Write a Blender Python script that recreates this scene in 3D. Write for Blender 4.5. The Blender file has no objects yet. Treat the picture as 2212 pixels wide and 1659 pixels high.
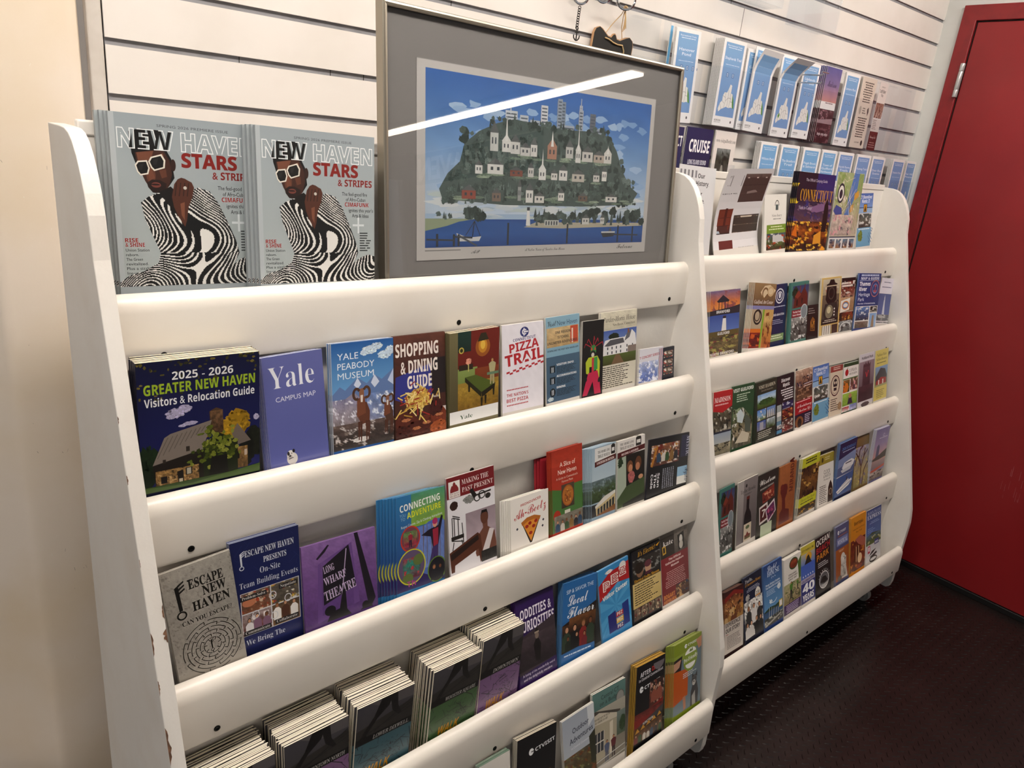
import bpy, bmesh, math, random
import numpy as np
from mathutils import Matrix, Vector
from math import radians as rad, sin, cos, pi

# ------------------------------------------------------------------ camera, world, light, exposure
S = bpy.context.scene
COL = S.collection
FZ = 1.548                                            # camera-solve height of the floor; everything below is metres above the floor
cd = bpy.data.cameras.new('camera')
cam = bpy.data.objects.new('camera', cd); COL.objects.link(cam)
cd.sensor_width = 36.0
cd.lens = 1578.41 / 2212 * 36.0
cd.clip_start = 0.02
Rm = Matrix(((0.7712, 0.1318, -0.6228), (-0.6290, 0.3101, -0.7130), (0.0992, 0.9416, 0.3218)))
cam.matrix_world = Matrix.Translation((-0.271, -1.2831, FZ - 0.0649)) @ Rm.to_4x4()
S.camera = cam
S.view_settings.view_transform = 'Standard'
S.view_settings.look = 'None'
S.view_settings.gamma = 1.0
S.view_settings.use_curve_mapping = False
S.view_settings.exposure = -0.06
S.cycles.use_denoising = True
S.cycles.max_bounces = 8
S.cycles.transparent_max_bounces = 24
S.cycles.caustics_reflective = False
S.cycles.caustics_refractive = False

wd = bpy.data.worlds.new('world'); S.world = wd; wd.use_nodes = True
bgn = wd.node_tree.nodes['Background']
bgn.inputs[0].default_value = (0.95, 0.97, 1.0, 1); bgn.inputs[1].default_value = 0.42

def area(name, loc, aim, sx, sy, power, col):
    ld = bpy.data.lights.new(name, 'AREA'); ld.shape = 'RECTANGLE'; ld.size = sx; ld.size_y = sy
    ld.energy = power; ld.color = col
    o = bpy.data.objects.new(name, ld); COL.objects.link(o); o.location = loc
    o.rotation_euler = (Vector(aim) - Vector(loc)).to_track_quat('-Z', 'Y').to_euler()
    return o

# ------------------------------------------------------------------ colour, materials
def lin(h, a=1.0):
    h = h.lstrip('#')
    v = [int(h[i:i + 2], 16) / 255 for i in (0, 2, 4)]
    return tuple([c / 12.92 if c <= 0.04045 else ((c + 0.055) / 1.055) ** 2.4 for c in v] + [a])

def mat(name, col='ffffff', rough=0.5, metal=0.0, noise=None, bump=None, spec=0.5, emit=None):
    m = bpy.data.materials.new(name); m.use_nodes = True
    nt = m.node_tree; b = nt.nodes['Principled BSDF']
    b.inputs['Base Color'].default_value = lin(col); b.inputs['Roughness'].default_value = rough
    b.inputs['Metallic'].default_value = metal
    b.inputs['Specular IOR Level'].default_value = spec
    tc = nt.nodes.new('ShaderNodeTexCoord')
    if noise:                                         # (scale, second colour, detail, low, high)
        n = nt.nodes.new('ShaderNodeTexNoise'); n.inputs['Scale'].default_value = noise[0]; n.inputs['Detail'].default_value = noise[2]
        r = nt.nodes.new('ShaderNodeValToRGB'); r.color_ramp.elements[0].position = noise[3]; r.color_ramp.elements[1].position = noise[4]
        r.color_ramp.elements[0].color = lin(col); r.color_ramp.elements[1].color = lin(noise[1])
        nt.links.new(tc.outputs['Object'], n.inputs['Vector']); nt.links.new(n.outputs['Fac'], r.inputs[0]); nt.links.new(r.outputs[0], b.inputs['Base Color'])
    if bump:                                          # (scale, strength)
        n = nt.nodes.new('ShaderNodeTexNoise'); n.inputs['Scale'].default_value = bump[0]; n.inputs['Detail'].default_value = 4
        bp = nt.nodes.new('ShaderNodeBump'); bp.inputs['Strength'].default_value = bump[1]; bp.inputs['Distance'].default_value = 0.002
        nt.links.new(tc.outputs['Object'], n.inputs['Vector']); nt.links.new(n.outputs['Fac'], bp.inputs['Height']); nt.links.new(bp.outputs[0], b.inputs['Normal'])
    if emit:
        b.inputs['Emission Color'].default_value = lin(emit[0]); b.inputs['Emission Strength'].default_value = emit[1]
    return m

def mat_print(name, rough, coat=0.0):                 # printed paper: ink colours are a mesh attribute
    m = bpy.data.materials.new(name); m.use_nodes = True
    nt = m.node_tree; b = nt.nodes['Principled BSDF']
    a = nt.nodes.new('ShaderNodeAttribute'); a.attribute_name = 'ink'
    gm = nt.nodes.new('ShaderNodeGamma'); gm.inputs[1].default_value = 1.15
    nt.links.new(a.outputs['Color'], gm.inputs[0]); nt.links.new(gm.outputs[0], b.inputs['Base Color'])
    b.inputs['Roughness'].default_value = rough; b.inputs['Coat Weight'].default_value = coat; b.inputs['Coat Roughness'].default_value = 0.25
    return m

def mat_clear(name, tint='f4f7f7', refl=0.5, ior=1.45, rough=0.02):
    m = bpy.data.materials.new(name); m.use_nodes = True
    nt = m.node_tree; nt.nodes.clear()
    out = nt.nodes.new('ShaderNodeOutputMaterial'); mx = nt.nodes.new('ShaderNodeMixShader')
    tr = nt.nodes.new('ShaderNodeBsdfTransparent'); tr.inputs[0].default_value = lin(tint)
    gl = nt.nodes.new('ShaderNodeBsdfGlossy'); gl.inputs['Roughness'].default_value = rough
    lw = nt.nodes.new('ShaderNodeLayerWeight'); lw.inputs[0].default_value = .5      # Schlick: f0 + (1 - f0) * facing^5
    pw_ = nt.nodes.new('ShaderNodeMath'); pw_.operation = 'POWER'; pw_.inputs[1].default_value = 5
    fr = nt.nodes.new('ShaderNodeMath'); fr.operation = 'MULTIPLY_ADD'; f0 = ((ior - 1) / (ior + 1)) ** 2; fr.inputs[1].default_value = 1 - f0; fr.inputs[2].default_value = f0
    nt.links.new(lw.outputs['Facing'], pw_.inputs[0]); nt.links.new(pw_.outputs[0], fr.inputs[0])
    mu = nt.nodes.new('ShaderNodeMath'); mu.operation = 'MULTIPLY'; mu.inputs[1].default_value = refl
    nt.links.new(fr.outputs[0], mu.inputs[0]); nt.links.new(mu.outputs[0], mx.inputs[0])
    nt.links.new(tr.outputs[0], mx.inputs[1]); nt.links.new(gl.outputs[0], mx.inputs[2]); nt.links.new(mx.outputs[0], out.inputs[0])
    return m

M = dict(
    rack=mat('painted_rack_white', 'e9e5df', 0.38, noise=(9, 'e2dbd2', 5, .45, .75), bump=(160, .10)),
    lip=mat('satin_white_lip', 'ece6dd', 0.30, noise=(6, 'e4dbcf', 5, .5, .8), bump=(60, .04)),
    chip=mat('bare_fibreboard', '7d5a43', 0.85, noise=(120, '5d4232', 3, .4, .6)),
    board=mat('slat_board_white', 'e6e0da', 0.42, noise=(5, 'dcd5cd', 4, .45, .75)),
    groove=mat('groove_grey', '87868a', 0.5, noise=(25, '77767a', 4, .45, .7)),
    crack=mat('dark_gap', '17120f', 0.9),
    cream=mat('cream_wall_paint', 'ecdfd0', 0.55, noise=(3.5, 'e4d2b8', 5, .42, .68), bump=(70, .12)),
    trim=mat('whitewashed_trim', 'cfc8c0', 0.5, noise=(14, 'b5aba1', 6, .5, .8)),
    plaster=mat('white_plaster', 'd6d8d5', 0.55, noise=(8, 'cbcdc9', 5, .45, .75), bump=(60, .1)),
    red=mat('red_door_paint', '8b1b1f', 0.36, noise=(4, '82171b', 4, .4, .7), bump=(90, .05)),
    redframe=mat('red_frame_paint', '871c20', 0.34, noise=(30, '7a171b', 4, .4, .7), bump=(120, .08)),
    black=mat('black_base', '0c0b0b', 0.5),
    screw=mat('black_screw', '0b0a0a', 0.35, 0.6),
    steel=mat('satin_steel', 'c9cacc', 0.28, 1.0),
    hinge=mat('painted_hinge', 'c3c3c3', 0.3, 0.55),
    chrome=mat('chrome_wire', 'd8dadd', 0.12, 1.0),
    dark_metal=mat('tarnished_metal', '4a4744', 0.35, 0.9),
    frame=mat('brushed_champagne_metal', 'a9a193', 0.40, 1.0, bump=(400, .05)),
    wheel=mat('grey_rubber_wheel', '8f8f8c', 0.6),
    cast=mat('zinc_caster', '8a8b8c', 0.35, 0.9),
    paper=mat('white_page_edges', 'efe9dc', 0.7),
    pages=mat('cream_page_edges', 'efe6cf', 0.75, noise=(300, 'd9cdb2', 2, .45, .7)),
    ceil=mat('ceiling_white', 'd6d2cc', 0.8),
    backwall=mat('room_wall_grey', 'bdb8b4', 0.7),
    slate=mat('chalkboard_black', '15130f', 0.7, noise=(30, '211e19', 4, .4, .7)),
    wood=mat('birch_edge', 'b99069', 0.6),
    twine=mat('jute_twine', 'c9a878', 0.9),
    lamp=mat('lamp_diffuser', 'ffffff', 0.5, emit=('fff5ea', 36.0)),
    lampdim=mat('far_lamp_diffuser', 'ffffff', 0.5, emit=('fff0dc', 20.0)),
    housing=mat('lamp_housing', 'd9d6d0', 0.5),
    window=mat('shop_window_daylight', 'ffffff', 0.5, emit=('dfe9ff', 2.2)),
    ink=mat_print('printed_paper', 0.42, 0.25),
    matte=mat_print('printed_matte_paper', 0.6),
    acrylic=mat_clear('clear_acrylic', 'fcfdfe', 0.4),
    glass=mat_clear('picture_glass', 'fbfbfb', 1.0, 1.5, 0.0),
)

def mat_floor():
    m = bpy.data.materials.new('rubber_tread_floor'); m.use_nodes = True
    nt = m.node_tree; b = nt.nodes['Principled BSDF']
    tc = nt.nodes.new('ShaderNodeTexCoord')
    n = nt.nodes.new('ShaderNodeTexNoise'); n.inputs['Scale'].default_value = 6; n.inputs['Detail'].default_value = 6
    r = nt.nodes.new('ShaderNodeValToRGB'); r.color_ramp.elements[0].color = lin('170f0e'); r.color_ramp.elements[1].color = lin('231817')
    r.color_ramp.elements[0].position = .4; r.color_ramp.elements[1].position = .75
    nt.links.new(tc.outputs['Object'], n.inputs['Vector']); nt.links.new(n.outputs['Fac'], r.inputs[0]); nt.links.new(r.outputs[0], b.inputs['Base Color'])
    b.inputs['Roughness'].default_value = 0.30
    return m
M['floor'] = mat_floor()

# ------------------------------------------------------------------ mesh helpers
class MB:
    def __init__(s): s.v = []; s.f = []; s.m = []
    def add(s, vs, fs, mi=0):
        o = len(s.v); s.v += [tuple(p) for p in vs]; s.f += [tuple(i + o for i in f) for f in fs]; s.m += [mi] * len(fs)
    def box(s, x0, x1, y0, y1, z0, z1, mi=0):
        s.add([(x, y, z) for x in (x0, x1) for y in (y0, y1) for z in (z0, z1)],
              [(0, 1, 3, 2), (4, 6, 7, 5), (0, 4, 5, 1), (2, 3, 7, 6), (0, 2, 6, 4), (1, 5, 7, 3)], mi)
    def prism(s, prof, x0, x1, mi=0, axis=0):         # prof: closed (a, b) outline, extruded along an axis
        n = len(prof)
        def P(t, a, b): return (t, a, b) if axis == 0 else (a, t, b) if axis == 1 else (a, b, t)
        s.add([P(x0, *p) for p in prof] + [P(x1, *p) for p in prof],
              [tuple(range(n))[::-1], tuple(range(n, 2 * n))] + [(i, (i + 1) % n, n + (i + 1) % n, n + i) for i in range(n)], mi)
    def tube(s, pts, r, seg=10, mi=0, closed=False):
        pts = [Vector(p) for p in pts]; n = len(pts); rings = []
        up = Vector((0.13, 0.21, 0.97))
        for i, p in enumerate(pts):
            a = pts[(i - 1) % n] if closed or i else p; b_ = pts[(i + 1) % n] if closed or i < n - 1 else p
            t = (b_ - a).normalized(); u = t.cross(up)
            if u.length < 1e-4: u = t.cross(Vector((1, 0, 0)))
            u.normalize(); w = t.cross(u)
            rr = r[i] if isinstance(r, (list, tuple)) else r
            rings.append([p + (u * cos(2 * pi * k / seg) + w * sin(2 * pi * k / seg)) * rr for k in range(seg)])
        fs = []
        for i in range(n if closed else n - 1):
            j = (i + 1) % n
            fs += [(i * seg + k, i * seg + (k + 1) % seg, j * seg + (k + 1) % seg, j * seg + k) for k in range(seg)]
        if not closed: fs += [tuple(range(seg))[::-1], tuple(range((n - 1) * seg, n * seg))]
        s.add([q for R_ in rings for q in R_], fs, mi)
    def lathe(s, c, axis, prof, seg=24, mi=0):        # prof: (radius, along) pairs about an axis through c
        vs = []; c = Vector(c); A = Vector(axis).normalized(); U = A.orthogonal().normalized(); W = A.cross(U)
        for r, h in prof: vs += [c + A * h + (U * cos(2 * pi * k / seg) + W * sin(2 * pi * k / seg)) * r for k in range(seg)]
        fs = []
        for i in range(len(prof) - 1): fs += [(i * seg + k, i * seg + (k + 1) % seg, (i + 1) * seg + (k + 1) % seg, (i + 1) * seg + k) for k in range(seg)]
        fs += [tuple(range(seg))[::-1], tuple(range((len(prof) - 1) * seg, len(prof) * seg))]
        s.add(vs, fs, mi)
    def build(s, name, mats, parent=None, bevel=0, smooth=False, loc=None):
        me = bpy.data.meshes.new(name); me.from_pydata(s.v, [], s.f)
        mats = mats if isinstance(mats, (list, tuple)) else [mats]
        for m in mats: me.materials.append(m)
        me.polygons.foreach_set('material_index', s.m)
        bm = bmesh.new(); bm.from_mesh(me); bmesh.ops.recalc_face_normals(bm, faces=bm.faces[:]); bm.to_mesh(me); bm.free()
        o = bpy.data.objects.new(name, me); COL.objects.link(o)
        if parent: o.parent = parent
        if loc: o.location = loc
        if smooth:
            me.polygons.foreach_set('use_smooth', [True] * len(me.polygons))
            try: me.set_sharp_from_angle(angle=rad(40))
            except Exception: pass
        if bevel:
            b = o.modifiers.new('bevel', 'BEVEL'); b.width = bevel; b.segments = 2; b.limit_method = 'ANGLE'; b.angle_limit = rad(40)
        return o

def tag(o, label, cat, group=None):
    o['label'] = label; o['category'] = cat
    if group: o['group'] = group
    return o
def struct(o): o['kind'] = 'structure'; return o
def empty(name, mw):
    o = bpy.data.objects.new(name, None); COL.objects.link(o); o.empty_display_size = .05; o.matrix_world = mw; return o

# ------------------------------------------------------------------ the room
WD = 2.697                                            # x of the wall with the door
PIT = 0.0762
mb = MB()                                             # slat wall: boards 66 mm, grooves 10 mm
for k in range(-12, 21):
    zt = FZ - k * PIT; zb = zt - PIT + 0.0099
    if zb < 0.02: zb = 0.0
    if zt < 0.03: continue
    mb.prism([(0.0, zb), (0.0, zt), (0.0045, zt), (0.012, zt - .003), (0.012, zb + .003), (0.0045, zb)], 0.0, WD, 0)
mb.box(0.0, WD, 0.0045, 0.03, 0.0, 2.5, 1)
for x, k in ((0.42, 0), (0.56, -1), (0.195, 0), (0.355, 0), (0.60, -2), (1.46, -4), (1.98, -5)):   # butt joints of the groove liners
    mb.box(x, x + .0012, 0.0040, 0.0046, FZ - k * PIT, FZ - k * PIT + .0098, 2)
mb.box(1.515, 1.5163, -0.0003, 0.001, FZ + 3 * PIT + .0101, FZ + 4 * PIT, 2)                        # seam between two boards
struct(mb.build('wall_back', [M['board'], M['groove'], M['crack']]))
mb = MB(); mb.box(-0.0215, -0.0015, 0.002, 0.03, 0, 2.5); struct(mb.build('trim_1', M['trim'], bevel=.002))
mb = MB(); mb.box(-0.045, 0.0, 0.02, 0.04, 0, 2.5); struct(mb.build('trim_2', mat('recess_grey', 'a6a5a6', .6)))
mb = MB()                                             # cream wall with rounded arrises; left face turned back to stand in for a soft shadow
r_ = random.Random(9)
for i in range(34):                                   # scuffs and nicks in the paint
    x = r_.uniform(-.145, -.05); z = r_.uniform(.5, 1.62); a = r_.uniform(1.1, 2.3); l = r_.uniform(.0008, .007); t = r_.uniform(.0002, .0005)
    mb.add([(x, -.0002, z), (x + t, -.0002, z), (x + t + l * cos(a), -.0002, z + l * sin(a)), (x + l * cos(a), -.0002, z + l * sin(a))], [(0, 1, 2, 3)], 1 + i % 2)
prof = [(-0.030, 0.030), (-0.0315, 0.010), (-0.034, 0.004), (-0.040, 0.001), (-0.048, 0.0), (-0.150, 0.0), (-0.160, 0.0015), (-0.168, 0.006), (-0.175, 0.014), (-1.4, 0.75), (-1.4, 0.85), (-0.030, 0.12)]
mb.prism(prof, 0.0, 2.5, axis=2)
struct(mb.build('wall_left', [M['cream'], mat('scuff_dark', '5a4c40', .8), mat('scuff_pale', 'f2ece2', .8)], smooth=True))
mb = MB(); mb.box(WD, WD + .1, -1.25, 0.03, 0, 2.5); struct(mb.build('wall_right', M['plaster']))
mb = MB(); mb.box(-4.0, 5.4, -7.0, 0.9, -0.05, 0.0); struct(mb.build('floor', M['floor']))
mb = MB(); mb.box(-4.0, 5.4, -7.0, 0.9, 2.5, 2.56); struct(mb.build('ceiling', M['ceil']))
mb = MB(); mb.box(5.3, 5.4, -7.0, 0.9, 0, 2.5); struct(mb.build('wall_far', M['backwall']))
mb = MB()
mb.box(-4.0, 5.4, -7.1, -7.0, 0, .8); mb.box(-4.0, 5.4, -7.1, -7.0, 2.2, 2.5)
for x in (-4.0, -1.0, 1.6, 5.2): mb.box(x, x + .2, -7.1, -7.0, .8, 2.2)
struct(mb.build('wall_front', M['backwall']))
# diamond tread studs on the floor: rows of short raised bars, alternate rows turned
def tread():
    mb = MB(); rnd = random.Random(4)
    px, py = 0.030, 0.0165
    t6 = [(-1, 0), (-.55, .62), (0, .78), (.55, .62), (1, 0), (.55, -.62), (0, -.78), (-.55, -.62)]
    nx = int(2.4 / px); ny = int(1.32 / py)
    for j in range(ny):
        for i in range(nx):
            x = 0.28 + i * px + (j % 2) * px / 2; y = -1.40 + j * py
            if y < -0.05 - max(0, 0) and x > WD - .012: continue
            a = rad(38 if j % 2 else -38); c, s_ = cos(a), sin(a); L, B = .0105, .0026
            base = [(x + u * L * c - w * B * s_, y + u * L * s_ + w * B * c, 0.0) for u, w in t6]
            topv = [(x + u * L * .72 * c - w * B * .45 * s_, y + u * L * .72 * s_ + w * B * .45 * c, .0017) for u, w in t6]
            mb.add(base + topv, [tuple(range(8, 16))] + [(q, (q + 1) % 8, 8 + (q + 1) % 8, 8 + q) for q in range(8)])
    return mb
o = tread().build('floor_tread', M['floor'], smooth=True); struct(o)
mb = MB(); mb.box(WD - .012, WD, -1.25, 0.0, 0, .022); struct(mb.build('baseboard_right', M['black'], bevel=.002))

# door in the right wall (hinge side nearest the slat wall)
zd, zg = FZ + .5106, FZ + .4607
dr = empty('door_1', Matrix.Translation((WD, -0.5, 0))); struct(dr)
def at_door(mb_, name, m, bevel=0, smooth=False):
    o_ = mb_.build(name, m, bevel=bevel, smooth=smooth); o_.parent = dr; o_.matrix_parent_inverse = dr.matrix_world.inverted(); return o_
mb = MB(); mb.prism([(-0.0609, 0.022), (-0.0609, zd), (-1.15, zd), (-1.15, 0.022), (-1.105, 0.022), (-1.105, zg), (-0.1104, zg), (-0.1104, 0.022)], WD - .012, WD + .0)
at_door(mb, 'door_frame', M['redframe'], .0025)
mb = MB(); mb.box(WD - .006, WD - .0005, -1.1015, -0.1155, .024, zg - .005); at_door(mb, 'door_slab', M['red'], .0015)
mb = MB(); mb.box(WD - .002, WD - .0003, -1.106, -0.110, .022, zg); at_door(mb, 'door_gap', M['crack'])
mb = MB()
for a, b_ in ((1.762, 1.786), (1.787, 1.846), (1.847, 1.872)): mb.lathe((WD - .015, -0.108, a), (0, 0, 1), [(.0075, 0), (.008, .001), (.008, b_ - a - .001), (.0075, b_ - a)], 20)
mb.box(WD - .0135, WD - .0118, -.115, -.101, 1.762, 1.872)
at_door(mb, 'hinge', M['hinge'], smooth=True)
mb = MB(); rnd = random.Random(3)                     # pale scratches low on the door
for i in range(26):
    y = rnd.uniform(-.80, -.62); z = rnd.uniform(.42, .52) - (y + .7) * .2; L = rnd.uniform(.01, .045); t = rnd.uniform(.0004, .0011)
    mb.add([(WD - .0062, y, z), (WD - .0062, y - t, z), (WD - .0062, y - t * .6 + .002, z + L), (WD - .0062, y + .002, z + L)], [(0, 1, 2, 3)])
at_door(mb, 'scratches', mat('scratched_primer', 'a8676a', .7))

# ceiling lights: strip fixtures
def strip(name, x0, x1, y0, y1, label, z=2.5, lm='lamp'):
    t = empty(name, Matrix.Translation(((x0 + x1) / 2, (y0 + y1) / 2, z)))
    cx, cy = (x0 + x1) / 2, (y0 + y1) / 2
    m1 = MB(); m1.box(x0 - cx - .03, x1 - cx + .03, y0 - cy - .03, y1 - cy + .03, -.05, 0); m1.build('housing', M['housing'], t, .004)
    m2 = MB(); m2.box(x0 - cx, x1 - cx, y0 - cy, y1 - cy, -.072, -.05); m2.build('diffuser', M[lm], t, .006)
    tag(t, label, 'ceiling light'); return t
strip('ceiling_light', 3.86, 4.00, -6.4, -2.46, 'long fluorescent strip on the ceiling, mirrored in the picture glass', 2.5, 'lampdim')
strip('ceiling_light', -1.0, 1.1, -0.84, -0.70, 'fluorescent strip on the ceiling above the near brochure rack', 2.5)
strip('ceiling_light', 1.45, 2.55, -0.90, -0.76, 'fluorescent strip on the ceiling towards the red door', 2.5)

strip('ceiling_light', -2.8, -0.8, -4.3, -4.1, 'added ceiling strip out of view, brightening the room behind', 2.5, 'lampdim')  # added lamp, unseen: lifts the dark room behind the camera
# lettering high on the far wall of the shop, seen mirrored in the picture glass
def sign_letters():
    c = bpy.data.curves.new('sign', 'FONT'); c.body = 'NEW HAVEN'; c.size = .36; c.extrude = .006; c.offset = .008
    o_ = bpy.data.objects.new('sign_tmp', c); me = bpy.data.meshes.new_from_object(o_); bpy.data.objects.remove(o_)
    w_ = max(v.co.x for v in me.vertices)
    for v in me.vertices: v.co.x *= 2.05 / w_
    me.materials.append(M['housing']); return me
t_ = empty('wall_sign', Matrix(((0, 0, -1, 5.285), (-1, 0, 0, -4.72), (0, 1, 0, 2.17), (0, 0, 0, 1))))
l_ = bpy.data.objects.new('letters', sign_letters()); COL.objects.link(l_); l_.parent = t_
mb = MB(); mb.box(-.06, 2.12, -.05, .31, -.012, -.0055); mb.build('back_board', mat('sign_board_dark', '3a3c3c', .5), t_)
tag(t_, 'dark wall sign with pale lettering across the shop, mirrored in the picture glass', 'sign')

# pale ledge at the bottom left
mb = MB(); mb.box(-.80, -.186, -.26, -.012, .0, .287)

struct_ledge = tag(mb.build('low_bench', M['trim'], bevel=.01), 'low pale bench top at the bottom left against the cream wall', 'bench')

# ------------------------------------------------------------------ the two brochure racks
LY = [-0.304, -0.3724, -0.4431, -0.5081, -0.5952]     # crest of each lip, rack coordinates
LZ = [FZ + z for z in (-0.2981, -0.5471, -0.7924, -1.0584, -1.3144)]
RK = {1: (Matrix.Translation((-0.1128, 0, 0)) @ Matrix.Rotation(0.0376, 4, 'Z'), 1.2197, 0.0),
      2: (Matrix.Translation((1.1069, 0, 0)) @ Matrix.Rotation(0.0179, 4, 'Z') @ Matrix.Translation((0, 0.1053, -0.0018)), 1.255, 0.021)}
TH = 0.019
def panel_profile(bk):
    front = lambda z: .2853 * z - .2643
    p = [(bk, -.108), (-.225, -.108), (-.250, -.109), (-.268, -.113), (-.283, -.1215), (-.298, -.1365), (-.310, -.155), (-.320, -.176), (-.328, -.200)]
    p += [(front(z), z) for z in (-.25, -.5, -.75, -1.0, -1.17)]
    p += [(-.6025, -1.195), (-.606, -1.22), (-.6065, -1.46), (-.603, -1.478), (-.593, -1.487), (bk, -1.487)]
    return [(y, z + FZ) for y, z in p]
def lip_profile(y, z):
    r = [(.0052, -.007), (.003, -.0015), (-.002, 0), (-.008, -.0015), (-.014, -.006), (-.018, -.013), (-.0195, -.022), (-.0225, -.088), (-.0215, -.093), (-.0160, -.094), (-.0150, -.088)]
    return [(y + a, z + b_) for a, b_ in r]
def make_rack(k, label):
    mw, W, x0 = RK[k]
    R_ = empty('brochure_rack', mw)
    tag(R_, label, 'brochure rack', 'white wooden brochure racks')
    prof = panel_profile(-.166 if k == 1 else -.192)
    for x in (x0, W - TH):
        mb = MB(); mb.prism(prof, x, x + TH)
        if k == 1 and x == x0:                        # paint worn off the front corners of the near panel
            rnd = random.Random(11)
            fy = lambda z: (.2853 * (z - FZ) - .2643 if z - FZ > -1.18 else -.6064) - .0004
            def chip(ed, z, L, wd_):
                n = 9; pts = []
                for i in range(n + 1):
                    t = i / n; w_ = wd_ * sin(pi * t) ** .6 * rnd.uniform(.35, 1.0)
                    pts.append((w_, z - L / 2 + L * t))
                for i in range(n):
                    (wa, za), (wb, zb) = pts[i], pts[i + 1]
                    if ed == 0: q = [(x + .0004, za), (x + .0004 + wa, za), (x + .0004 + wb, zb), (x + .0004, zb)]
                    else: q = [(x + TH - .0004 - wa, za), (x + TH - .0004, za), (x + TH - .0004, zb), (x + TH - .0004 - wb, zb)]
                    mb.add([(a, fy(c), c) for a, c in q], [(0, 1, 2, 3)], 1)
            for ed, z, L, w_ in ((1, -.665, .018, .0025), (1, -.695, .018, .005), (0, -.60, .012, .0012), (0, -.70, .03, .0025), (0, -.755, .02, .002), (0, -.83, .05, .0045), (0, -.875, .03, .006), (1, -.915, .022, .0035),
                                 (0, -.90, .03, .005), (1, -.945, .045, .009), (0, -.94, .05, .0075), (0, -.99, .07, .006), (1, -.985, .04, .006), (0, -1.03, .05, .008), (1, -1.02, .03, .005), (0, -1.09, .07, .007), (1, -1.07, .05, .006), (0, -.50, .012, .0016), (0, -.43, .01, .0014), (1, -1.13, .05, .007)):
                chip(ed, FZ + z, L, w_)
        mb.build('side_panel', [M['rack'], M['chip']], R_, .0012)
    a, b_ = x0 + TH, W - TH
    mb = MB(); mb.box(a, b_, -.228, -.2135, FZ - .118, FZ - .100)
    mb.build('top_rail', M['rack'], R_, .002)
    for i in range(5):
        y, z = LY[i], LZ[i]
        zt = FZ - .1185 if i == 0 else LZ[i - 1] - .088
        ya, yb_ = (y + .078, y + .072) if i == 0 else (y + .080, y + .080) if i == 3 else (y + .070, y + .080) if i == 4 else (y + .058, y + .074)
        mb = MB(); mb.prism([(ya, zt), (ya + .012, zt), (yb_ + .012, z - .1), (yb_, z - .1)], a, b_); mb.build('back_panel', M['rack'], R_)
        mb = MB(); mb.box(a, b_, y - .0145, yb_ - .0005, z - .0932, z - .088); mb.build('shelf', M['rack'], R_)
        mb = MB(); mb.prism(lip_profile(y, z), a + .0005, b_ - .0005); lp = mb.build('front_lip', M['lip'], R_, smooth=True)
        for sx in (a + .055, (a + b_) / 2 - .06, b_ - .06):
            m2 = MB(); m2.lathe((sx, y - .0215, z - .078), (0, -1, .04), [(.0042, 0), (.0046, .0012), (.0030, .0020), (.0012, .0012)], 14); m2.build('screw', M['screw'], lp, smooth=True)
    for cx in (a + .06, b_ - .06):
        for cy in (-.25, -.545):
            mb = MB(); mb.box(cx - .022, cx + .022, cy - .022, cy + .022, .057, .061); mb.box(cx - .019, cx - .0165, cy - .012, cy + .016, .022, .058); mb.box(cx + .0165, cx + .019, cy - .012, cy + .016, .022, .058)
            c_ = mb.build('caster', M['cast'], R_, .001)
            m2 = MB(); m2.lathe((cx - .012, cy, .0268), (1, 0, 0), [(.008, -.001), (.017, 0), (.0175, .002), (.024, .0015), (.0265, .004), (.0265, .020), (.024, .0225), (.008, .024)], 28); m2.build('wheel', M['wheel'], c_, smooth=True)
    return R_
rack1 = make_rack(1, 'near white tiered brochure rack with chipped left side panel, holding the framed picture')
rack2 = make_rack(2, 'farther white tiered brochure rack standing beside the red door')

# ------------------------------------------------------------------ acrylic leaflet holders on the slat wall
def holder(x, w, zb, zt, zf, label, group, depth=.042, name='acrylic_holder', y0=-.0065):
    t = .0022; mb = MB()
    mb.box(x, x + w, y0, y0 + t, zb, zt)
    mb.box(x, x + w, -depth - t, -depth, zb, zf)
    mb.box(x, x + t, -depth, y0, zb, zf); mb.box(x + w - t, x + w, -depth, y0, zb, zf)
    mb.box(x + t, x + w - t, -depth, y0, zb, zb + t)
    mb.box(x + w * .25, x + w * .75, y0 + .0015, .006, zt - .014, zt - .011)     # hook tongue into the groove
    return tag(mb.build(name, M['acrylic'], bevel=.0006), label, 'leaflet holder', group)
UP = (1.548, 1.778, 1.700); LO = (1.318, 1.545, 1.463)
holder(1.064, .116, 1.560, 1.778, 1.680, 'empty clear acrylic holder right beside the hanging chalkboard tag', 'clear holders on the slat wall', depth=.052, y0=-.0175)
holder(1.206, .124, *UP, 'clear acrylic holder with the leftmost blue trail leaflet, beside the picture frame', 'clear holders on the slat wall')
UPX = [(1.402, .109), (1.519, .136), (1.660, .119), (1.787, .108), (1.899, .120), (2.034, .105), (2.1445, .117), (2.264, .112), (2.380, .112), (2.495, .112)]
upl = ['clear holder with the thick upright stack of white-edged blue trail leaflets', 'clear holder with the blue trail leaflet bending towards the room, left of two', 'clear holder with the most sharply bent blue trail leaflet',
       'clear holder just right of the steel prong hook', 'clear holder with the purple dusk beach leaflet', 'clear holder with the blue leaflet right of the purple dusk one', 'clear holder with the beige text-covered sheet',
       'clear holder with the narrow white and brown leaflet', 'empty clear holder right of the narrow brown leaflet', 'empty clear holder nearest the red door, upper row']
for (x, w), l in zip(UPX, upl): holder(x, w, *UP, l, 'clear holders on the slat wall')
LOX = [(1.2575, .0535), (1.3135, .121), (1.4365, .106), (1.6555, .100), (1.762, .110), (1.8865, .109), (1.9985, .103), (2.1055, .110), (2.2275, .108), (2.3375, .105), (2.4955, .104), (2.6075, .0885)]
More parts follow.
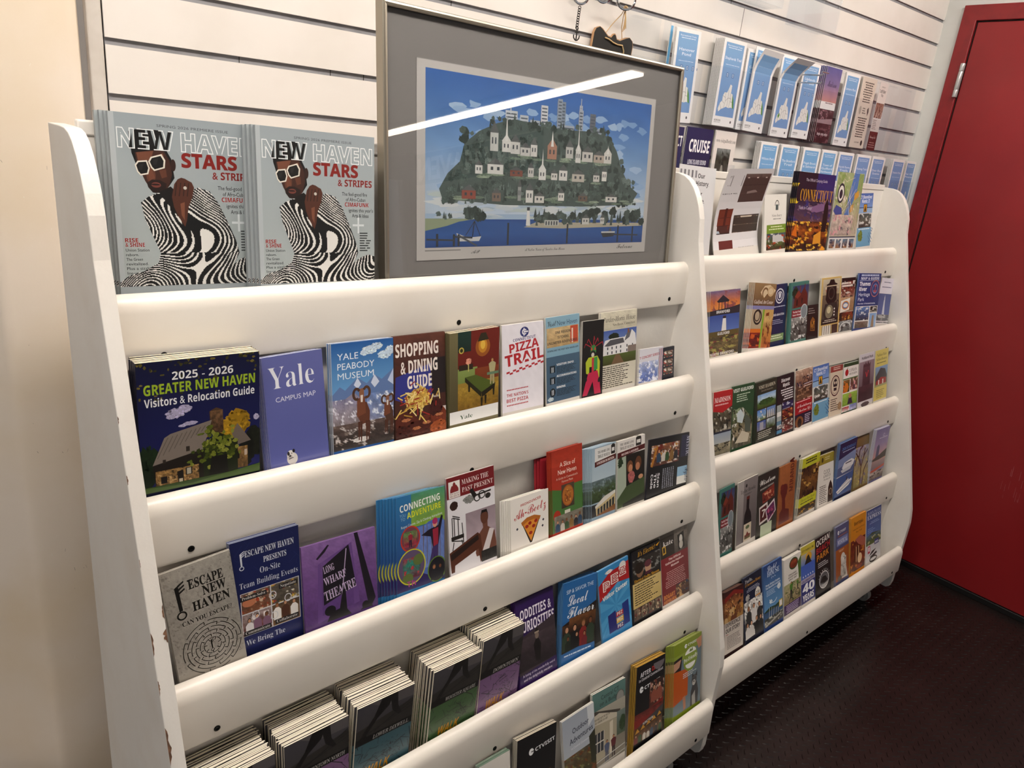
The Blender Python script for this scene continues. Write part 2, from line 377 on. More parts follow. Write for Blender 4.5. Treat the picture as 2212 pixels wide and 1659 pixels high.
lol = ['clear holder half hidden by the picture frame, lower row', 'clear holder with the navy boat trip leaflet, lower row', 'clear holder with the white leaflet with two street photos', 'clear holder with the first blue leaflet of the lower row', 'clear holder second in the lower row of blue leaflets', 'clear holder third in the lower row of blue leaflets',
       'clear holder fourth in the lower row of blue leaflets', 'clear holder fifth in the lower row of blue leaflets', 'clear holder sixth in the lower row of blue leaflets', 'clear holder seventh in the lower row, left of a gap', 'clear holder right of the gap in the lower row', 'clear holder at the right end of the lower row by the door']
for (x, w), l in zip(LOX, lol): holder(x, w, *LO, l, 'clear holders on the slat wall')
holder(1.706, .176, 1.845, 2.06, 1.99, 'empty divided clear acrylic box high on the slat wall', 'clear boxes high on the wall', depth=.06)
holder(1.395, .20, 1.862, 2.02, 1.96, 'empty clear acrylic box at the top edge, above the trail leaflets', 'clear boxes high on the wall', depth=.06)

# ------------------------------------------------------------------ hooks, key chain, chalkboard tag
def ring(mb, c, r, wr, nrm, seg=26):
    c = Vector(c); n = Vector(nrm).normalized(); u = n.orthogonal().normalized(); w = n.cross(u)
    mb.tube([c + (u * cos(2 * pi * i / seg) + w * sin(2 * pi * i / seg)) * r for i in range(seg)], wr, 8, closed=True)
def ring_hook(x, z, label, r=.017):
    t = empty('ring_hook', Matrix.Translation((x, 0, z)))
    m1 = MB(); m1.box(-.012, .012, -.0022, .0, -.004, .034); m1.box(-.012, .012, -.001, .008, .012, .015); m1.build('mount_plate', M['steel'], t, .0006)
    m2 = MB(); m2.tube([(0, -.002, .022), (0, -.012, .022), (0, -.022, .020), (0, -.030, .018)], .0026, 10); ring(m2, (0, -.032, .002), r, .0026, (.45, 1, 0)); m2.build('ring', M['chrome'], t, smooth=True)
    return tag(t, label, 'hook', 'ring hooks on the slat wall')
ring_hook(.900, 1.770, 'steel ring hook holding the dark key chain'); ring_hook(.965, 1.784, 'empty steel ring hook between the key chain and the chalkboard tag'); ring_hook(1.036, 1.787, 'steel ring hook with twine tied through it', .022)
t = empty('key_chain', Matrix.Translation((.900, -.032, 1.752)))
mb = MB(); zc = 0.0
for i in range(9):
    ring(mb, (.0 - i * .0002, 0, -.004 - i * .0048), .0032, .0008, (1, .15, 0) if i % 2 else (.1, 1, 0), 12)
mb.build('chain', M['dark_metal'], t, smooth=True)
mb = MB(); z0 = -.047
mb.tube([(0, 0, z0), (0, 0, z0 - .020)], .0016, 8); mb.tube([(-.005, 0, z0 - .005), (.005, 0, z0 - .005)], .0012, 8)
mb.tube([(-.0085, 0, z0 - .010), (-.0075, 0, z0 - .0155), (-.004, 0, z0 - .019), (0, 0, z0 - .0205), (.004, 0, z0 - .019), (.0075, 0, z0 - .0155), (.0085, 0, z0 - .010)], .0014, 8)
ring(mb, (0, 0, z0 + .003), .003, .0009, (0, 1, 0), 12)
mb.build('anchor_charm', M['dark_metal'], t, smooth=True)
tag(t, 'dark metal key chain with a small anchor charm hanging from a ring hook', 'key chain')
t = empty('chalkboard_tag', Matrix.Translation((1.033, -.0112, 1.677)) @ Matrix.Rotation(rad(5), 4, 'Y'))
def plaque(g):
    w, h = .066 - g, .043 - g
    top = [(-w, .030), (-w + .004, .040), (-.050 + g * .3, .046 - g * .4), (-.040, .044 - g), (-.020, .034 - g), (-.009, .034 - g), (-.004, .041 - g), (0, .043 - g), (.004, .041 - g), (.009, .034 - g), (.020, .034 - g), (.040, .044 - g), (.050 - g * .3, .046 - g * .4), (w - .004, .040), (w, .030)]
    return top + [(w, -h), (-w, -h)]
mb = MB(); mb.prism(plaque(0), 0, .005, axis=1); mb.build('board', M['wood'], t)
mb = MB(); mb.prism(plaque(.0022), -.0006, .0002, axis=1); mb.build('writing_face', M['slate'], t)
mb = MB()
rnd = random.Random(2)
mb.tube([(-.030, -.002, .027), (-.018, -.0025, .0265), (-.004, -.003, .023), (.012, -.0028, .022), (.028, -.0025, .024), (.036, -.002, .014), (.037, -.002, .002)], .0016, 7)
mb.tube([(-.030, .006, .03), (-.012, .001, .06), (-.002, -.012, .082), (-.002, -.019, .096)], .0009, 6)
mb.tube([(.034, .006, .032), (.018, .001, .06), (.004, -.012, .082), (.000, -.019, .096)], .0009, 6)
for a in range(4): mb.tube([(.001, -.017, .084 + a * .003), (.004 + a * .001, -.018, .076), (.008 + a * .002, -.015, .062), (.009 + a * .003, -.013, .048 + a * .003)], .0008, 6)
ring(mb, (-.001, -.019, .094), .004, .0013, (1, .4, .3), 10)
mb.build('twine', M['twine'], t, smooth=True)
tag(t, 'small blank chalkboard tag with wooden edge hanging by jute twine', 'chalkboard tag')
t = empty('prong_hook', Matrix.Translation((1.783, 0, 1.715)))
mb = MB(); mb.box(-.0025, .0025, -.006, -.0005, -.018, .018); mb.build('mount_plate', M['steel'], t, .0008)
for dz in (.011, -.010):
    mb = MB(); mb.tube([(0, -.004, dz), (0, -.05, dz - .001), (0, -.104, dz - .002), (0, -.108, dz + .002)], .0021, 10); mb.build('prong', M['chrome'], t, smooth=True)
mb = MB(); mb.box(-.016, .016, -.1125, -.1095, -.016, .020); mb.build('price_plate', M['acrylic'], t, .001)
mb = MB(); mb.tube([(-.018, -.113, .016), (.018, -.113, .016)], .0018, 8); mb.build('cross_bar', M['chrome'], t, smooth=True)
tag(t, 'steel double prong hook sticking out between the bent trail leaflets', 'hook')

# ------------------------------------------------------------------ printed matter: a small drawing kit that lays ink polygons on paper
_TX = {}
def _map(s, f):
    base = {'b': (0x1D5D4, 0x1D5EE, 0x1D7EC), 's': (0x1D400, 0x1D41A, 0x1D7CE), 'i': (0x1D434, 0x1D44E, 0x1D7CE), 'c': (0x1D4D0, 0x1D4EA, 0x1D7CE)}.get(f)
    if not base: return s
    U, L_, D = base
    r = ''
    for ch in s:
        if ch == 'h' and f == 'i': r += '\u210e'
        elif 'A' <= ch <= 'Z': r += chr(U + ord(ch) - 65)
        elif 'a' <= ch <= 'z': r += chr(L_ + ord(ch) - 97)
        elif ch.isdigit(): r += chr(D + ord(ch) - 48)
        else: r += ch
    return r
_fc = bpy.data.curves.new('glyphs', 'FONT'); _fc.resolution_u = 2; _fo = bpy.data.objects.new('glyphs', _fc)
def _raw(s, off):
    _fc.body = s; _fc.offset = off
    me = _fo.to_mesh()
    v = np.array([(p.co.x, p.co.y) for p in me.vertices]).reshape(-1, 2); f = [tuple(p.vertices) for p in me.polygons]
    _fo.to_mesh_clear()
    return v, f
_CAP = {}
def glyphs(s, f='', off=0.0):                         # outlines scaled to width 1 and cap height 1
    k = (s, f, off)
    if k not in _TX:
        if f not in _CAP: _CAP[f] = _raw(_map('E', f), 0.0)[0][:, 1].max()
        v, fs = _raw(_map(s, f), off)
        if off: v0 = _raw(_map(s, f), 0.0)[0]
        else: v0 = v
        x0, x1 = v0[:, 0].min(), v0[:, 0].max()
        v = v.copy(); v[:, 0] = (v[:, 0] - x0) / max(x1 - x0, 1e-6); v[:, 1] /= _CAP[f]
        _TX[k] = (v, fs)
    return _TX[k]

def inside(poly, X, Y):
    r = np.zeros(X.shape, bool); n = len(poly)
    for i in range(n):
        x1, y1 = poly[i]; x2, y2 = poly[(i + 1) % n]
        if y1 == y2: continue
        c = ((y1 > Y) != (y2 > Y)) & (X < (x2 - x1) * (Y - y1) / (y2 - y1) + x1)
        r ^= c
    return r
def mixh(a, b_, t):
    A_, B_ = lin(a), lin(b_); return tuple(p + (q - p) * t for p, q in zip(A_, B_))

LAYER = 1.6e-5
class Art:
    """u runs 0..1 across the sheet, v runs 0..1 from the top edge down to the lip that hides the rest."""
    def __init__(s, w, vis, hd, th, base='ffffff', paper='efece6', back=None):
        s.w, s.vis, s.hd, s.th = w, vis, hd, th; s.V = []; s.Fc = []; s.Cc = []; s.y = 0.0; s.ly = []
        H = vis + hd; b_, p = lin(base), lin(paper)
        vs = [(x, y, z) for x in (-w / 2, w / 2) for y in (0, th) for z in (0, H)]
        s._put(vs, [(0, 4, 5, 1)], [b_]); s._put(vs, [(2, 3, 7, 6)], [lin(back) if back else b_]); s._put(vs, [(0, 1, 3, 2), (4, 6, 7, 5), (0, 2, 6, 4), (1, 5, 7, 3)], [p] * 4)
    def _put(s, vs, fs, cols):                        # cols: one per face, or a list per face
        vs = s._lay(vs); o = len(s.V); s.V += [tuple(map(float, q)) for q in vs]
        for f, c in zip(fs, cols):
            s.Fc.append(tuple(i + o for i in f)); s.Cc.append([c] * len(f) if not isinstance(c[0], (tuple, list)) else c)
    def _lay(s, vs):                                  # each ink shape lies a hair above whatever it overprints
        if s.y == 0.0: return vs
        xs = [q[0] for q in vs]; zs = [q[2] for q in vs]; b_ = (min(xs), max(xs), min(zs), max(zs)); n = 0
        for (a0, a1, c0, c1), k, op in s.ly:
            if op != s.y and k > n and a0 < b_[1] and a1 > b_[0] and c0 < b_[3] and c1 > b_[2]: n = k
        s.ly.append((b_, n + 1, s.y)); return [(q[0], -LAYER * (n + 1), q[2]) for q in vs]
    def _xz(s, u, v): return ((min(max(u, 0), 1) - .5) * s.w, max(0, s.hd + s.vis * (1 - max(v, 0))))
    def up(s): s.y -= 1.0
    def R(s, u0, v0, u1, v1, c, c2=None):
        s.up(); q = [s._xz(u0, v0), s._xz(u1, v0), s._xz(u1, v1), s._xz(u0, v1)]
        a = lin(c); b_ = lin(c2) if c2 else a
        s._put([(x, s.y, z) for x, z in q], [(0, 1, 2, 3)], [[a, a, b_, b_]])
    def P(s, pts, c):
        s.up(); s._put([(x, s.y, z) for x, z in (s._xz(*q) for q in pts)], [tuple(range(len(pts)))], [lin(c)])
    def E(s, u, v, ru, rv, c, n=20, a0=0, a1=360):
        s.P([(u + ru * cos(rad(a0 + (a1 - a0) * i / n)), v + rv * sin(rad(a0 + (a1 - a0) * i / n))) for i in range(n + (a1 - a0 < 360))], c)
    def O(s, u, v, ru, rv, t, c, n=28, a0=0, a1=360):  # ring or arc of thickness t (in u)
        s.up(); k = t * s.w / s.vis; A_ = [rad(a0 + (a1 - a0) * i / n) for i in range(n + 1)]
        vs = [s._xz(u + ru * cos(a), v + rv * sin(a)) for a in A_] + [s._xz(u + (ru - t) * cos(a), v + (rv - k) * sin(a)) for a in A_]
        s._put([(x, s.y, z) for x, z in vs], [(i, i + 1, n + 2 + i, n + 1 + i) for i in range(n)], [lin(c)] * n)
    def K(s, u, v, ru, rv, c, sd=1, j=.35, n=26):     # ragged blob: crowns, clouds, rocks
        r = random.Random(sd * 77 + int(u * 991) + int(v * 577))
        s.P([(u + ru * cos(2 * pi * i / n) * (1 - j * r.random()), v + rv * sin(2 * pi * i / n) * (1 - j * r.random())) for i in range(n)], c)
        if ru * s.w > .0035:                          # lighter and darker tufts inside
            s.up(); base = lin(c)
            for i in range(int(min(46, 10 + ru * s.w * 2600))):
                a, d = r.uniform(0, 6.3), r.random() ** .5 * (1 - j * .55); x, y = u + ru * d * cos(a), v + rv * d * sin(a); k = r.uniform(.06, .2); f = r.choice((.62, .78, 1.2, 1.42)); rot = r.uniform(0, 6.3)
                q = [s._xz(x + ru * k * cos(rot + t * 1.2566) * r.uniform(.5, 1), y + rv * k * sin(rot + t * 1.2566) * r.uniform(.5, 1)) for t in range(5)]
                s._put([(p[0], s.y, p[1]) for p in q], [(0, 1, 2, 3, 4)], [tuple(min(1, t * f) for t in base[:3]) + (1,)])
    def X(s, u0, v0, u1, v1, t, c):                   # a stroke of width t (in u)
        a = Vector(s._xz(u0, v0)); b_ = Vector(s._xz(u1, v1)); d = (b_ - a)
        if d.length < 1e-7: return
        n = Vector((-d.y, d.x)).normalized() * t * s.w / 2; s.up()
        s._put([(q.x, s.y, q.y) for q in (a - n, b_ - n, b_ + n, a + n)], [(0, 1, 2, 3)], [lin(c)])
    def T(s, txt, u0, u1, vb, h, c, f='', rot=0, off=0.0, sh=0.0):
        v, fs = glyphs(txt, f, off); s.up()
        Lw = (u1 - u0) * (s.w if rot == 0 else s.vis if abs(rot) > 45 else s.w); hh = h * s.vis if abs(rot) <= 45 else h * s.w
        x0, z0 = s._xz(u0, vb); cr, sr = cos(rad(rot)), sin(rad(rot))
        px = v[:, 0] * Lw + sh * v[:, 1] * hh; pz = v[:, 1] * hh
        X_ = x0 + px * cr - pz * sr; Z_ = z0 + px * sr + pz * cr
        s._put(np.stack([X_, np.full(len(X_), s.y), Z_], 1).tolist(), fs, [lin(c)] * len(fs))
    def L(s, u0, v0, u1, v1, n, c, al='l', sd=1, th=.42):
        r = random.Random(sd + n); s.up(); k = lin(c); dv = (v1 - v0) / n
        for i in range(n):
            w_ = (u1 - u0) * r.uniform(.62, 1); a = u0 if al == 'l' else u1 - w_ if al == 'r' else (u0 + u1 - w_) / 2
            x = a                                      # words of uneven length
            while x < a + w_ - .012:
                e = min(a + w_, x + r.uniform(.04, .13)); q = [s._xz(x, v0 + i * dv), s._xz(e, v0 + i * dv), s._xz(e, v0 + i * dv + dv * th), s._xz(x, v0 + i * dv + dv * th)]
                s._put([(p[0], s.y, p[1]) for p in q], [(0, 1, 2, 3)], [k]); x = e + .014
    def G(s, u0, v0, u1, v1, cols, nx=10, ny=10, amp=.25, sd=1, mix=None, pm=.3):   # photographic texture: blotched colour bands
        s.up(); r = np.random.RandomState(sd); cs = np.array([lin(c)[:3] for c in cols.split()]); q = 3 if amp > .1 else 1
        def soft(ny_, nx_, k):                        # random lattice, smoothly enlarged k times
            b0 = r.rand(ny_ + 2, nx_ + 2); y = np.arange(ny_ * k + 1) / k; x = np.arange(nx_ * k + 1) / k; yi, xi = y.astype(int), x.astype(int); fy = (y - yi)[:, None]; fx = (x - xi)[None]
            fy, fx = fy * fy * (3 - 2 * fy), fx * fx * (3 - 2 * fx)
            return (b0[yi][:, xi] * (1 - fx) + b0[yi][:, xi + 1] * fx) * (1 - fy) + (b0[yi + 1][:, xi] * (1 - fx) + b0[yi + 1][:, xi + 1] * fx) * fy
        NY, NX = ny * q, nx * q
        t = np.clip(np.linspace(0, len(cs) - 1, NY + 1)[:, None] + (soft(ny, nx, q) - .5) * amp * 1.6 * (len(cs) > 1), 0, len(cs) - 1); i0 = np.minimum(t.astype(int), max(len(cs) - 2, 0)); fr = (t - i0)[..., None]
        g = cs[i0] * (1 - fr) + cs[np.minimum(i0 + 1, len(cs) - 1)] * fr
        n_ = .6 * soft(ny, nx, q) + .4 * r.rand(NY + 1, NX + 1); g = g * (1 + 1.5 * amp * (n_ * 2 - 1))[..., None]
        if mix:
            mc = np.array([lin(c)[:3] for c in mix.split()]); w_ = soft(ny, nx, q) * .75 + r.rand(NY + 1, NX + 1) * .25; th_ = np.quantile(w_, 1 - pm); pick = np.clip((soft(ny, nx, q) * 1.2 * len(mc)).astype(int), 0, len(mc) - 1)
            g = np.where((w_ > th_)[..., None], mc[pick] * (.75 + .5 * r.rand(NY + 1, NX + 1))[..., None], g)
        nx, ny = NX, NY
        U, Vv = np.meshgrid(np.linspace(u0, u1, nx + 1), np.linspace(v0, v1, ny + 1))
        s._grid(U, Vv, g)
    def _grid(s, U, Vv, g, keep=None):
        ny, nx = U.shape[0] - 1, U.shape[1] - 1
        Xs = (U - .5) * s.w; Zs = s.hd + s.vis * (1 - Vv); o = len(s.V)
        s.V += s._lay([(float(x), s.y, float(z)) for x, z in zip(Xs.ravel(), Zs.ravel())])
        C = np.clip(g, 0, 1).reshape(-1, 3).tolist(); C = [tuple(c) + (1.0,) for c in C]
        for j in range(ny):
            for i in range(nx):
                if keep is not None and not keep[j, i]: continue
                q = (j * (nx + 1) + i, j * (nx + 1) + i + 1, (j + 1) * (nx + 1) + i + 1, (j + 1) * (nx + 1) + i)
                s.Fc.append(tuple(o + k for k in q)); s.Cc.append([C[k] for k in q])
    def Fn(s, u0, v0, u1, v1, nx, ny, fn):            # flat cells: fn(U, V) gives colour indices, -1 leaves a cell out
        s.up(); du, dv = (u1 - u0) / nx, (v1 - v0) / ny
        U, Vv = np.meshgrid(u0 + du * (np.arange(nx) + .5), v0 + dv * (np.arange(ny) + .5)); idx, pal = fn(U, Vv); pal = [lin(c) for c in pal]
        for j in range(ny):
            i = 0
            while i < nx:
                k = idx[j, i]; e = i
                while e + 1 < nx and idx[j, e + 1] == k: e += 1
                if k >= 0:
                    q = [s._xz(u0 + i * du, v0 + j * dv), s._xz(u0 + (e + 1) * du, v0 + j * dv), s._xz(u0 + (e + 1) * du, v0 + (j + 1) * dv), s._xz(u0 + i * du, v0 + (j + 1) * dv)]
                    s._put([(p[0], s.y, p[1]) for p in q], [(0, 1, 2, 3)], [pal[k]])
                i = e + 1
    def C(s, u0, v0, u1, v1, n, sd=1, cl='2b2b33 7a2a2a 35506a c9c3ba 3d5a3a 8a6a3a'):   # a row of people seen small: heads, hair, shoulders
        r = random.Random(sd); cl = cl.split(); sk = 'c99a7c a87556 e0b496 7d5238'.split(); W = (u1 - u0) / n; h = v1 - v0
        for i in range(n):
            u = u0 + W * (i + .5) + r.uniform(-.1, .1) * W; v = v0 + h * r.uniform(.05, .22); k = h * .17; ku = k * s.vis / s.w
            s.P([(u - ku * 1.25, v1), (u - ku * 1.3, v + k * 2.2), (u - ku * .5, v + k * 1.25), (u + ku * .5, v + k * 1.25), (u + ku * 1.3, v + k * 2.2), (u + ku * 1.25, v1)], r.choice(cl))
            s.E(u, v + k * .45, ku * .62, k * .8, r.choice(['2a1c14', '4a3320', '15100e', '7a5a34']), 12); s.E(u, v + k * .6, ku * .46, k * .62, r.choice(sk), 12)
    def man(s, u, v, h, top, leg, skin='b98662', hair='2a1d16'):                          # one standing figure, v = feet
        k = h * s.vis / s.w
        s.P([(u - .10 * k, v), (u - .10 * k, v - .5 * h), (u + .10 * k, v - .5 * h), (u + .11 * k, v), (u + .03 * k, v), (u, v - .42 * h), (u - .04 * k, v)], leg)
        s.P([(u - .12 * k, v - .48 * h), (u - .17 * k, v - .78 * h), (u - .06 * k, v - .85 * h), (u + .06 * k, v - .85 * h), (u + .17 * k, v - .78 * h), (u + .12 * k, v - .48 * h)], top)
        s.E(u, v - .92 * h, .065 * k, .075 * h, hair, 12); s.E(u, v - .905 * h, .05 * k, .06 * h, skin, 12)
    def mesh(s, name, bend=None, mat_='ink', cuts=14):
        me = bpy.data.meshes.new(name); me.from_pydata(s.V, [], s.Fc)
        a = me.color_attributes.new('ink', 'FLOAT_COLOR', 'CORNER')
        flat = np.array([c for f in s.Cc for c in f], dtype=np.float32).ravel(); a.data.foreach_set('color', flat)
        me.materials.append(M[mat_])
        if bend:
            bm = bmesh.new(); bm.from_mesh(me); H = s.vis + s.hd
            for i in range(1, cuts): bmesh.ops.bisect_plane(bm, geom=bm.verts[:] + bm.edges[:] + bm.faces[:], plane_co=(0, 0, H * i / cuts), plane_no=(0, 0, 1))
            for v in bm.verts:
                dx, dy, dz = bend(v.co.x / s.w, (v.co.z) / H); v.co += Vector((dx, dy, dz))
            bm.to_mesh(me); bm.free()
        me.validate(); return me
def ob(name, me, parent=None, mw=None):
    o = bpy.data.objects.new(name, me); COL.objects.link(o)
    if parent: o.parent = parent
    if mw is not None: o.matrix_world = mw
    return o

HD = 0.083
def spot(k, t, d, x, w, r, v, lean):                  # where a sheet stands in a rack pocket
    mw = RK[k][0]; cr, sr, cl, sl = cos(r), sin(r), cos(lean), sin(lean)
    X_ = Vector((cr, -sr * sl, -sr * cl)); Y_ = Vector((0, cl, -sl)); Z_ = Vector((sr, cr * sl, cr * cl))
    loc = Vector((x, LY[t - 1] + .008 + d, LZ[t - 1])) + X_ * (w / 2) - Z_ * (HD - abs(sr) * w * .6)
    return mw @ Matrix.Translation(loc) @ Matrix(((X_[0], Y_[0], Z_[0]), (X_[1], Y_[1], Z_[1]), (X_[2], Y_[2], Z_[2]))).to_4x4()

# ------------------------------------------------------------------ the covers
def zebra(poly, sd=0):
    def fn(U, V):
        m = inside(poly, U, V)
        ph = 96 * (V + .30 * np.sin(3.3 * U + sd)) + 27 * np.sin(5.9 * U + 1.7 * np.sin(6.5 * V)) + 14 * np.sin(8.7 * V - 5.1 * U) + 70 * np.where(V > .82, V - .82, 0) + 14 * np.sin(11 * U) * (V > .8)
        s = np.sin(ph + 2.0 * np.sin(19 * U + 11 * V)) + .25 * np.sin(41 * U - 23 * V)
        return np.where(m, np.where(s > .42, 0, 1), -1), ['e4e2de', '0c0b0c']
    return fn
def a_nhmag(A):
    A.R(0, 0, 1, 1, '9fa8ad', 'b2baba'); A.R(0, 0, .035, 1, 'b6bdc0'); A.T('SPRING 2026 PREMIERE ISSUE', .30, .79, .062, .015, '54595c')
    A.P([(.13, .22), (.118, .10), (.20, .078), (.345, .082), (.36, .20), (.385, .24), (.40, .35), (.36, .40), (.16, .30)], '0f0d0d')
    A.P([(.15, .215), (.33, .185), (.372, .25), (.385, .33), (.36, .40), (.31, .445), (.25, .44), (.205, .375), (.165, .29)], '4a2c20')
    A.P([(.16, .215), (.27, .20), (.25, .25), (.17, .27)], '7b4f3b'); A.E(.245, .34, .03, .05, '6b4331'); A.P([(.22, .30), (.25, .30), (.27, .355), (.235, .37)], '7a4c38')
    A.P([(.215, .385), (.25, .365), (.30, .365), (.345, .385), (.335, .425), (.30, .445), (.25, .44), (.222, .41)], '2c1a14'); A.P([(.285, .225), (.33, .21), (.335, .225), (.30, .245)], '8a5c46'); A.P([(.30, .31), (.345, .30), (.35, .345), (.315, .355)], '6a412f'); A.E(.275, .395, .032, .016, '7a463c'); A.E(.27, .393, .03, .005, '2a1512'); A.E(.395, .275, .018, .035, '3c231a')
    A.P([(.28, .44), (.37, .40), (.42, .44), (.42, .60), (.33, .56)], '1a100c')
    for q, r in (([(.145, .285), (.165, .262), (.225, .255), (.240, .30), (.228, .335), (.178, .345), (.158, .325)], .8), ([(.232, .262), (.25, .235), (.322, .215), (.345, .25), (.338, .295), (.268, .315), (.248, .297)], .8)):
        A.P(q, 'e2ddd2'); cu = sum(a for a, _ in q) / len(q); cv = sum(b_ for _, b_ in q) / len(q); A.P([(cu + (a - cu) * r, cv + (b_ - cv) * r) for a, b_ in q], '151312'); A.P([(cu - .02, cv - .018), (cu + .012, cv - .026), (cu - .002, cv + .012), (cu - .022, cv + .012)], '2d2b2a')
    body = [(.17, .50), (.22, .465), (.29, .44), (.34, .50), (.41, .58), (.46, .58), (.50, .42), (.56, .40), (.64, .42), (.70, .49), (.76, .60), (.82, .72), (.845, .80), (.80, .875), (.86, .84), (.94, .815), (1, .83), (1, 1), (0, 1), (.0, .975), (.06, .935), (.16, .91), (.26, .86), (.28, .80), (.235, .70), (.19, .60)]
    A.P(body, '121112'); A.Fn(0, .39, 1, 1, 190, 130, zebra(body))
    A.P([(.43, .60), (.47, .56), (.50, .70), (.44, .66)], '0d0c0c')
    A.P([(.375, .46), (.395, .385), (.42, .355), (.445, .345), (.47, .35), (.49, .36), (.515, .37), (.53, .40), (.515, .46), (.485, .52), (.47, .60), (.455, .64), (.41, .575), (.385, .52)], '5b3526')
    for a in (.412, .44, .468, .495): A.X(a, .375, a - .015, .455, .006, '331b12')
    A.P([(.43, .50), (.46, .49), (.455, .60), (.435, .57)], '82543f'); A.E(.468, .405, .012, .01, 'c9c5bd')
    for t_, c in ((.034, 'e9ecec'),):
        A.T('NEW HAVEN', .05, .975, .19, .105, c, 'b', off=.034)
    A.T('NEW HAVEN', .05, .975, .19, .105, 'a3acb0', 'b', off=-.004)
    A.T('EW', .158, .395, .19, .105, '0f0d0d', 'b', off=-.004); A.P([(.115, .19), (.138, .105), (.138, .19)], '0f0d0d')
    A.T('STARS', .455, .845, .283, .082, '8a2219', 'b', off=.022); A.T('& STRIPES', .665, .975, .345, .045, '8a2219', 'b', off=.012)
    for i, (tx, a, b_, c) in enumerate((('The feel-good fire', .70, .93, '26282a'), ('of Afro-Cuban', .735, .915, '26282a'), ('CIMAFUNK', .725, .945, 'a93024'), ("ignites this year's", .76, .985, '26282a'), ('Arts & Ideas', .79, .945, '26282a'))):
        A.T(tx, a, b_, .408 + i * .0365, .024 if i != 2 else .028, c, 'b' if i == 2 else '')
    A.R(.84, .555, .855, .665, 'd3d9db'); A.R(.795, .602, .90, .616, 'd3d9db')
    A.T('RISE', .05, .135, .735, .024, 'a93024', 'b'); A.T('& SHINE', .05, .175, .762, .024, 'a93024', 'b')
    for i, tx in enumerate(('Union Station', 'reborn.', 'The Green', 'revitalized.', 'Plus a sizzling', 'line-up of summer', 'festivals!')): A.T(tx, .05, .05 + len(tx) * .0118, .79 + i * .0275, .017, '26282a')
    A.L(.86, .66, .97, .80, 8, '33373a')
def a_guide(A):
    A.R(0, 0, 1, 1, '14183f', '22276a')
    r = random.Random(5)
    for i in range(70):
        u = r.random(); v = r.random() ** 2 * .30; A.K(u, v, r.uniform(.008, .028), r.uniform(.006, .02), r.choice(['4f4a1e', '6a6128', '38361a', '7d7136']), i, .5, 8)
    for u, v, a, b_ in ((.29, .405, .09, .045), (.36, .38, .07, .035), (.25, .43, .04, .02), (.40, .50, .07, .02), (.34, .51, .04, .013), (.97, .53, .03, .03)): A.K(u, v, a, b_, 'b9b3cf', 3, .3)
    A.T('2025 - 2026', .27, .77, .148, .06, 'f3f3f3', 'b'); A.T('GREATER NEW HAVEN', .05, .96, .245, .076, 'a6c034', 'b', off=.006); A.T('Visitors & Relocation Guide', .05, .955, .335, .062, 'f1f1f4', 'b')
    for u, v, a, b_, c in ((.80, .55, .13, .12, 'a3801f'), (.72, .60, .13, .10, 'b08c25'), (.45, .60, .14, .06, '9a7d22'), (.06, .78, .11, .17, '1e3319'), (.02, .88, .10, .15, '15270f'), (.95, .74, .11, .16, '1f2216'), (.88, .80, .08, .16, '15180f')): A.K(u, v, a, b_, c, 2, .3)
    A.P([(.56, .43), (.62, .405), (.675, .43), (.68, .62), (.57, .60)], '5a4330'); A.G(.57, .43, .675, .60, '7a5d42 4a3524', 6, 9, .5, 3)
    A.P([(.09, .79), (.19, .585), (.24, .56), (.58, .50), (.50, .725), (.28, .765)], '8a8078')
    for i in range(9): A.X(.13 + i * .045, .74 - i * .02, .22 + i * .038, .585 - i * .006, .006, '6c635c')
    A.P([(.75, .64), (.80, .56), (.92, .72), (.80, .74)], '7b7068')
    A.P([(.09, .79), (.50, .725), (.52, .97), (.11, .985)], '241d16'); A.G(.11, .84, .46, .985, 'a08050 7a5d38', 18, 8, .45, 4, '4a3a24 c0a070', .25)
    A.G(.76, .76, .89, .94, '9a7a4c 6b5232', 8, 9, .45, 6); A.R(.15, .89, .20, .945, '1a1512'); A.R(.35, .85, .405, .91, '1a1512'); A.R(.36, .855, .395, .905, 'b5ad9c'); A.P([(.28, .87), (.33, .86), (.335, .96), (.29, .97)], '1d1712'); A.R(.295, .93, .325, .965, 'c8bda6')
    A.R(.78, .80, .815, .86, '1a1512'); A.R(.86, .79, .885, .84, 'c9b8a8'); A.R(.36, .68, .39, .72, '3a322b'); A.R(.17, .755, .195, .785, '3a322b')
    A.P([(.50, .73), (.62, .60), (.80, .70), (.80, .99), (.50, .99)], '222b12')
    for i in range(95): A.K(.61 + r.gauss(0, .095), .72 + r.gauss(0, .075), r.uniform(.012, .04), r.uniform(.010, .032), r.choice(['5f6a1f', '7c8430', '485417', '8f9440', '39420f', '69752a']), i, .5, 10)
    A.P([(.57, .80), (.70, .80), (.72, .99), (.54, .99)], '17150f'); A.R(0, .955, 1, 1, '3b5220', '2d4417'); A.P([(0, .96), (.4, .985), (1, .93), (1, 1), (0, 1)], '4b6427')
def bulldog(A):
    A.E(.36, .985, .09, .06, 'd9d6d2'); A.E(.335, .945, .062, .045, 'e4e1dd'); A.E(.30, .93, .02, .02, '2c2a2b'); A.E(.39, .912, .022, .018, '1f1d1e'); A.E(.325, .965, .035, .022, 'b9b3ae'); A.E(.325, .955, .016, .009, '1b1919')
    A.E(.315, .937, .008, .006, '1b1919'); A.E(.355, .932, .008, .006, '1b1919'); A.X(.30, .985, .38, .975, .012, '3a3536')
def a_yalemap(A):
    A.R(0, 0, 1, 1, '6f74ad', '666cab'); A.T('Yale', .08, .84, .30, .20, 'eef0f8', 's', off=-.012); A.T('CAMPUS MAP', .17, .84, .425, .045, 'e6e8f4'); bulldog(A)
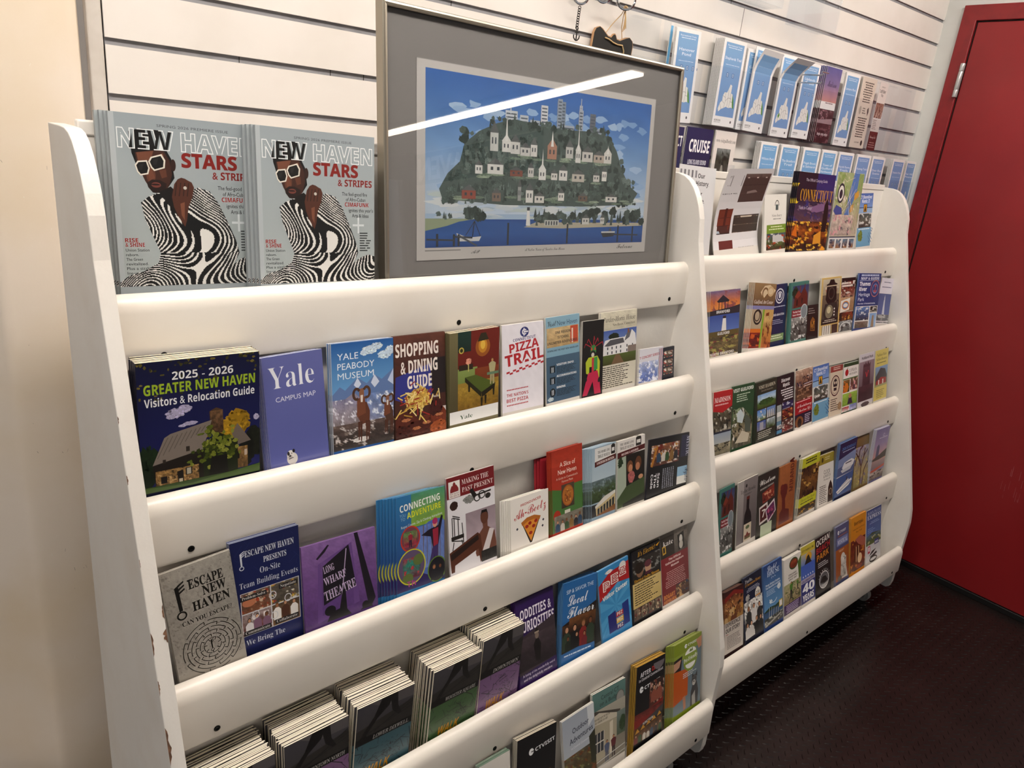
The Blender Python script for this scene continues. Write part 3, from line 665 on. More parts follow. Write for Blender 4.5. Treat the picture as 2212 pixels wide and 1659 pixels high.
def ram(A, u, v, s, c='6d4230'):
    A.P([(u - .13 * s, v + .30 * s), (u - .06 * s, v + .14 * s), (u + .10 * s, v + .16 * s), (u + .17 * s, v + .28 * s), (u + .16 * s, v + .42 * s), (u - .02 * s, v + .44 * s)], c); A.P([(u - .11 * s, v + .10 * s), (u + .06 * s, v + .08 * s), (u + .08 * s, v + .30 * s), (u - .12 * s, v + .34 * s)], '80503a')
    for a, b_ in ((-.08, -.02), (-.03, .0), (.09, .02), (.14, .0)): A.P([(u + a * s - .018 * s, v + .40 * s), (u + a * s + .03 * s, v + .40 * s), (u + a * s + .012 * s, v + (.66 + b_) * s), (u + a * s - .012 * s, v + (.66 + b_) * s)], '5c3626')
    A.P([(u - .06 * s, v - .02 * s), (u + .04 * s, v - .03 * s), (u + .045 * s, v + .06 * s), (u + .01 * s, v + .15 * s), (u - .03 * s, v + .15 * s), (u - .06 * s, v + .06 * s)], '96694f'); A.P([(u - .035 * s, v + .06 * s), (u + .02 * s, v + .06 * s), (u + .01 * s, v + .15 * s), (u - .03 * s, v + .15 * s)], 'e4ddd6')
    A.O(u - .12 * s, v + .04 * s, .095 * s, .085 * s, .055 * s, '5a3d2e', 20, 60, 330); A.O(u + .10 * s, v + .03 * s, .095 * s, .085 * s, .055 * s, '63442f', 20, -150, 120)
def a_peabody(A):
    A.R(0, 0, 1, .55, '2d67a8', '7db2de')
    for u, v, a, b_ in ((.60, .09, .14, .05), (.72, .06, .12, .04), (.52, .11, .08, .03), (.85, .15, .13, .045), (.95, .11, .1, .05)): A.K(u, v, a, b_, 'cfe0f0', 2, .3)
    A.P([(0, .47), (.12, .40), (.2, .44), (.40, .335), (.55, .40), (.68, .325), (.8, .38), (1, .29), (1, .7), (0, .7)], '6d86b4'); A.P([(.40, .335), (.46, .40), (.40, .44), (.34, .40)], 'd5def0'); A.P([(.68, .325), (.76, .40), (.68, .45), (.62, .40)], 'd5def0'); A.P([(1, .29), (1, .45), (.9, .40)], 'c4d0e8')
    A.P([(0, .70), (.2, .52), (.34, .47), (.6, .62), (1, .62), (1, 1), (0, 1)], '9a92a3'); A.G(0, .52, .5, .78, '8f8ca8 a29aa6 8a7f80', 10, 6, .28, 3, 'e2e0ea', .15); A.G(0, .76, 1, 1, '6a5a55 4a3f3c 332c2a', 14, 8, .4, 2, '8d8078 c9c2c0', .15); A.G(.55, .5, 1, .76, '7c92c0 8d93b0', 8, 6, .25, 5, 'dfe6f4', .2)
    A.T('YALE', .09, .42, .155, .058, 'eaf2fa'); A.T('PEABODY', .09, .68, .245, .058, 'eaf2fa'); A.T('MUSEUM', .09, .67, .335, .058, 'eaf2fa')
    A.K(.45, .93, .16, .03, 'd9d6d4', 3, .3); ram(A, .90, .56, .55, '5a4034'); ram(A, .47, .46, .74)
def a_shopping(A):
    A.R(0, 0, 1, 1, '5a3027', '4a2a22'); A.G(0, 0, 1, .3, '6a3e30 4e2c24', 5, 4, .25, 2); A.P([(.02, .40), (.70, .30), (.72, .62), (.35, .70), (0, .62)], '3b3f8e'); A.R(.72, .25, 1, .62, '2a1e22'); A.R(.70, .76, 1, .83, 'd9d2cf')
    for tx, a, b_, v in (('SHOPPING', .03, .86, .205, ), ('& DINING', .12, .84, .375), ('GUIDE', .24, .72, .53)): A.T(tx, a, b_, v, .125, 'efe6df', 'b', off=.01)
    A.T('Pacifico', .74, .88, .655, .022, 'e9e2dd', 'b')
    for u, v, a, b_, c in ((.2, .86, .25, .12, '5e2a1c'), (.62, .92, .28, .12, '6f3420'), (.86, .86, .18, .12, '7b3a24'), (.78, .76, .16, .10, '4b1d18'), (.45, .95, .3, .1, '542318'), (.85, .97, .2, .08, 'a0582e'), (.1, .97, .16, .08, '47190f')): A.K(u, v, a, b_, c, 4, .2)
    for u, v in ((.2, .84), (.6, .9), (.85, .84), (.4, .94)): A.K(u, v, .1, .02, 'b87a55', 5, .4)
    r = random.Random(8)
    A.K(.45, .64, .30, .12, 'c9a552', 3, .3)
    for i in range(70):
        u, v = r.gauss(.42, .17), r.gauss(.65, .065); a = r.uniform(0, 6.3); A.X(u, v, u + .16 * cos(a), v + .08 * sin(a) + .03, .02, r.choice(['e3c976', 'd6b45c', 'f0deA0'.lower(), 'b98f3f', 'a3332a']))
def a_cafe(A):                                        # generic interior: red wall, green table, lamp (no known painting)
    A.R(0, 0, 1, 1, '7a2a20', '702418'); A.R(0, 0, .16, .86, '7d7656', '5a5238'); A.R(.16, 0, .42, .22, '24423a', '1c342e'); A.E(.23, .20, .05, .035, 'c6b45a'); A.E(.23, .20, .03, .022, '3a3a1a')
    A.E(.66, .19, .15, .11, 'a3622a'); A.E(.66, .18, .09, .08, 'c98f34'); A.E(.66, .17, .05, .05, 'e4bd54'); A.P([(.55, .13), (.62, .04), (.72, .04), (.78, .12)], '3a3220')
    A.R(.16, .40, .55, .62, '8fa05e', '7c8c4a'); A.R(.18, .36, .46, .42, '3c2c20'); A.K(.37, .33, .07, .045, 'e2a08a', 2, .4); A.X(.37, .36, .37, .44, .02, 'c9c07a')
    A.R(.50, .42, 1, .58, '8d4a2a', '7c4022'); A.R(.16, .56, 1, .9, 'a5883a', '8f7028'); A.G(.16, .60, 1, .86, 'b0923e 8a6a26', 16, 10, .22, 3); A.P([(.30, .50), (.52, .49), (.93, .62), (.64, .70)], '5c6a2c'); A.P([(.30, .50), (.64, .70), (.64, .76), (.30, .55)], '33301a'); A.P([(.64, .70), (.93, .62), (.92, .67), (.65, .76)], '2a2614')
    for u, v in ((.36, .57), (.62, .76), (.70, .74), (.87, .66)): A.P([(u, v), (u + .05, v), (u + .04, v + .10), (u + .01, v + .10)], '2a2412')
    A.man(.86, .63, .30, 'b9b28a', 'b0a880', 'c79a6a', '6a4a2a'); A.R(.75, .49, 1, .52, '6f8a70')
    A.R(0, .86, 1, 1, 'f0f0ee'); A.T('Yale', .20, .46, .96, .045, '2f5a38', 's', off=-.01)
def a_pizza(A):
    A.R(0, 0, 1, 1, 'e6e3ea'); A.G(0, 0, 1, 1, 'e6e3ea e8e5ec', 14, 20, .03, 2); A.E(.53, .10, .105, .058, '2b3478'); A.O(.53, .10, .062, .034, .022, 'e6e3ea', 24, 40, 320); A.R(.525, .09, .62, .108, 'e6e3ea'); A.R(.508, .055, .53, .145, 'e6e3ea')
    A.T('CONNECTICUT', .26, .80, .20, .032, '353d7c', 'b', rot=3); A.T('PIZZA', .18, .88, .325, .10, 'b72a34', 'b', rot=5, off=.01); A.T('TRAIL', .08, 1.0, .475, .125, 'b72a34', 'b', rot=5, off=.014)
    for i in range(13):
        for j in range(2):
            if (i + j) % 2 == 0: A.P([(.10 + i * .075, .535 - i * .0075 + j * .022), (.175 + i * .075, .528 - i * .0075 + j * .022), (.175 + i * .075, .55 - i * .0075 + j * .022), (.10 + i * .075, .557 - i * .0075 + j * .022)], 'b72a34')
    for i in range(14):
        A.P([(.10 + i * .037, .745), (.118 + i * .037, .735), (.137 + i * .037, .745), (.118 + i * .037, .755)], 'b72a34'); A.P([(.10 + i * .037, .925), (.118 + i * .037, .915), (.137 + i * .037, .925), (.118 + i * .037, .935)], 'b72a34')
    A.T("THE NATION'S", .10, .62, .825, .036, 'b72a34', 'b'); A.T('BEST PIZZA', .10, .62, .89, .040, 'b72a34', 'b')
def a_visit(A):
    A.R(0, 0, 1, .46, '8fb2c4', '86aabd'); A.R(0, .46, 1, 1, '4e6a80', '46617a'); A.T('Visit', .05, .30, .105, .065, '1d2630', 'c'); A.T('New Haven', .33, .93, .105, .055, '33506a')
    A.G(.02, .125, .97, .35, 'd0b78c b59a70', 7, 5, .2, 2); A.R(.72, .13, .95, .33, 'c0563a'); A.R(.76, .16, .80, .33, 'e8ded0')
    for i, (tx, a, b_) in enumerate((('ONE REGION.', .27, .74), ('15 TOWNS.', .33, .68), ('UNLIMITED ADVENTURES', .04, .93))): A.T(tx, a, b_, .20 + i * .058, .030, '16202a', 'b')
    A.T('DOWNLOAD THE VISIT NEW HAVEN APP', .04, .96, .40, .020, '22303c', 'b')
    for i, tx in enumerate(('VISITOR INFO', 'ACCOMMODATIONS', 'DINING')):
        v = .575 + i * .135; A.T(tx, .30, .30 + .043 * len(tx), v, .024, 'f0f3f5', 'b'); A.L(.30, v + .015, .94, v + .10, 5, '1c2833'); (A.E(.18, v + .04, .085, .052, '1b2630') if i == 2 else A.R(.10, v - .01, .26, v + .075, '24343f'))
        A.X(.16, v + .01, .16, v + .07, .015, 'dfe6ea'); A.X(.20, v + .01, .20, v + .07, .015, 'dfe6ea')
    A.K(.12, .96, .1, .03, 'b9c6cc', 2, .4)
def a_lobster(A):
    A.R(0, 0, 1, 1, '131015')
    for a, b_ in ((.15, .30), (.28, .24), (.55, .21), (.72, .24), (.95, .30)): A.X(.5, .37, a, b_, .03, 'a3283a'); A.X(a, b_, a - .06 if a < .5 else a + .03, b_ + .05, .025, 'a3283a')
    A.E(.52, .40, .14, .075, '3f8a4a'); A.E(.50, .455, .14, .055, '1f2a22'); A.E(.44, .38, .03, .02, 'c9303a'); A.E(.60, .38, .03, .02, 'c9303a'); A.E(.5, .46, .07, .03, 'd0c8c0')
    A.P([(.2, .70), (.17, .55), (.30, .49), (.72, .48), (.85, .56), (.84, .78), (.7, .76), (.66, .62), (.35, .62), (.34, .72)], 'b7c43a'); A.P([(.55, .50), (.72, .49), (.74, .66), (.55, .68)], '3f9a52'); A.P([(.46, .50), (.56, .50), (.56, .70), (.46, .70)], 'c23a4c')
    A.P([(.30, .70), (.74, .68), (.86, .84), (.92, 1), (.62, 1), (.52, .82), (.26, 1), (.05, 1), (.16, .86)], 'c02a55'); A.K(.2, .78, .06, .04, '202226', 2); A.K(.82, .82, .06, .04, '202226', 3)
def a_pardee(A):
    A.R(0, 0, 1, .23, 'cfcab8'); A.G(0, 0, 1, .23, 'd6d1bf c6c0ad', 9, 6, .12, 2); A.T('Pardee-Morris House', .06, .95, .125, .062, '2a241d', 'i'); A.T('New Haven, Connecticut', .32, .95, .185, .032, '3a342c', 's', off=-.01)
    A.R(0, .235, 1, .52, '4a64a8', '8ea4cc'); A.K(.36, .33, .17, .07, '1e2a1c', 2); A.P([(.12, .36), (.30, .345), (.66, .345), (.74, .30), (.86, .26), (.97, .32), (1, .45), (.98, .56), (.06, .55), (.08, .42)], 'e2e1e2'); A.P([(.10, .43), (.26, .36), (.62, .355), (.66, .42), (.2, .44)], '5a5a60'); A.P([(.66, .40), (.72, .30), (.86, .26), (.80, .36)], '6a6a70'); A.R(.74, .245, .79, .30, '8a5a44')
    for u in (.18, .30, .42, .54, .72, .88):
        for v in (.45, .51): A.R(u, v, u + .03, v + .035, '2d3440')
    A.R(.76, .47, 1, .56, '8a7c74'); A.R(0, .555, 1, .685, '5a6a30', '4a4a22'); A.P([(.42, .56), (.52, .56), (.66, .685), (.30, .685)], '7a6248'); A.R(0, .685, 1, 1, 'd6d1c2'); A.L(.06, .71, .95, 1.0, 11, '4a453c', th=.45)
def a_concert(A):
    A.R(0, 0, 1, 1, 'd9d8e0'); A.T('T CONCERT SERIES', .02, .84, .30, .075, 'b0304a', 'b', rot=4); A.G(0, .38, .80, 1, 'b9c2e0 7f90c4 5a70b0', 9, 7, .25, 3, 'e4e6f2', .3)
    for i in range(5):
        for j in range(6): A.X(.82 + i * .04 + (.02 if j % 2 else 0), .05 + j * .16, .82 + i * .04 + (0 if j % 2 else .02), .21 + j * .16, .02, 'b8304a' if i % 2 else '3a3a60')
def a_darkcard(A):
    A.R(0, 0, 1, 1, '1c1e30')
    for v in (.12, .42, .70): A.G(.12, v, .88, v + .22, '7a6a5a 4a3a34', 5, 4, .5, 3, 'c03a30 e0d8d0', .3)
def key_mark(A, u, v, s, c='17140f'):
    A.O(u, v + .165 * s, .062 * s, .036 * s, .020 * s, c, 22); A.P([(u - .02 * s, v + .13 * s), (u - .035 * s, v - .07 * s), (u + .012 * s, v - .085 * s), (u + .022 * s, v + .125 * s)], c)
    for k in range(3): A.P([(u + .005 * s, v - .085 * s + k * .030 * s), (u + .085 * s, v - .11 * s + k * .030 * s), (u + .087 * s, v - .096 * s + k * .030 * s), (u + .005 * s, v - .068 * s + k * .030 * s)], c)
def a_escape(A):
    A.R(0, 0, 1, 1, 'a7a29a'); A.G(0, 0, 1, 1, 'a8a39b a09b94 a6a19a', 26, 36, .11, 4, '938e87', .10)
    r = random.Random(2)
    for i in range(90): A.K(r.random(), r.random(), .004, .003, '3f3a35', i, .5, 6)
    A.T('ESCAPE', .35, .85, .225, .085, '1a1712', 's', off=.012); A.T('NEW', .53, .87, .325, .085, '1a1712', 's', off=.012); A.T('HAVEN', .36, .90, .44, .085, '1a1712', 's', off=.012); key_mark(A, .20, .25, 1.15); A.R(.345, .135, .40, .15, '1a1712')
    A.T('CAN YOU ESCAPE?', .18, .90, .545, .042, '1a1712', 's')
    for i, rr in enumerate((.13, .19, .25, .31, .37, .43)):
        for k in range(7):
            a = k * 51 + i * 23; A.O(.54, .83, rr, rr * .60, .011, '1a1712', 8, a, a + 43)
            q = rad(a + 43); A.X(.54 + rr * cos(q), .83 + rr * .6 * sin(q), .54 + (rr - .05) * cos(q), .83 + (rr - .05) * .6 * sin(q), .011, '1a1712')
    key_mark(A, .53, .805, .42)
def a_presents(A):
    A.R(0, 0, 1, 1, '1f2758', '1d2a66'); r = random.Random(4)
    for i in range(14): u, v = r.random(), r.random() * .4; A.X(u, v, u + r.uniform(-.2, .2), v + r.uniform(-.1, .1), .004, '2f3a70')
    A.T('ESCAPE NEW HAVEN', .20, .92, .155, .055, 'd5d8e2', 's'); key_mark(A, .15, .155, .55, 'd5d8e2'); A.T('PRESENTS', .46, .80, .245, .05, 'd5d8e2', 's'); A.T('On-Site', .40, .70, .335, .055, 'd0d4e0', 's', off=-.012); A.T('Team Building Events', .10, .96, .43, .052, 'd0d4e0', 's', off=-.012)
    A.R(.10, .475, .97, .875, 'd8d8dc'); q = [(.11, .48, .53, .665), (.545, .48, .96, .665), (.11, .675, .53, .87), (.545, .675, .96, .87)]
    A.G(*q[0], '6a5a50 8a5a40', 9, 7, .35, 2, 'b04a30 d8c0a8', .25); A.G(*q[1], '6a6258 5a5248', 9, 7, .35, 3, 'c94a3a d0b050 e0dcd4', .15); A.G(*q[2], '9a8a88 7a4038', 9, 7, .4, 5, 'e8e0e0', .2); A.G(*q[3], '5a4a3a 8a6a48', 9, 7, .35, 6)
    A.C(.13, .69, .52, .85, 3, 2, 'e4e0e2 d8d0d4 8a6a80'); A.C(.56, .66, .95, .82, 3, 4, 'd8d4cc ece8e4 5a3a2a'); A.E(.22, .57, .1, .04, 'c08060')
    for u, v in ((.565, .575), (.79, .645), (.305, .70), (.575, .77)): A.O(u, v, .055, .038, .012, 'd8d8dc', 18)
    for tx, a, b_, v in (('Problem-Solve', .12, .46, .535), ('Negotiate', .68, .92, .53), ('Communicate', .14, .50, .86), ('Collaborate', .60, .92, .85)): A.R(a - .02, v - .032, b_ + .02, v + .012, '2a2628'); A.T(tx, a, b_, v, .026, 'e2e0dc', 's', off=-.01)
    A.T('We Bring The', .14, .72, .965, .05, 'd0d4e0', 's', off=-.012)
def a_longwharf(A):
    A.R(0, 0, 1, 1, '7a5a94', '5a3a78'); A.G(0, 0, 1, 1, '8a6aa0 76548e 5a3a76', 16, 18, .14, 3)
    A.P([(.70, .0), (.75, .0), (.97, .90), (.90, 1), (.86, .95)], '1d1524'); A.P([(.20, .20), (.30, .13), (.36, .06), (.34, .05), (.18, .185)], '241a2c'); A.P([(.20, .26), (.66, .10), (.74, .88), (.16, .98)], '6e4e8a'); A.G(.23, .24, .66, .9, '76568f 5e3f7c', 8, 10, .12, 7)
    A.P([(.26, .30), (.62, .12), (.70, .66), (.25, .78)], '1a1320'); A.X(.585, .16, .50, .72, .012, 'b7a4c4')
    A.T('LONG', .275, .42, .395, .085, 'c9b6d4', 's', rot=9); A.T('WHARF', .275, .58, .545, .095, 'c9b6d4', 's', rot=9); A.T('THEATRE', .275, .71, .735, .115, 'c9b6d4', 's', rot=9)
    A.E(.33, .87, .075, .062, '140e18'); A.P([(.28, 1), (.34, .90), (.46, .88), (.51, .66), (.55, .66), (.56, .92), (.62, 1)], '140e18'); A.E(.82, .95, .05, .05, '140e18'); A.P([(.74, 1), (.80, .96), (.90, .97), (.93, 1)], '140e18')
def a_connect(A):
    A.R(0, 0, 1, 1, '3a7fb0', '2a3a80'); A.P([(.35, 0), (1, 0), (1, .40), (.80, .42), (.5, .2)], '8fb33a'); A.G(.3, 0, 1, .35, '5a9a7a 8fb040', 6, 5, .12, 2); A.R(0, .80, 1, 1, '3a2a6e', '2e2260')
    A.E(.80, .62, .48, .30, '5a74b8'); A.G(.40, .36, .98, .82, '6a84c4 7a90c8', 8, 8, .15, 3); r = random.Random(3)
    for i in range(12): u = r.uniform(.4, 1); A.X(u, .36, u + r.uniform(-.03, .03), .78, .012, '7a6a6a')
    A.T('CONNECTING', .08, .90, .165, .07, 'f2f4ee', 'b', rot=4); A.T('ADVENTURE', .22, .92, .245, .062, 'd8dc3a', 'b', rot=4); A.T('YOU', .07, .19, .215, .03, '9ac0d8'); A.T('TO', .09, .18, .255, .03, '9ac0d8'); A.T('Ropes Course, Zip & Climbing Attractions', .10, .95, .335, .026, 'dde8ea', '', rot=5)
    A.P([(.50, .46), (.66, .42), (.86, .40), (.92, .30), (.96, .31), (.90, .48), (.86, .62), (.80, .90), (.72, .90), (.76, .66), (.70, .50)], '241c30'); A.P([(.74, .43), (.86, .42), (.86, .62), (.76, .62)], 'a03048'); A.P([(.74, .62), (.86, .60), (.84, .88), (.76, .88), (.78, .70), (.70, .86), (.64, .84)], '4a3a70'); A.E(.79, .37, .05, .042, 'd8a088'); A.E(.79, .345, .055, .035, 'b03a70')
    A.E(.28, .46, .20, .135, '7a4a5a'); A.G(.14, .38, .42, .54, '6a8a5a a03a50', 5, 5, .4, 3); A.O(.28, .46, .20, .135, .025, 'c0402c', 30); A.man(.28, .55, .16, 'a03048', '3a2a40')
    A.E(.30, .76, .29, .19, '6a5a78'); A.G(.12, .66, .48, .88, 'a04a5a 3a7a70 7a3a50', 7, 6, .4, 6, '3a8a7a c03a48', .3); A.E(.44, .70, .11, .06, '6a7a44'); A.E(.22, .88, .11, .06, '6a7a44'); A.O(.30, .76, .29, .19, .022, 'c9c83a', 34)
    A.E(.83, .87, .20, .14, '1e1c28'); A.O(.83, .87, .20, .14, .02, '6a8a3a', 30); A.C(.70, .79, .96, .98, 2, 5, '20202a 2a2a34'); A.T('Th', .20, .38, .965, .06, 'b04a90', 'b')
def a_past(A):
    A.R(0, 0, 1, 1, 'e2e0e4'); A.R(0, 0, 1, .22, '7c1f26'); A.R(.04, .045, .27, .215, 'e8e4e0'); A.P([(.07, .13), (.10, .09), (.20, .085), (.24, .125), (.24, .155), (.07, .16)], '8a2a2e'); A.E(.155, .09, .03, .035, '8a2a2e'); A.T('NEW HAVEN', .06, .25, .182, .018, '8a2a2e', 's'); A.T('MUSEUM', .06, .25, .206, .018, '8a2a2e', 's')
    A.T('MAKING THE', .31, .88, .105, .052, 'e8dcd8', 's', off=-.008, rot=1); A.T('PAST PRESENT', .31, .97, .185, .050, 'e8dcd8', 's', off=-.008, rot=1)
    A.R(.36, .42, 1, .84, '9a8a90', 'b5a8ac'); A.G(.36, .42, 1, .75, '9c8c94 b8a8b0', 7, 6, .08, 2)
    A.K(.13, .30, .09, .05, '3a2218', 2, .15); A.K(.45, .28, .14, .05, '8a8a88', 3, .3); A.P([(.46, .19), (.52, .17), (.62, .26), (.55, .29)], '201c1c'); A.O(.72, .27, .08, .045, .02, '26221f'); A.O(.62, .29, .07, .04, .02, '26221f'); A.X(.58, .26, .92, .25, .03, '2a2522'); A.E(.85, .30, .06, .03, '33302c')
    for a, b_, c_, d in ((.08, .42, .08, .66), (.12, .42, .12, .66), (.20, .44, .20, .66), (.28, .50, .30, .74), (.10, .68, .04, .84), (.26, .68, .31, .84), (.09, .42, .24, .46), (.06, .66, .30, .70), (.09, .40, .24, .44)): A.X(a, b_, c_, d, .018, '1f1a18')
    A.R(.05, .62, .31, .66, '2a2320')
    A.P([(.54, .88), (.60, .70), (.72, .63), (.70, .55), (.82, .55), (.82, .63), (.97, .70), (1, .84), (1, .92), (.56, .92)], '7a5040'); A.E(.755, .52, .085, .075, '6a4232'); A.P([(.67, .50), (.70, .44), (.81, .44), (.84, .50), (.80, .47), (.71, .47)], '17110e'); A.P([(.66, .92), (.86, .66), (.96, .68), (.80, .94)], 'd8d0d0')
    A.P([(0, .78), (.60, .66), (.66, .70), (.70, .95), (.64, 1), (.60, .84), (.10, .93), (.09, 1), (.02, 1)], '5f3422'); A.P([(.02, .80), (.60, .685), (.62, .74), (.03, .87)], '2c1a14'); A.G(.66, .88, 1, 1, '2a2826 3a3836', 6, 4, .4, 3)
def a_beetz(A):
    A.R(0, 0, 1, 1, 'ece8e2'); A.T('PRONOUNCED', .27, .80, .20, .05, 'b8403a', 'b', rot=6); A.T('Ah-Beetz', .10, .95, .44, .17, 'bb3530', 'c', rot=7)
    A.P([(.28, .52), (.42, .46), (.62, .45), (.78, .50), (.55, .98), (.50, .98)], '2a1c14'); A.P([(.30, .54), (.42, .49), (.62, .48), (.75, .53), (.53, .95)], 'd9943a'); A.P([(.27, .52), (.42, .45), (.62, .44), (.79, .50), (.76, .57), (.60, .52), (.44, .53), (.30, .59)], 'b9742c')
    for u, v in ((.42, .63), (.60, .66), (.52, .78), (.66, .57), (.50, .58)): A.E(u, v, .045, .035, 'a83226')
    for u, v in ((.17, .62), (.86, .60), (.84, .72)): A.P([(u - .03, v), (u, v - .03), (u + .03, v), (u, v + .03)], '3a3a4a')
def a_slice(A):
    A.R(0, 0, 1, .52, 'b5402c', 'a83a28'); A.G(0, 0, 1, .2, 'a83824 b8452e', 6, 5, .12, 2); A.R(0, .46, 1, 1, '4f7a3c', '55804a'); A.P([(0, .46), (.3, .50), (.7, .46), (1, .42), (1, .38), (0, .38)], 'b03e2a')
    A.T('A Slice of', .26, .76, .215, .055, 'f0e2d6'); A.T('New Haven', .20, .80, .305, .058, 'f0e2d6'); A.T("A Guide to Connecticut's", .14, .84, .365, .026, 'e8cfc0'); A.T('Famous Pizza', .32, .68, .41, .026, 'e8cfc0')
    A.G(.30, .44, .72, .73, '5a4a3c 4a3c30', 6, 6, .2, 3); A.E(.51, .585, .19, .13, 'a8622a'); A.E(.51, .585, .165, .112, 'b97a38'); A.G(.40, .51, .62, .66, 'b57a38 9a5a28', 8, 7, .3, 4, 'd8a858 7a3a1c', .3)
    A.E(.15, .80, .12, .07, 'b03e2a'); A.G(.06, .80, 1, 1, '8a8578 6a6258', 8, 6, .25, 5); A.R(.40, .76, .58, .80, 'd8d4c8'); A.C(.10, .84, .98, 1.0, 6, 3)
def a_motion(A):
    A.R(0, 0, 1, .5, '9fb4c4', 'b8c8d2'); A.R(.12, .02, 1, .21, 'dcdcda'); A.P([(.12, .21), (1, .17), (1, .245), (.12, .285)], '5a201e'); A.T('THE SHORE LINE', .24, .74, .10, .035, '33302e', 's'); A.T('TROLLEY MUSEUM', .24, .74, .165, .042, '33302e', 's'); A.P([(.80, .03), (.97, .03), (.97, .16), (.80, .16)], '33302e'); A.E(.885, .05, .085, .035, '33302e'); A.R(.83, .07, .94, .12, 'dcdcda'); A.T('A MUSEUM IN MOTION', .20, .93, .255, .035, 'e8dcd6', 'b', rot=3)
    A.G(0, .48, 1, .80, '6a7a80 4a5a3a 3a4a30', 10, 8, .35, 3, '8a9aa0', .12); A.R(0, .82, 1, 1, '33363a', '2a2c30'); A.P([(.16, .86), (.55, .78), (1, .72), (1, 1), (.2, 1)], 'c9b890'); A.P([(.14, .85), (.52, .745), (1, .70), (1, .745), (.16, .885)], 'd8d6ce')
    for i in range(6): A.P([(.24 + i * .125, .90 - i * .018), (.33 + i * .125, .885 - i * .018), (.33 + i * .125, .99 - i * .016), (.24 + i * .125, 1.0 - i * .014)], '2e3438')
    A.P([(.2, .99), (1, .91), (1, 1), (.2, 1)], '8a5a2a')
def a_member(A):
    A.R(0, 0, 1, 1, '3a3a34', '2a2e24'); A.R(0, 0, 1, .23, 'dcd8d4'); A.P([(0, .17), (1, .14), (1, .21), (0, .25)], '5a1a1e'); A.T('THE SHORE LINE', .08, .58, .075, .035, '3a3634', 's'); A.T('TROLLEY MUSEUM', .08, .58, .135, .04, '3a3634', 's'); A.P([(.66, .02), (.86, .02), (.86, .14), (.66, .14)], '33302e'); A.E(.76, .03, .10, .035, '33302e'); A.R(.69, .05, .83, .10, 'dcd8d4'); A.T('BECOME A MEMBER', .14, .76, .225, .03, 'ecdcd8', 'b', rot=3)
    A.P([(0, .26), (.30, .24), (.34, 1), (0, 1)], 'a9b4a4'); A.K(.1, .32, .12, .09, '2c4028', 2, .5); A.R(.32, .24, 1, .70, '241e1a', '1c1814'); A.E(.45, .42, .11, .09, '7a5034'); A.E(.76, .40, .12, .10, '6a442c'); A.E(.47, .45, .075, .06, 'c08a68'); A.E(.74, .45, .08, .06, 'b98262'); A.K(.50, .58, .14, .10, 'b06a68', 2, .2); A.E(.86, .62, .09, .035, 'c99a7a')
    A.P([(0, .86), (.32, .70), (1, .64), (1, .92), (.35, .98), (0, 1)], '4a5a3a'); A.P([(.2, .95), (1, .88), (1, 1), (.2, 1)], '2a2c28')
def a_mystic(A):
    A.R(0, 0, 1, 1, '14141c'); A.R(.80, .03, .97, .44, '22284e'); A.T('MYSTIC', .94, 1.32, .06, .075, 'c9cce0', 's', rot=-90); A.G(.06, .12, .76, .50, '8a5a40 5a3a30', 9, 7, .5, 2, 'c08a40 d8d0c8 7a2a20', .4); A.C(.2, .18, .72, .44, 5, 3); A.X(.08, .5, .2, .14, .05, 'b07a30')
    for i, tx in enumerate(('Scan', 'The', 'Code')): A.T(tx, .24 - i * .08, .50 - i * .08, .64, .055, 'e8e8ec', 'b', rot=-90)
    for i in range(6): A.L(.62 - i * .05, .58, .645 - i * .05, .96, 12, 'a9acb8', th=.7, sd=i)
    A.R(.74, .62, .99, .95, '9ac0dc'); A.R(.74, .80, .99, .95, 'e8e8e4'); A.T('Mystic', .94, 1.2, .66, .09, '2a3a5a', 'c', rot=-90)
def walkmap(title, tint):
    def a(A):
        A.R(0, 0, 1, .50, '55535a', '4a484a'); A.P([(0, .34), (1, .20), (1, .52), (0, .52)], '3a3836'); A.P([(.2, 0), (1, 0), (1, .16), (.5, .14)], '6a6668')
        A.P([(.42, 0), (.62, 0), (.56, .14), (.36, .26), (.20, .42), (.10, .44), (.12, .40), (.30, .22)], '1c1a1c'); A.P([(.56, 0), (.70, 0), (.72, .20), (.80, .34), (.74, .35), (.62, .24)], '211f21'); A.P([(.10, .44), (.2, .40), (.18, .46), (.06, .47)], '121112')
        for i in range(3): A.X(.1 + i * .1, .44, 1, .30 - i * .06, .012, '2a282a')
        A.R(0, .46, 1, .56, '121214'); A.T(title, .30, .94, .54, .052, 'd9d8d4', 'i'); A.R(0, .56, 1, 1.4, tint); r = random.Random(len(title))
        dk = '2a2a2e'
        for i in range(60):
            u, v = r.random(), r.uniform(.58, 1.38); a_ = r.uniform(0, 6.3); l = r.uniform(.08, .3)
            A.X(u, v, min(1, max(0, u + l * cos(a_))), min(1.4, max(.56, v + l * .6 * sin(a_))), r.choice((.006, .008, .012)), dk)
        for i in range(90): u, v = r.gauss(.62, .14), r.gauss(.86, .10); A.X(u, v, u + r.uniform(-.05, .05), v + r.uniform(-.03, .03), .006, dk)
        A.T('WALK', .18, .62, 1.06, .13, 'd09a1e', 'b', sh=.2)
    return a
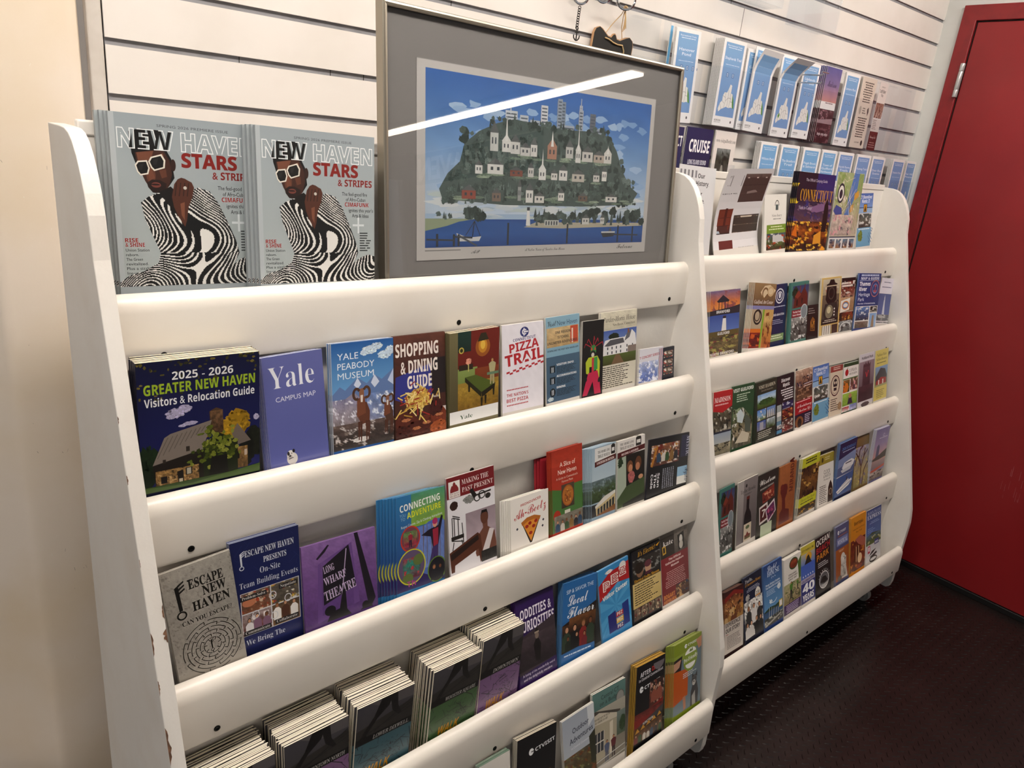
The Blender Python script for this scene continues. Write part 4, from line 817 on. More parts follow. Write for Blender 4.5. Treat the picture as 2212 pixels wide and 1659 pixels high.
def a_oddities(A):
    A.R(0, 0, 1, 1, '3c2062', '35205a'); A.T('ODDITIES &', .10, .92, .24, .115, 'efe9f4', 'b', off=.004); A.T('CURIOSITIES', .05, .99, .40, .125, 'efe9f4', 'b', off=.004)
    A.P([(0, .46), (1, .34), (1, .86), (0, .90)], '463a42'); A.G(0, .47, 1, .86, '54484e 3e343a 2e262c', 9, 9, .2, 3); A.P([(.44, .80), (.40, .60), (.46, .54), (.54, .54), (.60, .62), (.56, .82)], '1c1618'); A.E(.5, .50, .05, .04, '8a7a70'); A.P([(.42, .47), (.5, .40), (.58, .47)], '1c1618'); A.R(.44, .45, .56, .47, 'a89a8a')
    A.T('A listing of the wonderfully weird', .08, .94, .93, .030, 'd8cfe4'); A.T('and the delightfully macabre', .10, .86, .985, .030, 'd8cfe4')
def a_local(A):
    A.R(0, 0, 1, .50, '2f6ea8', '3574ae'); A.T('SIP & SAVOR THE', .10, .90, .155, .05, 'd8e6f2', '', rot=2); A.P([(0, .55), (1, .36), (1, .92), (0, .92)], '2a1c18'); A.G(0, .56, 1, .66, '5a3a24 3a2418', 8, 4, .3, 2); A.G(.2, .48, 1, .60, '7a5230 5a3820', 6, 4, .25, 4)
    A.C(.02, .55, .98, .90, 4, 9, '1a1a1e 3a4a3a 26201e 8a2a2a'); A.C(.05, .68, .80, .92, 3, 5, '16161a 7a2430 1e2a22'); A.T('Local', .14, .74, .315, .13, 'f0f4f8', 'c'); A.T('Flavor', .14, .94, .475, .13, 'f0f4f8', 'c'); A.P([(0, .92), (.5, .90), (1, .93), (1, 1), (0, 1)], '2f6ea8'); A.L(.08, .955, .9, .995, 1, 'c9dcec')
def a_pez(A):                                         # plain stand-ins for the cartoon figures
    A.R(0, 0, 1, 1, '3f8fc4', '4a9acc')
    for i in range(12):
        a = rad(i * 30); b_ = rad(i * 30 + 14); A.P([(.5, .62), (min(1, max(0, .5 + .9 * cos(a))), min(1, max(.3, .62 + .6 * sin(a)))), (min(1, max(0, .5 + .9 * cos(b_))), min(1, max(.3, .62 + .6 * sin(b_))))], '5aa6d4')
    A.P([(0, .22), (.34, .10), (1, .06), (1, .34), (.6, .30), (0, .46)], 'b3262c'); A.E(.80, .09, .11, .06, 'e2dcd8'); A.K(.35, .08, .14, .03, 'e8e8e8', 2)
    for i, ch in enumerate('PEZ'): A.T(ch, .14 + i * .27, .35 + i * .27, .335 - i * .05, .13, 'f4f0ea', 'b', off=.03); A.T(ch, .15 + i * .27, .34 + i * .27, .33 - i * .05, .12, 'b3262c', 'b', off=-.005); [A.R(.14 + i * .27, .225 - i * .05 + k * .025, .36 + i * .27, .231 - i * .05 + k * .025, 'f4f0ea') for k in range(4)]
    A.T('Visitor Center', .10, .93, .47, .062, 'f6f4ee', 'b', rot=6, off=.008); A.P([(.22, .72), (.48, .70), (.50, 1), (.24, 1)], '2a2f7c'); A.P([(.70, .66), (.92, .64), (.94, 1), (.74, 1)], '2a3f8c')
    for i in range(3): A.R(.49, .74 + i * .095, .73, .82 + i * .095, ('b3262c', 'd8b03a', '4a2a7a')[i]); A.T('PEZ', .52, .70, .80 + i * .095, .05, 'f2eee8', 'b')
def a_electric(A):
    A.R(0, 0, 1, .46, '1c1a20'); A.T("It's Electric!", .20, .82, .10, .065, 'd9a62a', 'i', rot=2); A.P([(.84, .05), (.99, .02), (.9, .07)], 'd9a62a'); A.G(.02, .13, .98, .40, '3a3430 2a2624', 8, 6, .4, 2, '8a8a86', .2); A.E(.26, .30, .13, .10, '8a6a54'); A.E(.24, .26, .15, .08, '2a1c14'); A.E(.55, .30, .11, .085, 'c09a80'); A.E(.55, .25, .12, .05, '6a3a44'); A.P([(.40, .44), (.45, .36), (.66, .36), (.7, .44)], '5a2a3c')
    A.R(.02, .40, .98, .46, '2a2420'); A.T('Electrical Trolley Museum', .06, .94, .45, .04, 'd9a62a', 's'); A.R(0, .46, 1, .82, 'd4be84', 'cdb67a'); A.L(.06, .49, .94, .80, 9, '3a342a', th=.4); A.R(0, .82, 1, 1, '33302c')
    for i in range(4): A.G(.03 + i * .245, .83, .24 + i * .245, .99, '8a7a6a 5a4a3a', 4, 4, .5, i, 'd0c0a0 6a2a2a', .3)
def a_kate(A):
    A.R(0, 0, 1, .34, '6a625c', '5a524c'); A.R(0, .05, .52, .34, '3c3530'); A.G(.5, .0, 1, .33, '8a827a 5a544e', 6, 6, .2, 2); A.P([(.62, .10), (.86, .07), (.88, .30), (.66, .32)], '26221f'); A.E(.75, .17, .06, .06, 'd8d4ce'); A.E(.75, .25, .07, .06, 'c9c4bc'); A.P([(.06, .17), (.18, .16), (.2, .28), (.08, .29)], 'c9a23a'); A.P([(.09, .19), (.155, .185), (.165, .26), (.10, .265)], '3c3530'); A.T('kate', .10, .46, .175, .07, 'ece8e4', 's', off=-.008)
    A.R(0, .34, 1, 1, '8a2f36', '7c2a30'); A.T('The Official', .28, .72, .40, .03, 'f0dcd8', 'b'); A.T('Katharine Hepburn', .16, .82, .45, .03, 'f0dcd8', 'b'); A.T('Museum', .36, .64, .50, .03, 'f0dcd8', 'b'); A.L(.12, .56, .90, .80, 9, 'd8b0ac', 'c', th=.3); A.T('BOGART', .06, .46, .93, .06, 'd8924a', 'b'); A.T('HEPBURN', .06, .5, .995, .05, 'd8924a', 'b'); A.G(.5, .80, 1, 1, '6a4a3a 4a2a24', 6, 6, .5, 3, '2a3a5a c09a6a', .3)
def a_line(A):
    A.R(0, 0, 1, 1, 'dcd8d2'); A.T('AIRLINE &', .12, .90, .30, .10, '26242a', 'b', rot=3); A.T('BIKING', .12, .80, .47, .10, '26242a', 'b', rot=3)
def ct(A, u, v, w_, c='eef0f2', r=0):
    A.E(u, v, .072 * w_, .046 * w_, c); A.R(u - .005, v - .006 * w_, u + .08 * w_, v + .007 * w_, '16161c'); A.T('CTVISIT', u + .12 * w_, u + .72 * w_, v + .022 * w_, .050 * w_, c, 'b', rot=r)
def a_taco(A):
    A.R(0, 0, 1, 1, '17161b'); ct(A, .36, .20, .85, r=5); A.T('Taco', .20, .66, .56, .12, 'cf5a34', 'b', rot=4); A.T('Trail', .16, .56, .75, .12, 'cf5a34', 'b', rot=4); A.K(.85, .60, .20, .12, '8a6a24', 3, .4); A.K(.90, .62, .1, .07, '5a7a2a', 4, .4); A.K(.4, .96, .25, .08, 'b07a34', 3)
def a_outdoor(A):
    A.R(0, 0, 1, .55, 'a9b0bc', 'b9bfc8'); A.P([(.78, 0), (1, 0), (1, .20), (.80, .28)], 'd6dade'); A.T('Outdoor', .30, .82, .245, .07, '222a44', '', rot=4, off=.01); A.T('Adventures', .20, .94, .375, .075, '222a44', '', rot=4, off=.01); A.T('in Central Connecticut', .24, .88, .445, .028, 'e8ecf0'); A.G(0, .52, 1, 1, '6a6250 5a4a30 4a4a2c 3a3424', 9, 10, .4, 3, '7a4a28 8a8a5a', .25); A.P([(.80, .42), (1, .36), (1, .8), (.85, .8)], '3a3c2e')
def a_budget(A):
    A.R(0, 0, 1, .24, '6a8a86', '5f807c'); A.T('Central CT', .26, .80, .125, .055, '26302f', '', rot=2); A.T('on a Budget', .22, .84, .205, .055, '26302f', '', rot=2); A.E(.84, .22, .13, .10, '9a9a96'); A.O(.84, .22, .13, .10, .02, '6a6a66')
    A.R(0, .24, 1, 1, 'b0aca0', '8a8478'); A.P([(0, .24), (.10, .24), (.85, .38), (.82, .44), (0, .42)], '55504a'); A.P([(0, .30), (.2, .28), (.78, .41), (.74, .46), (0, .42)], 'cbc4b4'); A.T('NEW BRITAIN MUSEUM', .04, .52, .37, .028, '4a4436', 's'); A.T('OF AMERICAN ART', .08, .46, .41, .028, '4a4436', 's')
    A.P([(0, .42), (.72, .46), (.74, .88), (0, .92)], 'b0a894'); A.R(.04, .54, .34, .80, '3c4046'); [A.R(.04 + i * .1, .54, .055 + i * .1, .80, 'd8d4ca') for i in range(4)]; A.R(.04, .66, .34, .675, 'd8d4ca'); A.P([(.52, .48), (.62, .47), (.62, .90), (.53, .90)], 'd4ccba'); A.R(.74, .40, 1, .80, '7d8a86', '4a5a40'); A.K(.92, .58, .12, .12, '3c5038', 3); A.R(.62, .72, 1, .92, '8a8478')
    A.man(.44, .99, .30, '5a6480', '5a6070'); A.man(.64, .97, .30, '6a2c34', '3a2428'); A.X(.1, .93, 1, .88, .02, 'c8c8c4'); A.X(.1, 1, 1, .96, .02, 'c8c8c4')
def a_dark(A):
    A.R(0, 0, 1, 1, '16141a'); A.T('AFTER', .14, .50, .16, .058, 'eceaf0', 'b', rot=3); A.T('DARK', .54, .88, .145, .06, 'c03a34', 'b', rot=3); A.E(.78, .06, .19, .10, '7a7478', 24, 0, 180); A.T('in Central Connecticut', .10, .94, .215, .036, 'd8d6dc', 'b', rot=3); ct(A, .20, .32, .9, r=4)
    A.G(.50, .28, 1, .62, '3a2a28 5a3028', 7, 7, .4, 3, '8a4a3a c0a090', .25); A.C(.52, .30, .98, .56, 2, 6, '1e1a1e 9a5a4a'); A.P([(0, .70), (1, .56), (1, .66), (0, .82)], '8a2a26'); A.G(0, .62, 1, .70, '6a2a28 8a3a34', 10, 2, .4, 2); A.P([(0, .82), (1, .66), (1, .74), (0, .90)], '4a464a'); A.T('JUNCTION', .30, .66, .80, .03, 'e0dcd8', 'b', rot=6); A.G(0, .80, 1, 1, '5a3a20 6a4a28', 10, 6, .4, 4); [A.P([(.04 + i * .19, .87 - i * .02), (.12 + i * .19, .81 - i * .02), (.2 + i * .19, .86 - i * .02)], 'c8963a') for i in range(5)]; A.C(.02, .86, .98, 1, 7, 8)
def a_pet(A):
    A.R(0, 0, 1, 1, '6a7c88', '7a8a94'); A.R(0, 0, 1, .17, '8a9a2c'); A.P([(0, .17), (.6, .17), (.5, .24), (0, .30)], '9aa84a'); ct(A, .42, .09, .62); A.P([(.80, .08), (1, .05), (1, .20), (.9, .22)], 'c99272')
    A.P([(.0, .22), (.30, .20), (.26, .40), (.0, .42)], '33282a'); A.P([(0, .26), (.26, .24), (.2, .34), (0, .38)], 'c49a80'); A.P([(0, .38), (.52, .42), (.52, .80), (0, .86)], 'c2601e'); A.E(.60, .30, .26, .17, '8ea23a'); A.E(.60, .22, .20, .075, 'eeeeea', 20, 180, 360); A.E(.60, .36, .18, .075, 'eeeeea', 20, 0, 180); A.T('Pet-Friendly', .36, .86, .325, .055, 'f4f4ee', 's', rot=3); A.P([(.55, .20), (.58, .15), (.62, .18), (.66, .14), (.68, .20)], '6a7c30')
    A.L(.34, .47, .86, .55, 3, 'd8dde0'); A.P([(.34, .80), (.44, .79), (.46, .97), (.38, 1)], 'b98468'); A.P([(.62, 1), (.64, .80), (.70, .70), (.86, .68), (.92, .82), (.90, 1)], '4a484c'); A.E(.76, .64, .10, .075, '5c5a5c'); A.P([(.67, .60), (.69, .53), (.74, .58)], '2a2a2c'); A.P([(.80, .58), (.86, .52), (.87, .61)], '2a2a2c'); A.E(.75, .68, .06, .04, 'c9c5c0'); A.E(.75, .665, .02, .014, '17171a'); A.E(.72, .625, .012, .01, '17171a'); A.E(.80, .62, .012, .01, '17171a'); A.P([(.68, .86), (.80, .80), (.82, 1), (.70, 1)], 'a9a6a2')

def a_history(A):
    A.R(0, 0, 1, 1, 'dcdcde')
    for i in range(5): A.R(.03 + i * .10, .05, .075 + i * .10, .13, ('8a8a90', '77777d')[i % 2])
    A.T('Our', .51, .70, .13, .05, '1c1c20', 'b'); A.T('History.', .47, .83, .215, .052, '1c1c20', 'b'); A.T('Our', .46, .66, .33, .05, '1c1c20', 'b'); A.T('Place.', .44, .74, .41, .05, '1c1c20', 'b'); A.T('Tours', .46, .76, .62, .05, '1c1c20', 'b')
def a_marcel(A):
    A.R(0, 0, 1, 1, 'e2e0e2'); A.R(.13, .06, .37, .24, '3a3638'); A.R(.14, .07, .36, .23, 'e2e0e2'); A.T('MARCEL', .10, .36, .355, .07, '3a3a3e'); A.T('THE', .03, .10, .33, .04, '3a3a3e'); A.T('HOTEL', .115, .30, .25, .04, '3a3a3e', '', rot=90)
    A.R(.40, .06, .97, .46, '5a4a46'); A.G(.40, .06, .97, .46, '7a6862 4a3c3a 6a5450 3c302e', 10, 8, .22, 2); [A.R(.46 + i * .1, .10 + (i % 2) * .05, .50 + i * .1, .112 + (i % 2) * .05, 'e8e0d8') for i in range(5)]; A.P([(.55, .24), (.82, .22), (.84, .28), (.55, .30)], '9a8a86')
    A.R(.07, .42, .35, .82, '5a3630'); A.P([(.06, .46), (.36, .44), (.34, .70), (.28, .78), (.12, .78), (.06, .70)], '7e3e2c')
    for i in range(5): A.R(.08, .49 + i * .045, .34, .51 + i * .045, '4a2420')
    A.R(.19, .45, .24, .72, '5a2a22'); A.R(.07, .76, .35, .82, '3a2a22'); A.P([(.07, .70), (.14, .78), (.07, .78)], 'b8c4d0')
    A.R(.40, .50, .97, .84, '4a423c'); A.G(.40, .50, .97, .84, '2c2826 7a6a5c 8a7a6a 3a322c', 12, 9, .4, 3, 'c8bcae', .12); A.P([(.52, .54), (.84, .54), (.78, .62), (.58, .62)], 'd8ccbc')
    A.R(.12, .87, .42, 1, '6e2a24'); A.E(.18, .93, .03, .03, 'd8d0c8'); A.P([(.28, .88), (.36, .90), (.34, .94), (.26, .93)], '8a9a90'); A.T('A PASSION FOR PURPOSE', .46, .85, .885, .018, '6a605c'); A.L(.46, .905, .96, .965, 4, '8a8484'); A.T('FEATURES & AMENITIES', .54, .90, .99, .018, '6a605c')
def a_leaflet(A):
    A.R(0, 0, 1, 1, 'e8e6e0'); A.O(.56, .20, .10, .10, .02, '3a3a3a', 20, 180, 360); A.R(.50, .18, .62, .28, '5a6a6a'); A.T('Simsbury', .34, .80, .40, .05, '8a8a84', 's', off=-.01); A.L(.40, .43, .76, .47, 1, '9a9a94'); A.R(.12, .54, 1, .70, '7f9c3a'); A.L(.2, .57, .92, .66, 2, 'dfe8c0', 'c'); A.G(.12, .70, 1, 1, '4a5a6a 5a6a3a 4a3a2a', 8, 7, .45, 2, 'd8d4d0 b04a2a', .2); A.P([(.4, .76), (.66, .72), (.9, .78), (.9, .86), (.4, .86)], 'c8c8c8')
def a_camping(A):
    A.R(0, 0, 1, .35, '1e1528', '241a38'); A.R(.5, 0, 1, .35, '2a2a6e', '3a3878'); A.G(0, .32, 1, .66, '2e2440 4a3a58 6a4a4a', 10, 8, .25, 2, '8a6a80 3a3a78', .25); A.P([(.3, .46), (.7, .38), (1, .40), (1, .44), (.6, .50)], '8a6a90'); A.G(0, .62, 1, 1, '5a3020 a05a1e 6a3418 2a1a14', 12, 10, .5, 4, 'e8a030 f0c850 1a1210', .3)
    A.E(.02, .27, .09, .13, 'e4c83a'); A.E(.06, .26, .075, .115, '1e1528'); A.T('The Official Camping Guide', .20, .78, .11, .035, 'c9c0d0'); A.T('CONNECTICUT', .10, .98, .36, .15, 'd8a62e', 's', off=-.012); A.T('Time to Camp!', .10, .46, .465, .042, 'b8b0c4', 's')
    A.P([(.02, .80), (.10, .64), (.16, .82)], 'd8781e'); A.P([(.62, .80), (.80, .74), (.84, .90), (.62, .92)], 'e0a03a'); A.P([(.8, .40), (.86, .30), (.92, .44), (.94, .75), (.8, .75)], '17171a')
def a_map(A):
    A.R(0, 0, 1, 1, 'a3b07e', 'c9bfae'); A.G(0, 0, 1, .8, 'a8b488 9aaa74 b8b494 c4b8a8', 12, 12, .14, 2, 'd8d0c0 8aa060', .15); A.P([(.62, 0), (.82, 0), (.80, .25), (.66, .42), (.62, .58), (.44, .72), (.34, .68), (.48, .46), (.52, .25)], '5b84bf'); A.P([(.82, .02), (1, 0), (.96, .2), (.84, .26)], '8fa868'); A.P([(.72, .26), (.88, .22), (.9, .30), (.74, .36)], 'cfa24a'); A.P([(.62, .44), (.74, .40), (.74, .5), (.62, .52)], 'cfa24a')
    for i in range(24): r = random.Random(i); A.X(r.random(), r.random() * .8, r.random(), r.random() * .8, .008, r.choice(['d8c9b8', '8a8a70', 'c9a0a0', 'e8e0d0']))
    A.G(0, .55, .8, .82, 'c9bcb0 b8a8a0', 12, 6, .3, 5, '6a6a70 d8a0a8', .2); A.E(.20, .27, .13, .13, '3a3a48'); A.E(.20, .27, .10, .10, 'e2e0d8'); A.E(.20, .28, .06, .06, '3a3a48'); A.P([(0, .50), (.08, .42), (.30, .46), (.34, .54), (.10, .55)], '4a5a9a'); A.R(0, .835, 1, .85, '2a3a5a'); A.R(0, .85, 1, 1, 'd8d8d8')
    for i in range(4): A.G(.03 + i * .25, .87, .22 + i * .25, .99, '6a8aa0 9a6a3a', 3, 3, .4, i, 'e0d8d0 2a2a4a', .3)
def a_shore(A):
    A.R(0, 0, 1, .30, '4f74b8', '86a8dc'); A.T('CT Shoreline!', .08, .92, .10, .06, 'eef2f8', 'b'); A.T('Niantic, CT', .22, .78, .175, .06, 'eef2f8', 'b'); A.R(0, .26, 1, .275, '2a4a6a'); A.R(0, .275, 1, .37, '9ab8d8'); A.R(.36, .20, .60, .35, '2a2a20'); A.R(.38, .21, .58, .34, 'd8a62a'); A.P([(.40, .33), (.48, .22), (.56, .33)], '3a3428'); A.G(.08, .38, .94, .64, '4a5a5a 6a6a60 3a3a38', 8, 6, .4, 2, 'd8d8d4', .18); A.R(0, .64, 1, 1, '7fb0d0', '6aa0c0'); A.L(.1, .66, .9, .70, 1, 'e8f0f4'); A.K(.25, .80, .2, .12, '7a8a3a', 3); A.T('offers', .95, 1.25, .95, .24, '3a6a9a', 'c', rot=70)
def a_branford(A):
    A.R(0, 0, 1, .36, '7a5a78', 'd8843a'); A.G(0, 0, 1, .32, '7a6a90 c97a48 e09a50', 8, 5, .15, 2, '9a5a5a', .2); A.P([(.22, .16), (.42, .07), (.64, .16), (.60, .18), (.26, .18)], '2a2a38'); [A.R(.28 + i * .1, .18, .30 + i * .1, .30, '2a2a38') for i in range(4)]; A.P([(0, .30), (.7, .27), (1, .24), (1, .37), (0, .37)], '33303a'); A.R(.26, .29, .66, .35, '2a2a30'); A.T('BRANFORD', .22, .66, .345, .042, 'f0f0f0', 'b')
    A.R(0, .37, 1, .70, '3f5aa0', '6a84c0'); A.P([(.40, .64), (.44, .42), (.54, .42), (.57, .64)], 'e4e2e0'); A.R(.44, .39, .54, .43, '3a3438'); A.R(0, .62, 1, .70, '6a5c34'); A.T('GUILFORD', .28, .68, .68, .042, 'f0f0f0', 'b'); A.G(0, .70, 1, 1, '4a4430 7a6a4a 3a3428', 10, 8, .4, 4, '8a4a4a a8a060', .3); A.T('NORTH BRANFORD', .06, .86, .99, .042, 'e8e4e0', 'b')
def a_art(A):
    A.R(0, 0, 1, .38, 'a0835e', '6a5038'); A.P([(.30, .14), (.46, .04), (.70, .02), (.98, .10), (.80, .20), (.60, .16), (.45, .24)], 'd8c4a4'); A.O(.52, .16, .15, .10, .05, '8a6a48', 18); A.O(.76, .12, .15, .08, .05, 'c9ae88', 18); A.T('Guilford Art Center', .06, .92, .315, .055, 'f0ebe4', 'i'); A.R(0, .345, 1, .40, '8a8ab8'); A.R(0, .40, .52, .70, 'b8a890'); A.O(.28, .52, .19, .12, .05, '1e1a1a', 22); A.O(.26, .50, .13, .09, .03, '3a2a22', 20); A.R(.52, .40, 1, 1, 'c8a468'); A.P([(.50, .40), (.58, .40), (.54, 1), (.46, 1)], '8ab03a'); A.P([(.66, .46), (.8, .44), (.78, .70), (.62, .88)], '8a4a26'); A.G(.58, .5, 1, 1, 'd0b078 b88a4a c06a3a', 5, 7, .25, 3, '7a3a1e', .2); A.R(0, .70, .48, .76, 'd87a2a'); A.R(0, .76, .48, 1, '8a2a20'); A.G(0, .78, .48, .97, '7a2420 5a1a1a', 5, 4, .4, 5, 'c9642a', .3)
def a_navy(A):
    A.R(0, 0, 1, 1, '27305c', '232c54'); A.E(.60, .20, .24, .13, 'd8d8e0'); A.E(.60, .20, .20, .108, '27305c'); A.O(.60, .20, .15, .08, .03, 'd8d8e0'); A.E(.60, .19, .06, .05, 'd8d8e0'); A.L(.30, .37, .95, .41, 1, 'b8bcd0'); A.T('860-664-0704', .30, .90, .535, .038, 'e8e8f0', 'b'); A.L(.2, .60, .9, .69, 3, 'a8acc8'); A.R(.08, .80, .22, .84, '6ab03a'); A.R(.10, .85, .94, .97, '8aa070'); A.L(.16, .87, .88, .95, 2, 'e0e8d0', 'c')
def a_twain(A):
    A.R(0, 0, 1, 1, '4a8078'); A.R(.12, .06, 1, .44, '3a4a78', '6a5a58'); A.K(.26, .18, .20, .12, '2a3a2a', 2); A.P([(.24, .24), (.44, .14), (.58, .20), (.74, .10), (.94, .22), (.96, .42), (.20, .44)], '6a2e24'); A.P([(.24, .24), (.44, .14), (.58, .22), (.40, .28)], '8a4030'); A.R(.34, .30, .42, .40, '2a1814'); A.R(.62, .28, .68, .38, '2a1814'); A.R(.50, .06, .54, .16, '7a3a2a'); A.R(.76, .04, .80, .14, '7a3a2a')
    A.R(.12, .47, .66, .60, '8a2230'); A.T('The Mark Twain', .18, .64, .525, .034, 'f0e0e0', 'b'); A.T('House & Museum', .18, .64, .575, .034, 'f0e0e0', 'b'); A.R(.12, .60, 1, 1, '8a8a8a', '5a5a58'); A.G(.12, .60, 1, 1, '9a9a98 6a6a68 4a4a48', 7, 8, .4, 3, '2a2a2a d8d8d8', .25); A.O(.80, .52, .19, .13, .03, 'c8ccd0', 24); A.E(.80, .52, .16, .115, '8a949a'); A.K(.78, .72, .10, .06, '3a3a3a', 3); A.E(.78, .68, .06, .05, 'b8b8b4')
def a_darkleaf(A):
    A.R(0, 0, 1, 1, '2a201e', '1c1514'); A.L(.1, .10, .7, .30, 3, 'a09894', th=.35); A.P([(.3, .78), (.3, .48), (.5, .36), (.7, .46), (.7, .80)], '8a5a2a'); A.G(.34, .5, .68, .76, 'c08a3a 6a3a1a', 4, 4, .5, 2, '2a1a14', .3)
def a_derby(A):
    A.R(0, 0, 1, 1, 'd2b878'); A.R(.08, .03, .94, .80, '8a7a68', '4a443c'); A.G(.08, .03, .94, .30, 'c8c0ac a89a80', 5, 4, .15, 2); A.P([(.38, .10), (.44, .04), (.62, .04), (.68, .10), (.80, .12), (.80, .14), (.26, .14), (.26, .12)], '1a1614'); A.T('DINNER AND A', .20, .86, .20, .036, 'e8e0d0', 's'); A.T('MYSTERY', .22, .82, .255, .045, 'b0302a', 's'); A.P([(.28, .16), (.76, .16), (.80, .40), (.66, .46), (.36, .46), (.24, .38)], '1e1a18'); A.O(.52, .28, .16, .11, .03, '5a5048', 20); A.P([(.24, .46), (.82, .44), (.92, .60), (.80, .76), (.30, .78), (.14, .62)], '3a3834'); A.E(.46, .60, .20, .12, '8a8470'); A.E(.44, .57, .10, .06, 'c8c0a0'); A.O(.86, .52, .09, .11, .03, '2a2826', 20)
    [A.E(.72, .56 + i * .055, .03, .016, 'e8e8e0') for i in range(3)]; A.R(.08, .72, .94, .82, '2e2a26'); A.L(.14, .74, .88, .80, 2, 'd8d0c0', 'c'); A.R(.14, .84, .60, 1, 'd8d4cc'); [A.R(.14 + i * .11, .84, .165 + i * .11, 1, '5a5a58') for i in range(5)]; A.R(.64, .84, .94, 1, '4a3a34')
def a_collage(A):
    A.R(0, 0, 1, 1, 'b8a89a'); A.R(0, 0, 1, .08, '1e1818'); A.G(0, .06, 1, .40, '6a2a24 8a4a3a c0a090', 8, 8, .4, 2, 'e8e0d8 2a1a18', .35); A.L(.04, .08, .96, .18, 2, 'ece4dc', th=.7); A.G(0, .36, 1, .62, 'c0a080 9a7a58', 6, 5, .25, 3); A.P([(.06, .42), (.7, .38), (.68, .60), (.04, .64)], 'e8e4dc'); A.O(.40, .51, .26, .08, .05, 'd88a2a', 20); A.O(.40, .51, .2, .06, .04, '5a8ac0', 20); A.G(0, .64, 1, .80, '8a3a28 6a5030', 7, 4, .5, 5, 'd0a050 2a2018', .35); A.G(0, .80, 1, 1, '9aa0a0 6a7070', 7, 5, .3, 6, 'd8d8d8 3a3a3a', .3); A.O(.5, .94, .4, .12, .04, 'd8dcdc', 20, 180, 360)
def a_thames(A):
    A.R(0, 0, 1, 1, '2a4686', '24407c'); A.L(.10, .02, .92, .055, 1, 'c8d4ec', th=.8); A.T('MAP & GUIDE', .10, .92, .115, .048, 'e8eef8', 'b'); A.R(.04, .128, .96, .134, 'c8d4ec'); A.T('Thames', .06, .54, .225, .07, 'f4f6fa', 'b', off=.012); A.T('River', .06, .40, .32, .07, 'f4f6fa', 'b', off=.012); A.T('Heritage', .06, .56, .415, .065, 'dce4f4'); A.T('Park', .06, .33, .505, .065, 'dce4f4'); A.O(.78, .28, .20, .155, .015, 'd07a60', 30); A.O(.78, .28, .12, .09, .012, '9ab0dc', 26); A.X(.78, .21, .78, .33, .02, 'd8604a'); A.O(.78, .30, .07, .05, .02, 'd8604a', 16, 10, 170); A.X(.73, .23, .83, .23, .016, 'd8604a'); A.T('One river. A thousand stories.', .06, .86, .565, .028, 'dce4f4', 'b'); A.R(0, .60, 1, 1, 'e4e4e0')
    A.G(.03, .61, .62, .86, '6a90c8 4a6a9a 2a3440', 9, 7, .2, 2, 'd8dce0', .15); A.G(.66, .61, .98, .72, '2a2e30 3a4038', 4, 4, .4, 3, 'd0d0c8', .25); A.G(.66, .74, .98, 1, '8ab0dc a8c4e0', 4, 5, .1, 4); A.P([(.76, 1), (.79, .78), (.86, .78), (.90, 1)], 'a08a70'); A.G(.03, .88, .62, 1, '8a7a70 5a5a54', 7, 4, .4, 5); A.P([(.2, 1), (.36, .90), (.54, 1)], '6a5a4a')
def a_curled(A):
    A.R(0, 0, 1, .34, 'e0dce8'); A.L(.12, .08, .9, .24, 3, '5a5a80', 'c'); A.R(0, .34, 1, 1, '3a4a8a', '5a6aa8'); A.P([(.40, .9), (.46, .46), (.5, .36), (.54, .46), (.62, .9)], 'c8ccd8'); A.G(0, .80, 1, 1, '6a6a70 4a4a50', 6, 4, .4, 2, 'b0b0b0', .3); A.R(0, .94, 1, 1, 'e0dce0')
def a_madison(A):
    A.R(0, 0, 1, 1, '4a463c'); A.G(0, .2, 1, .64, '3a3a30 6a6450 4a4438 8a8474', 9, 9, .45, 2, 'c8c4b8 2a2a24', .25); A.P([(0, 0), (1, 0), (1, .26), (.5, .34), (0, .30)], 'b8262c'); A.T('MADISON', .06, .90, .17, .075, 'f2e4e2', 's'); A.L(.1, .20, .8, .25, 1, 'e0b0b0'); A.R(0, .63, 1, .66, '2a3448'); A.R(0, .66, 1, 1, '9aa8b8', 'c8c4b4'); A.G(0, .82, 1, 1, 'b0a890 6a6450', 7, 5, .3, 4, '3a3a30', .25)
def a_guilford(A):
    A.R(0, 0, 1, 1, '2f5638', '2a4e34'); A.T('VISIT GUILFORD', .03, .95, .10, .055, 'f0f4ee', 'b'); A.L(.2, .14, .9, .28, 4, 'c0d0bc'); A.G(.04, .36, .96, 1, '8a9a7a 5a6040 9a8e78 4a4a38', 11, 12, .4, 3, 'd8d8d0 2a3020', .3); A.P([(0, .34), (.2, .38), (.45, .34), (.8, .50), (1, .56), (1, .34)], '2f5638'); A.P([(.24, .44), (.40, .38), (.58, .50), (.50, .62), (.26, .58)], 'c8d4d8'); A.P([(.6, .46), (.9, .60), (.9, .80), (.64, .76)], '5a645a'); A.P([(.2, .92), (.5, .74), (.86, .82), (.8, .95)], 'c8c0ae')
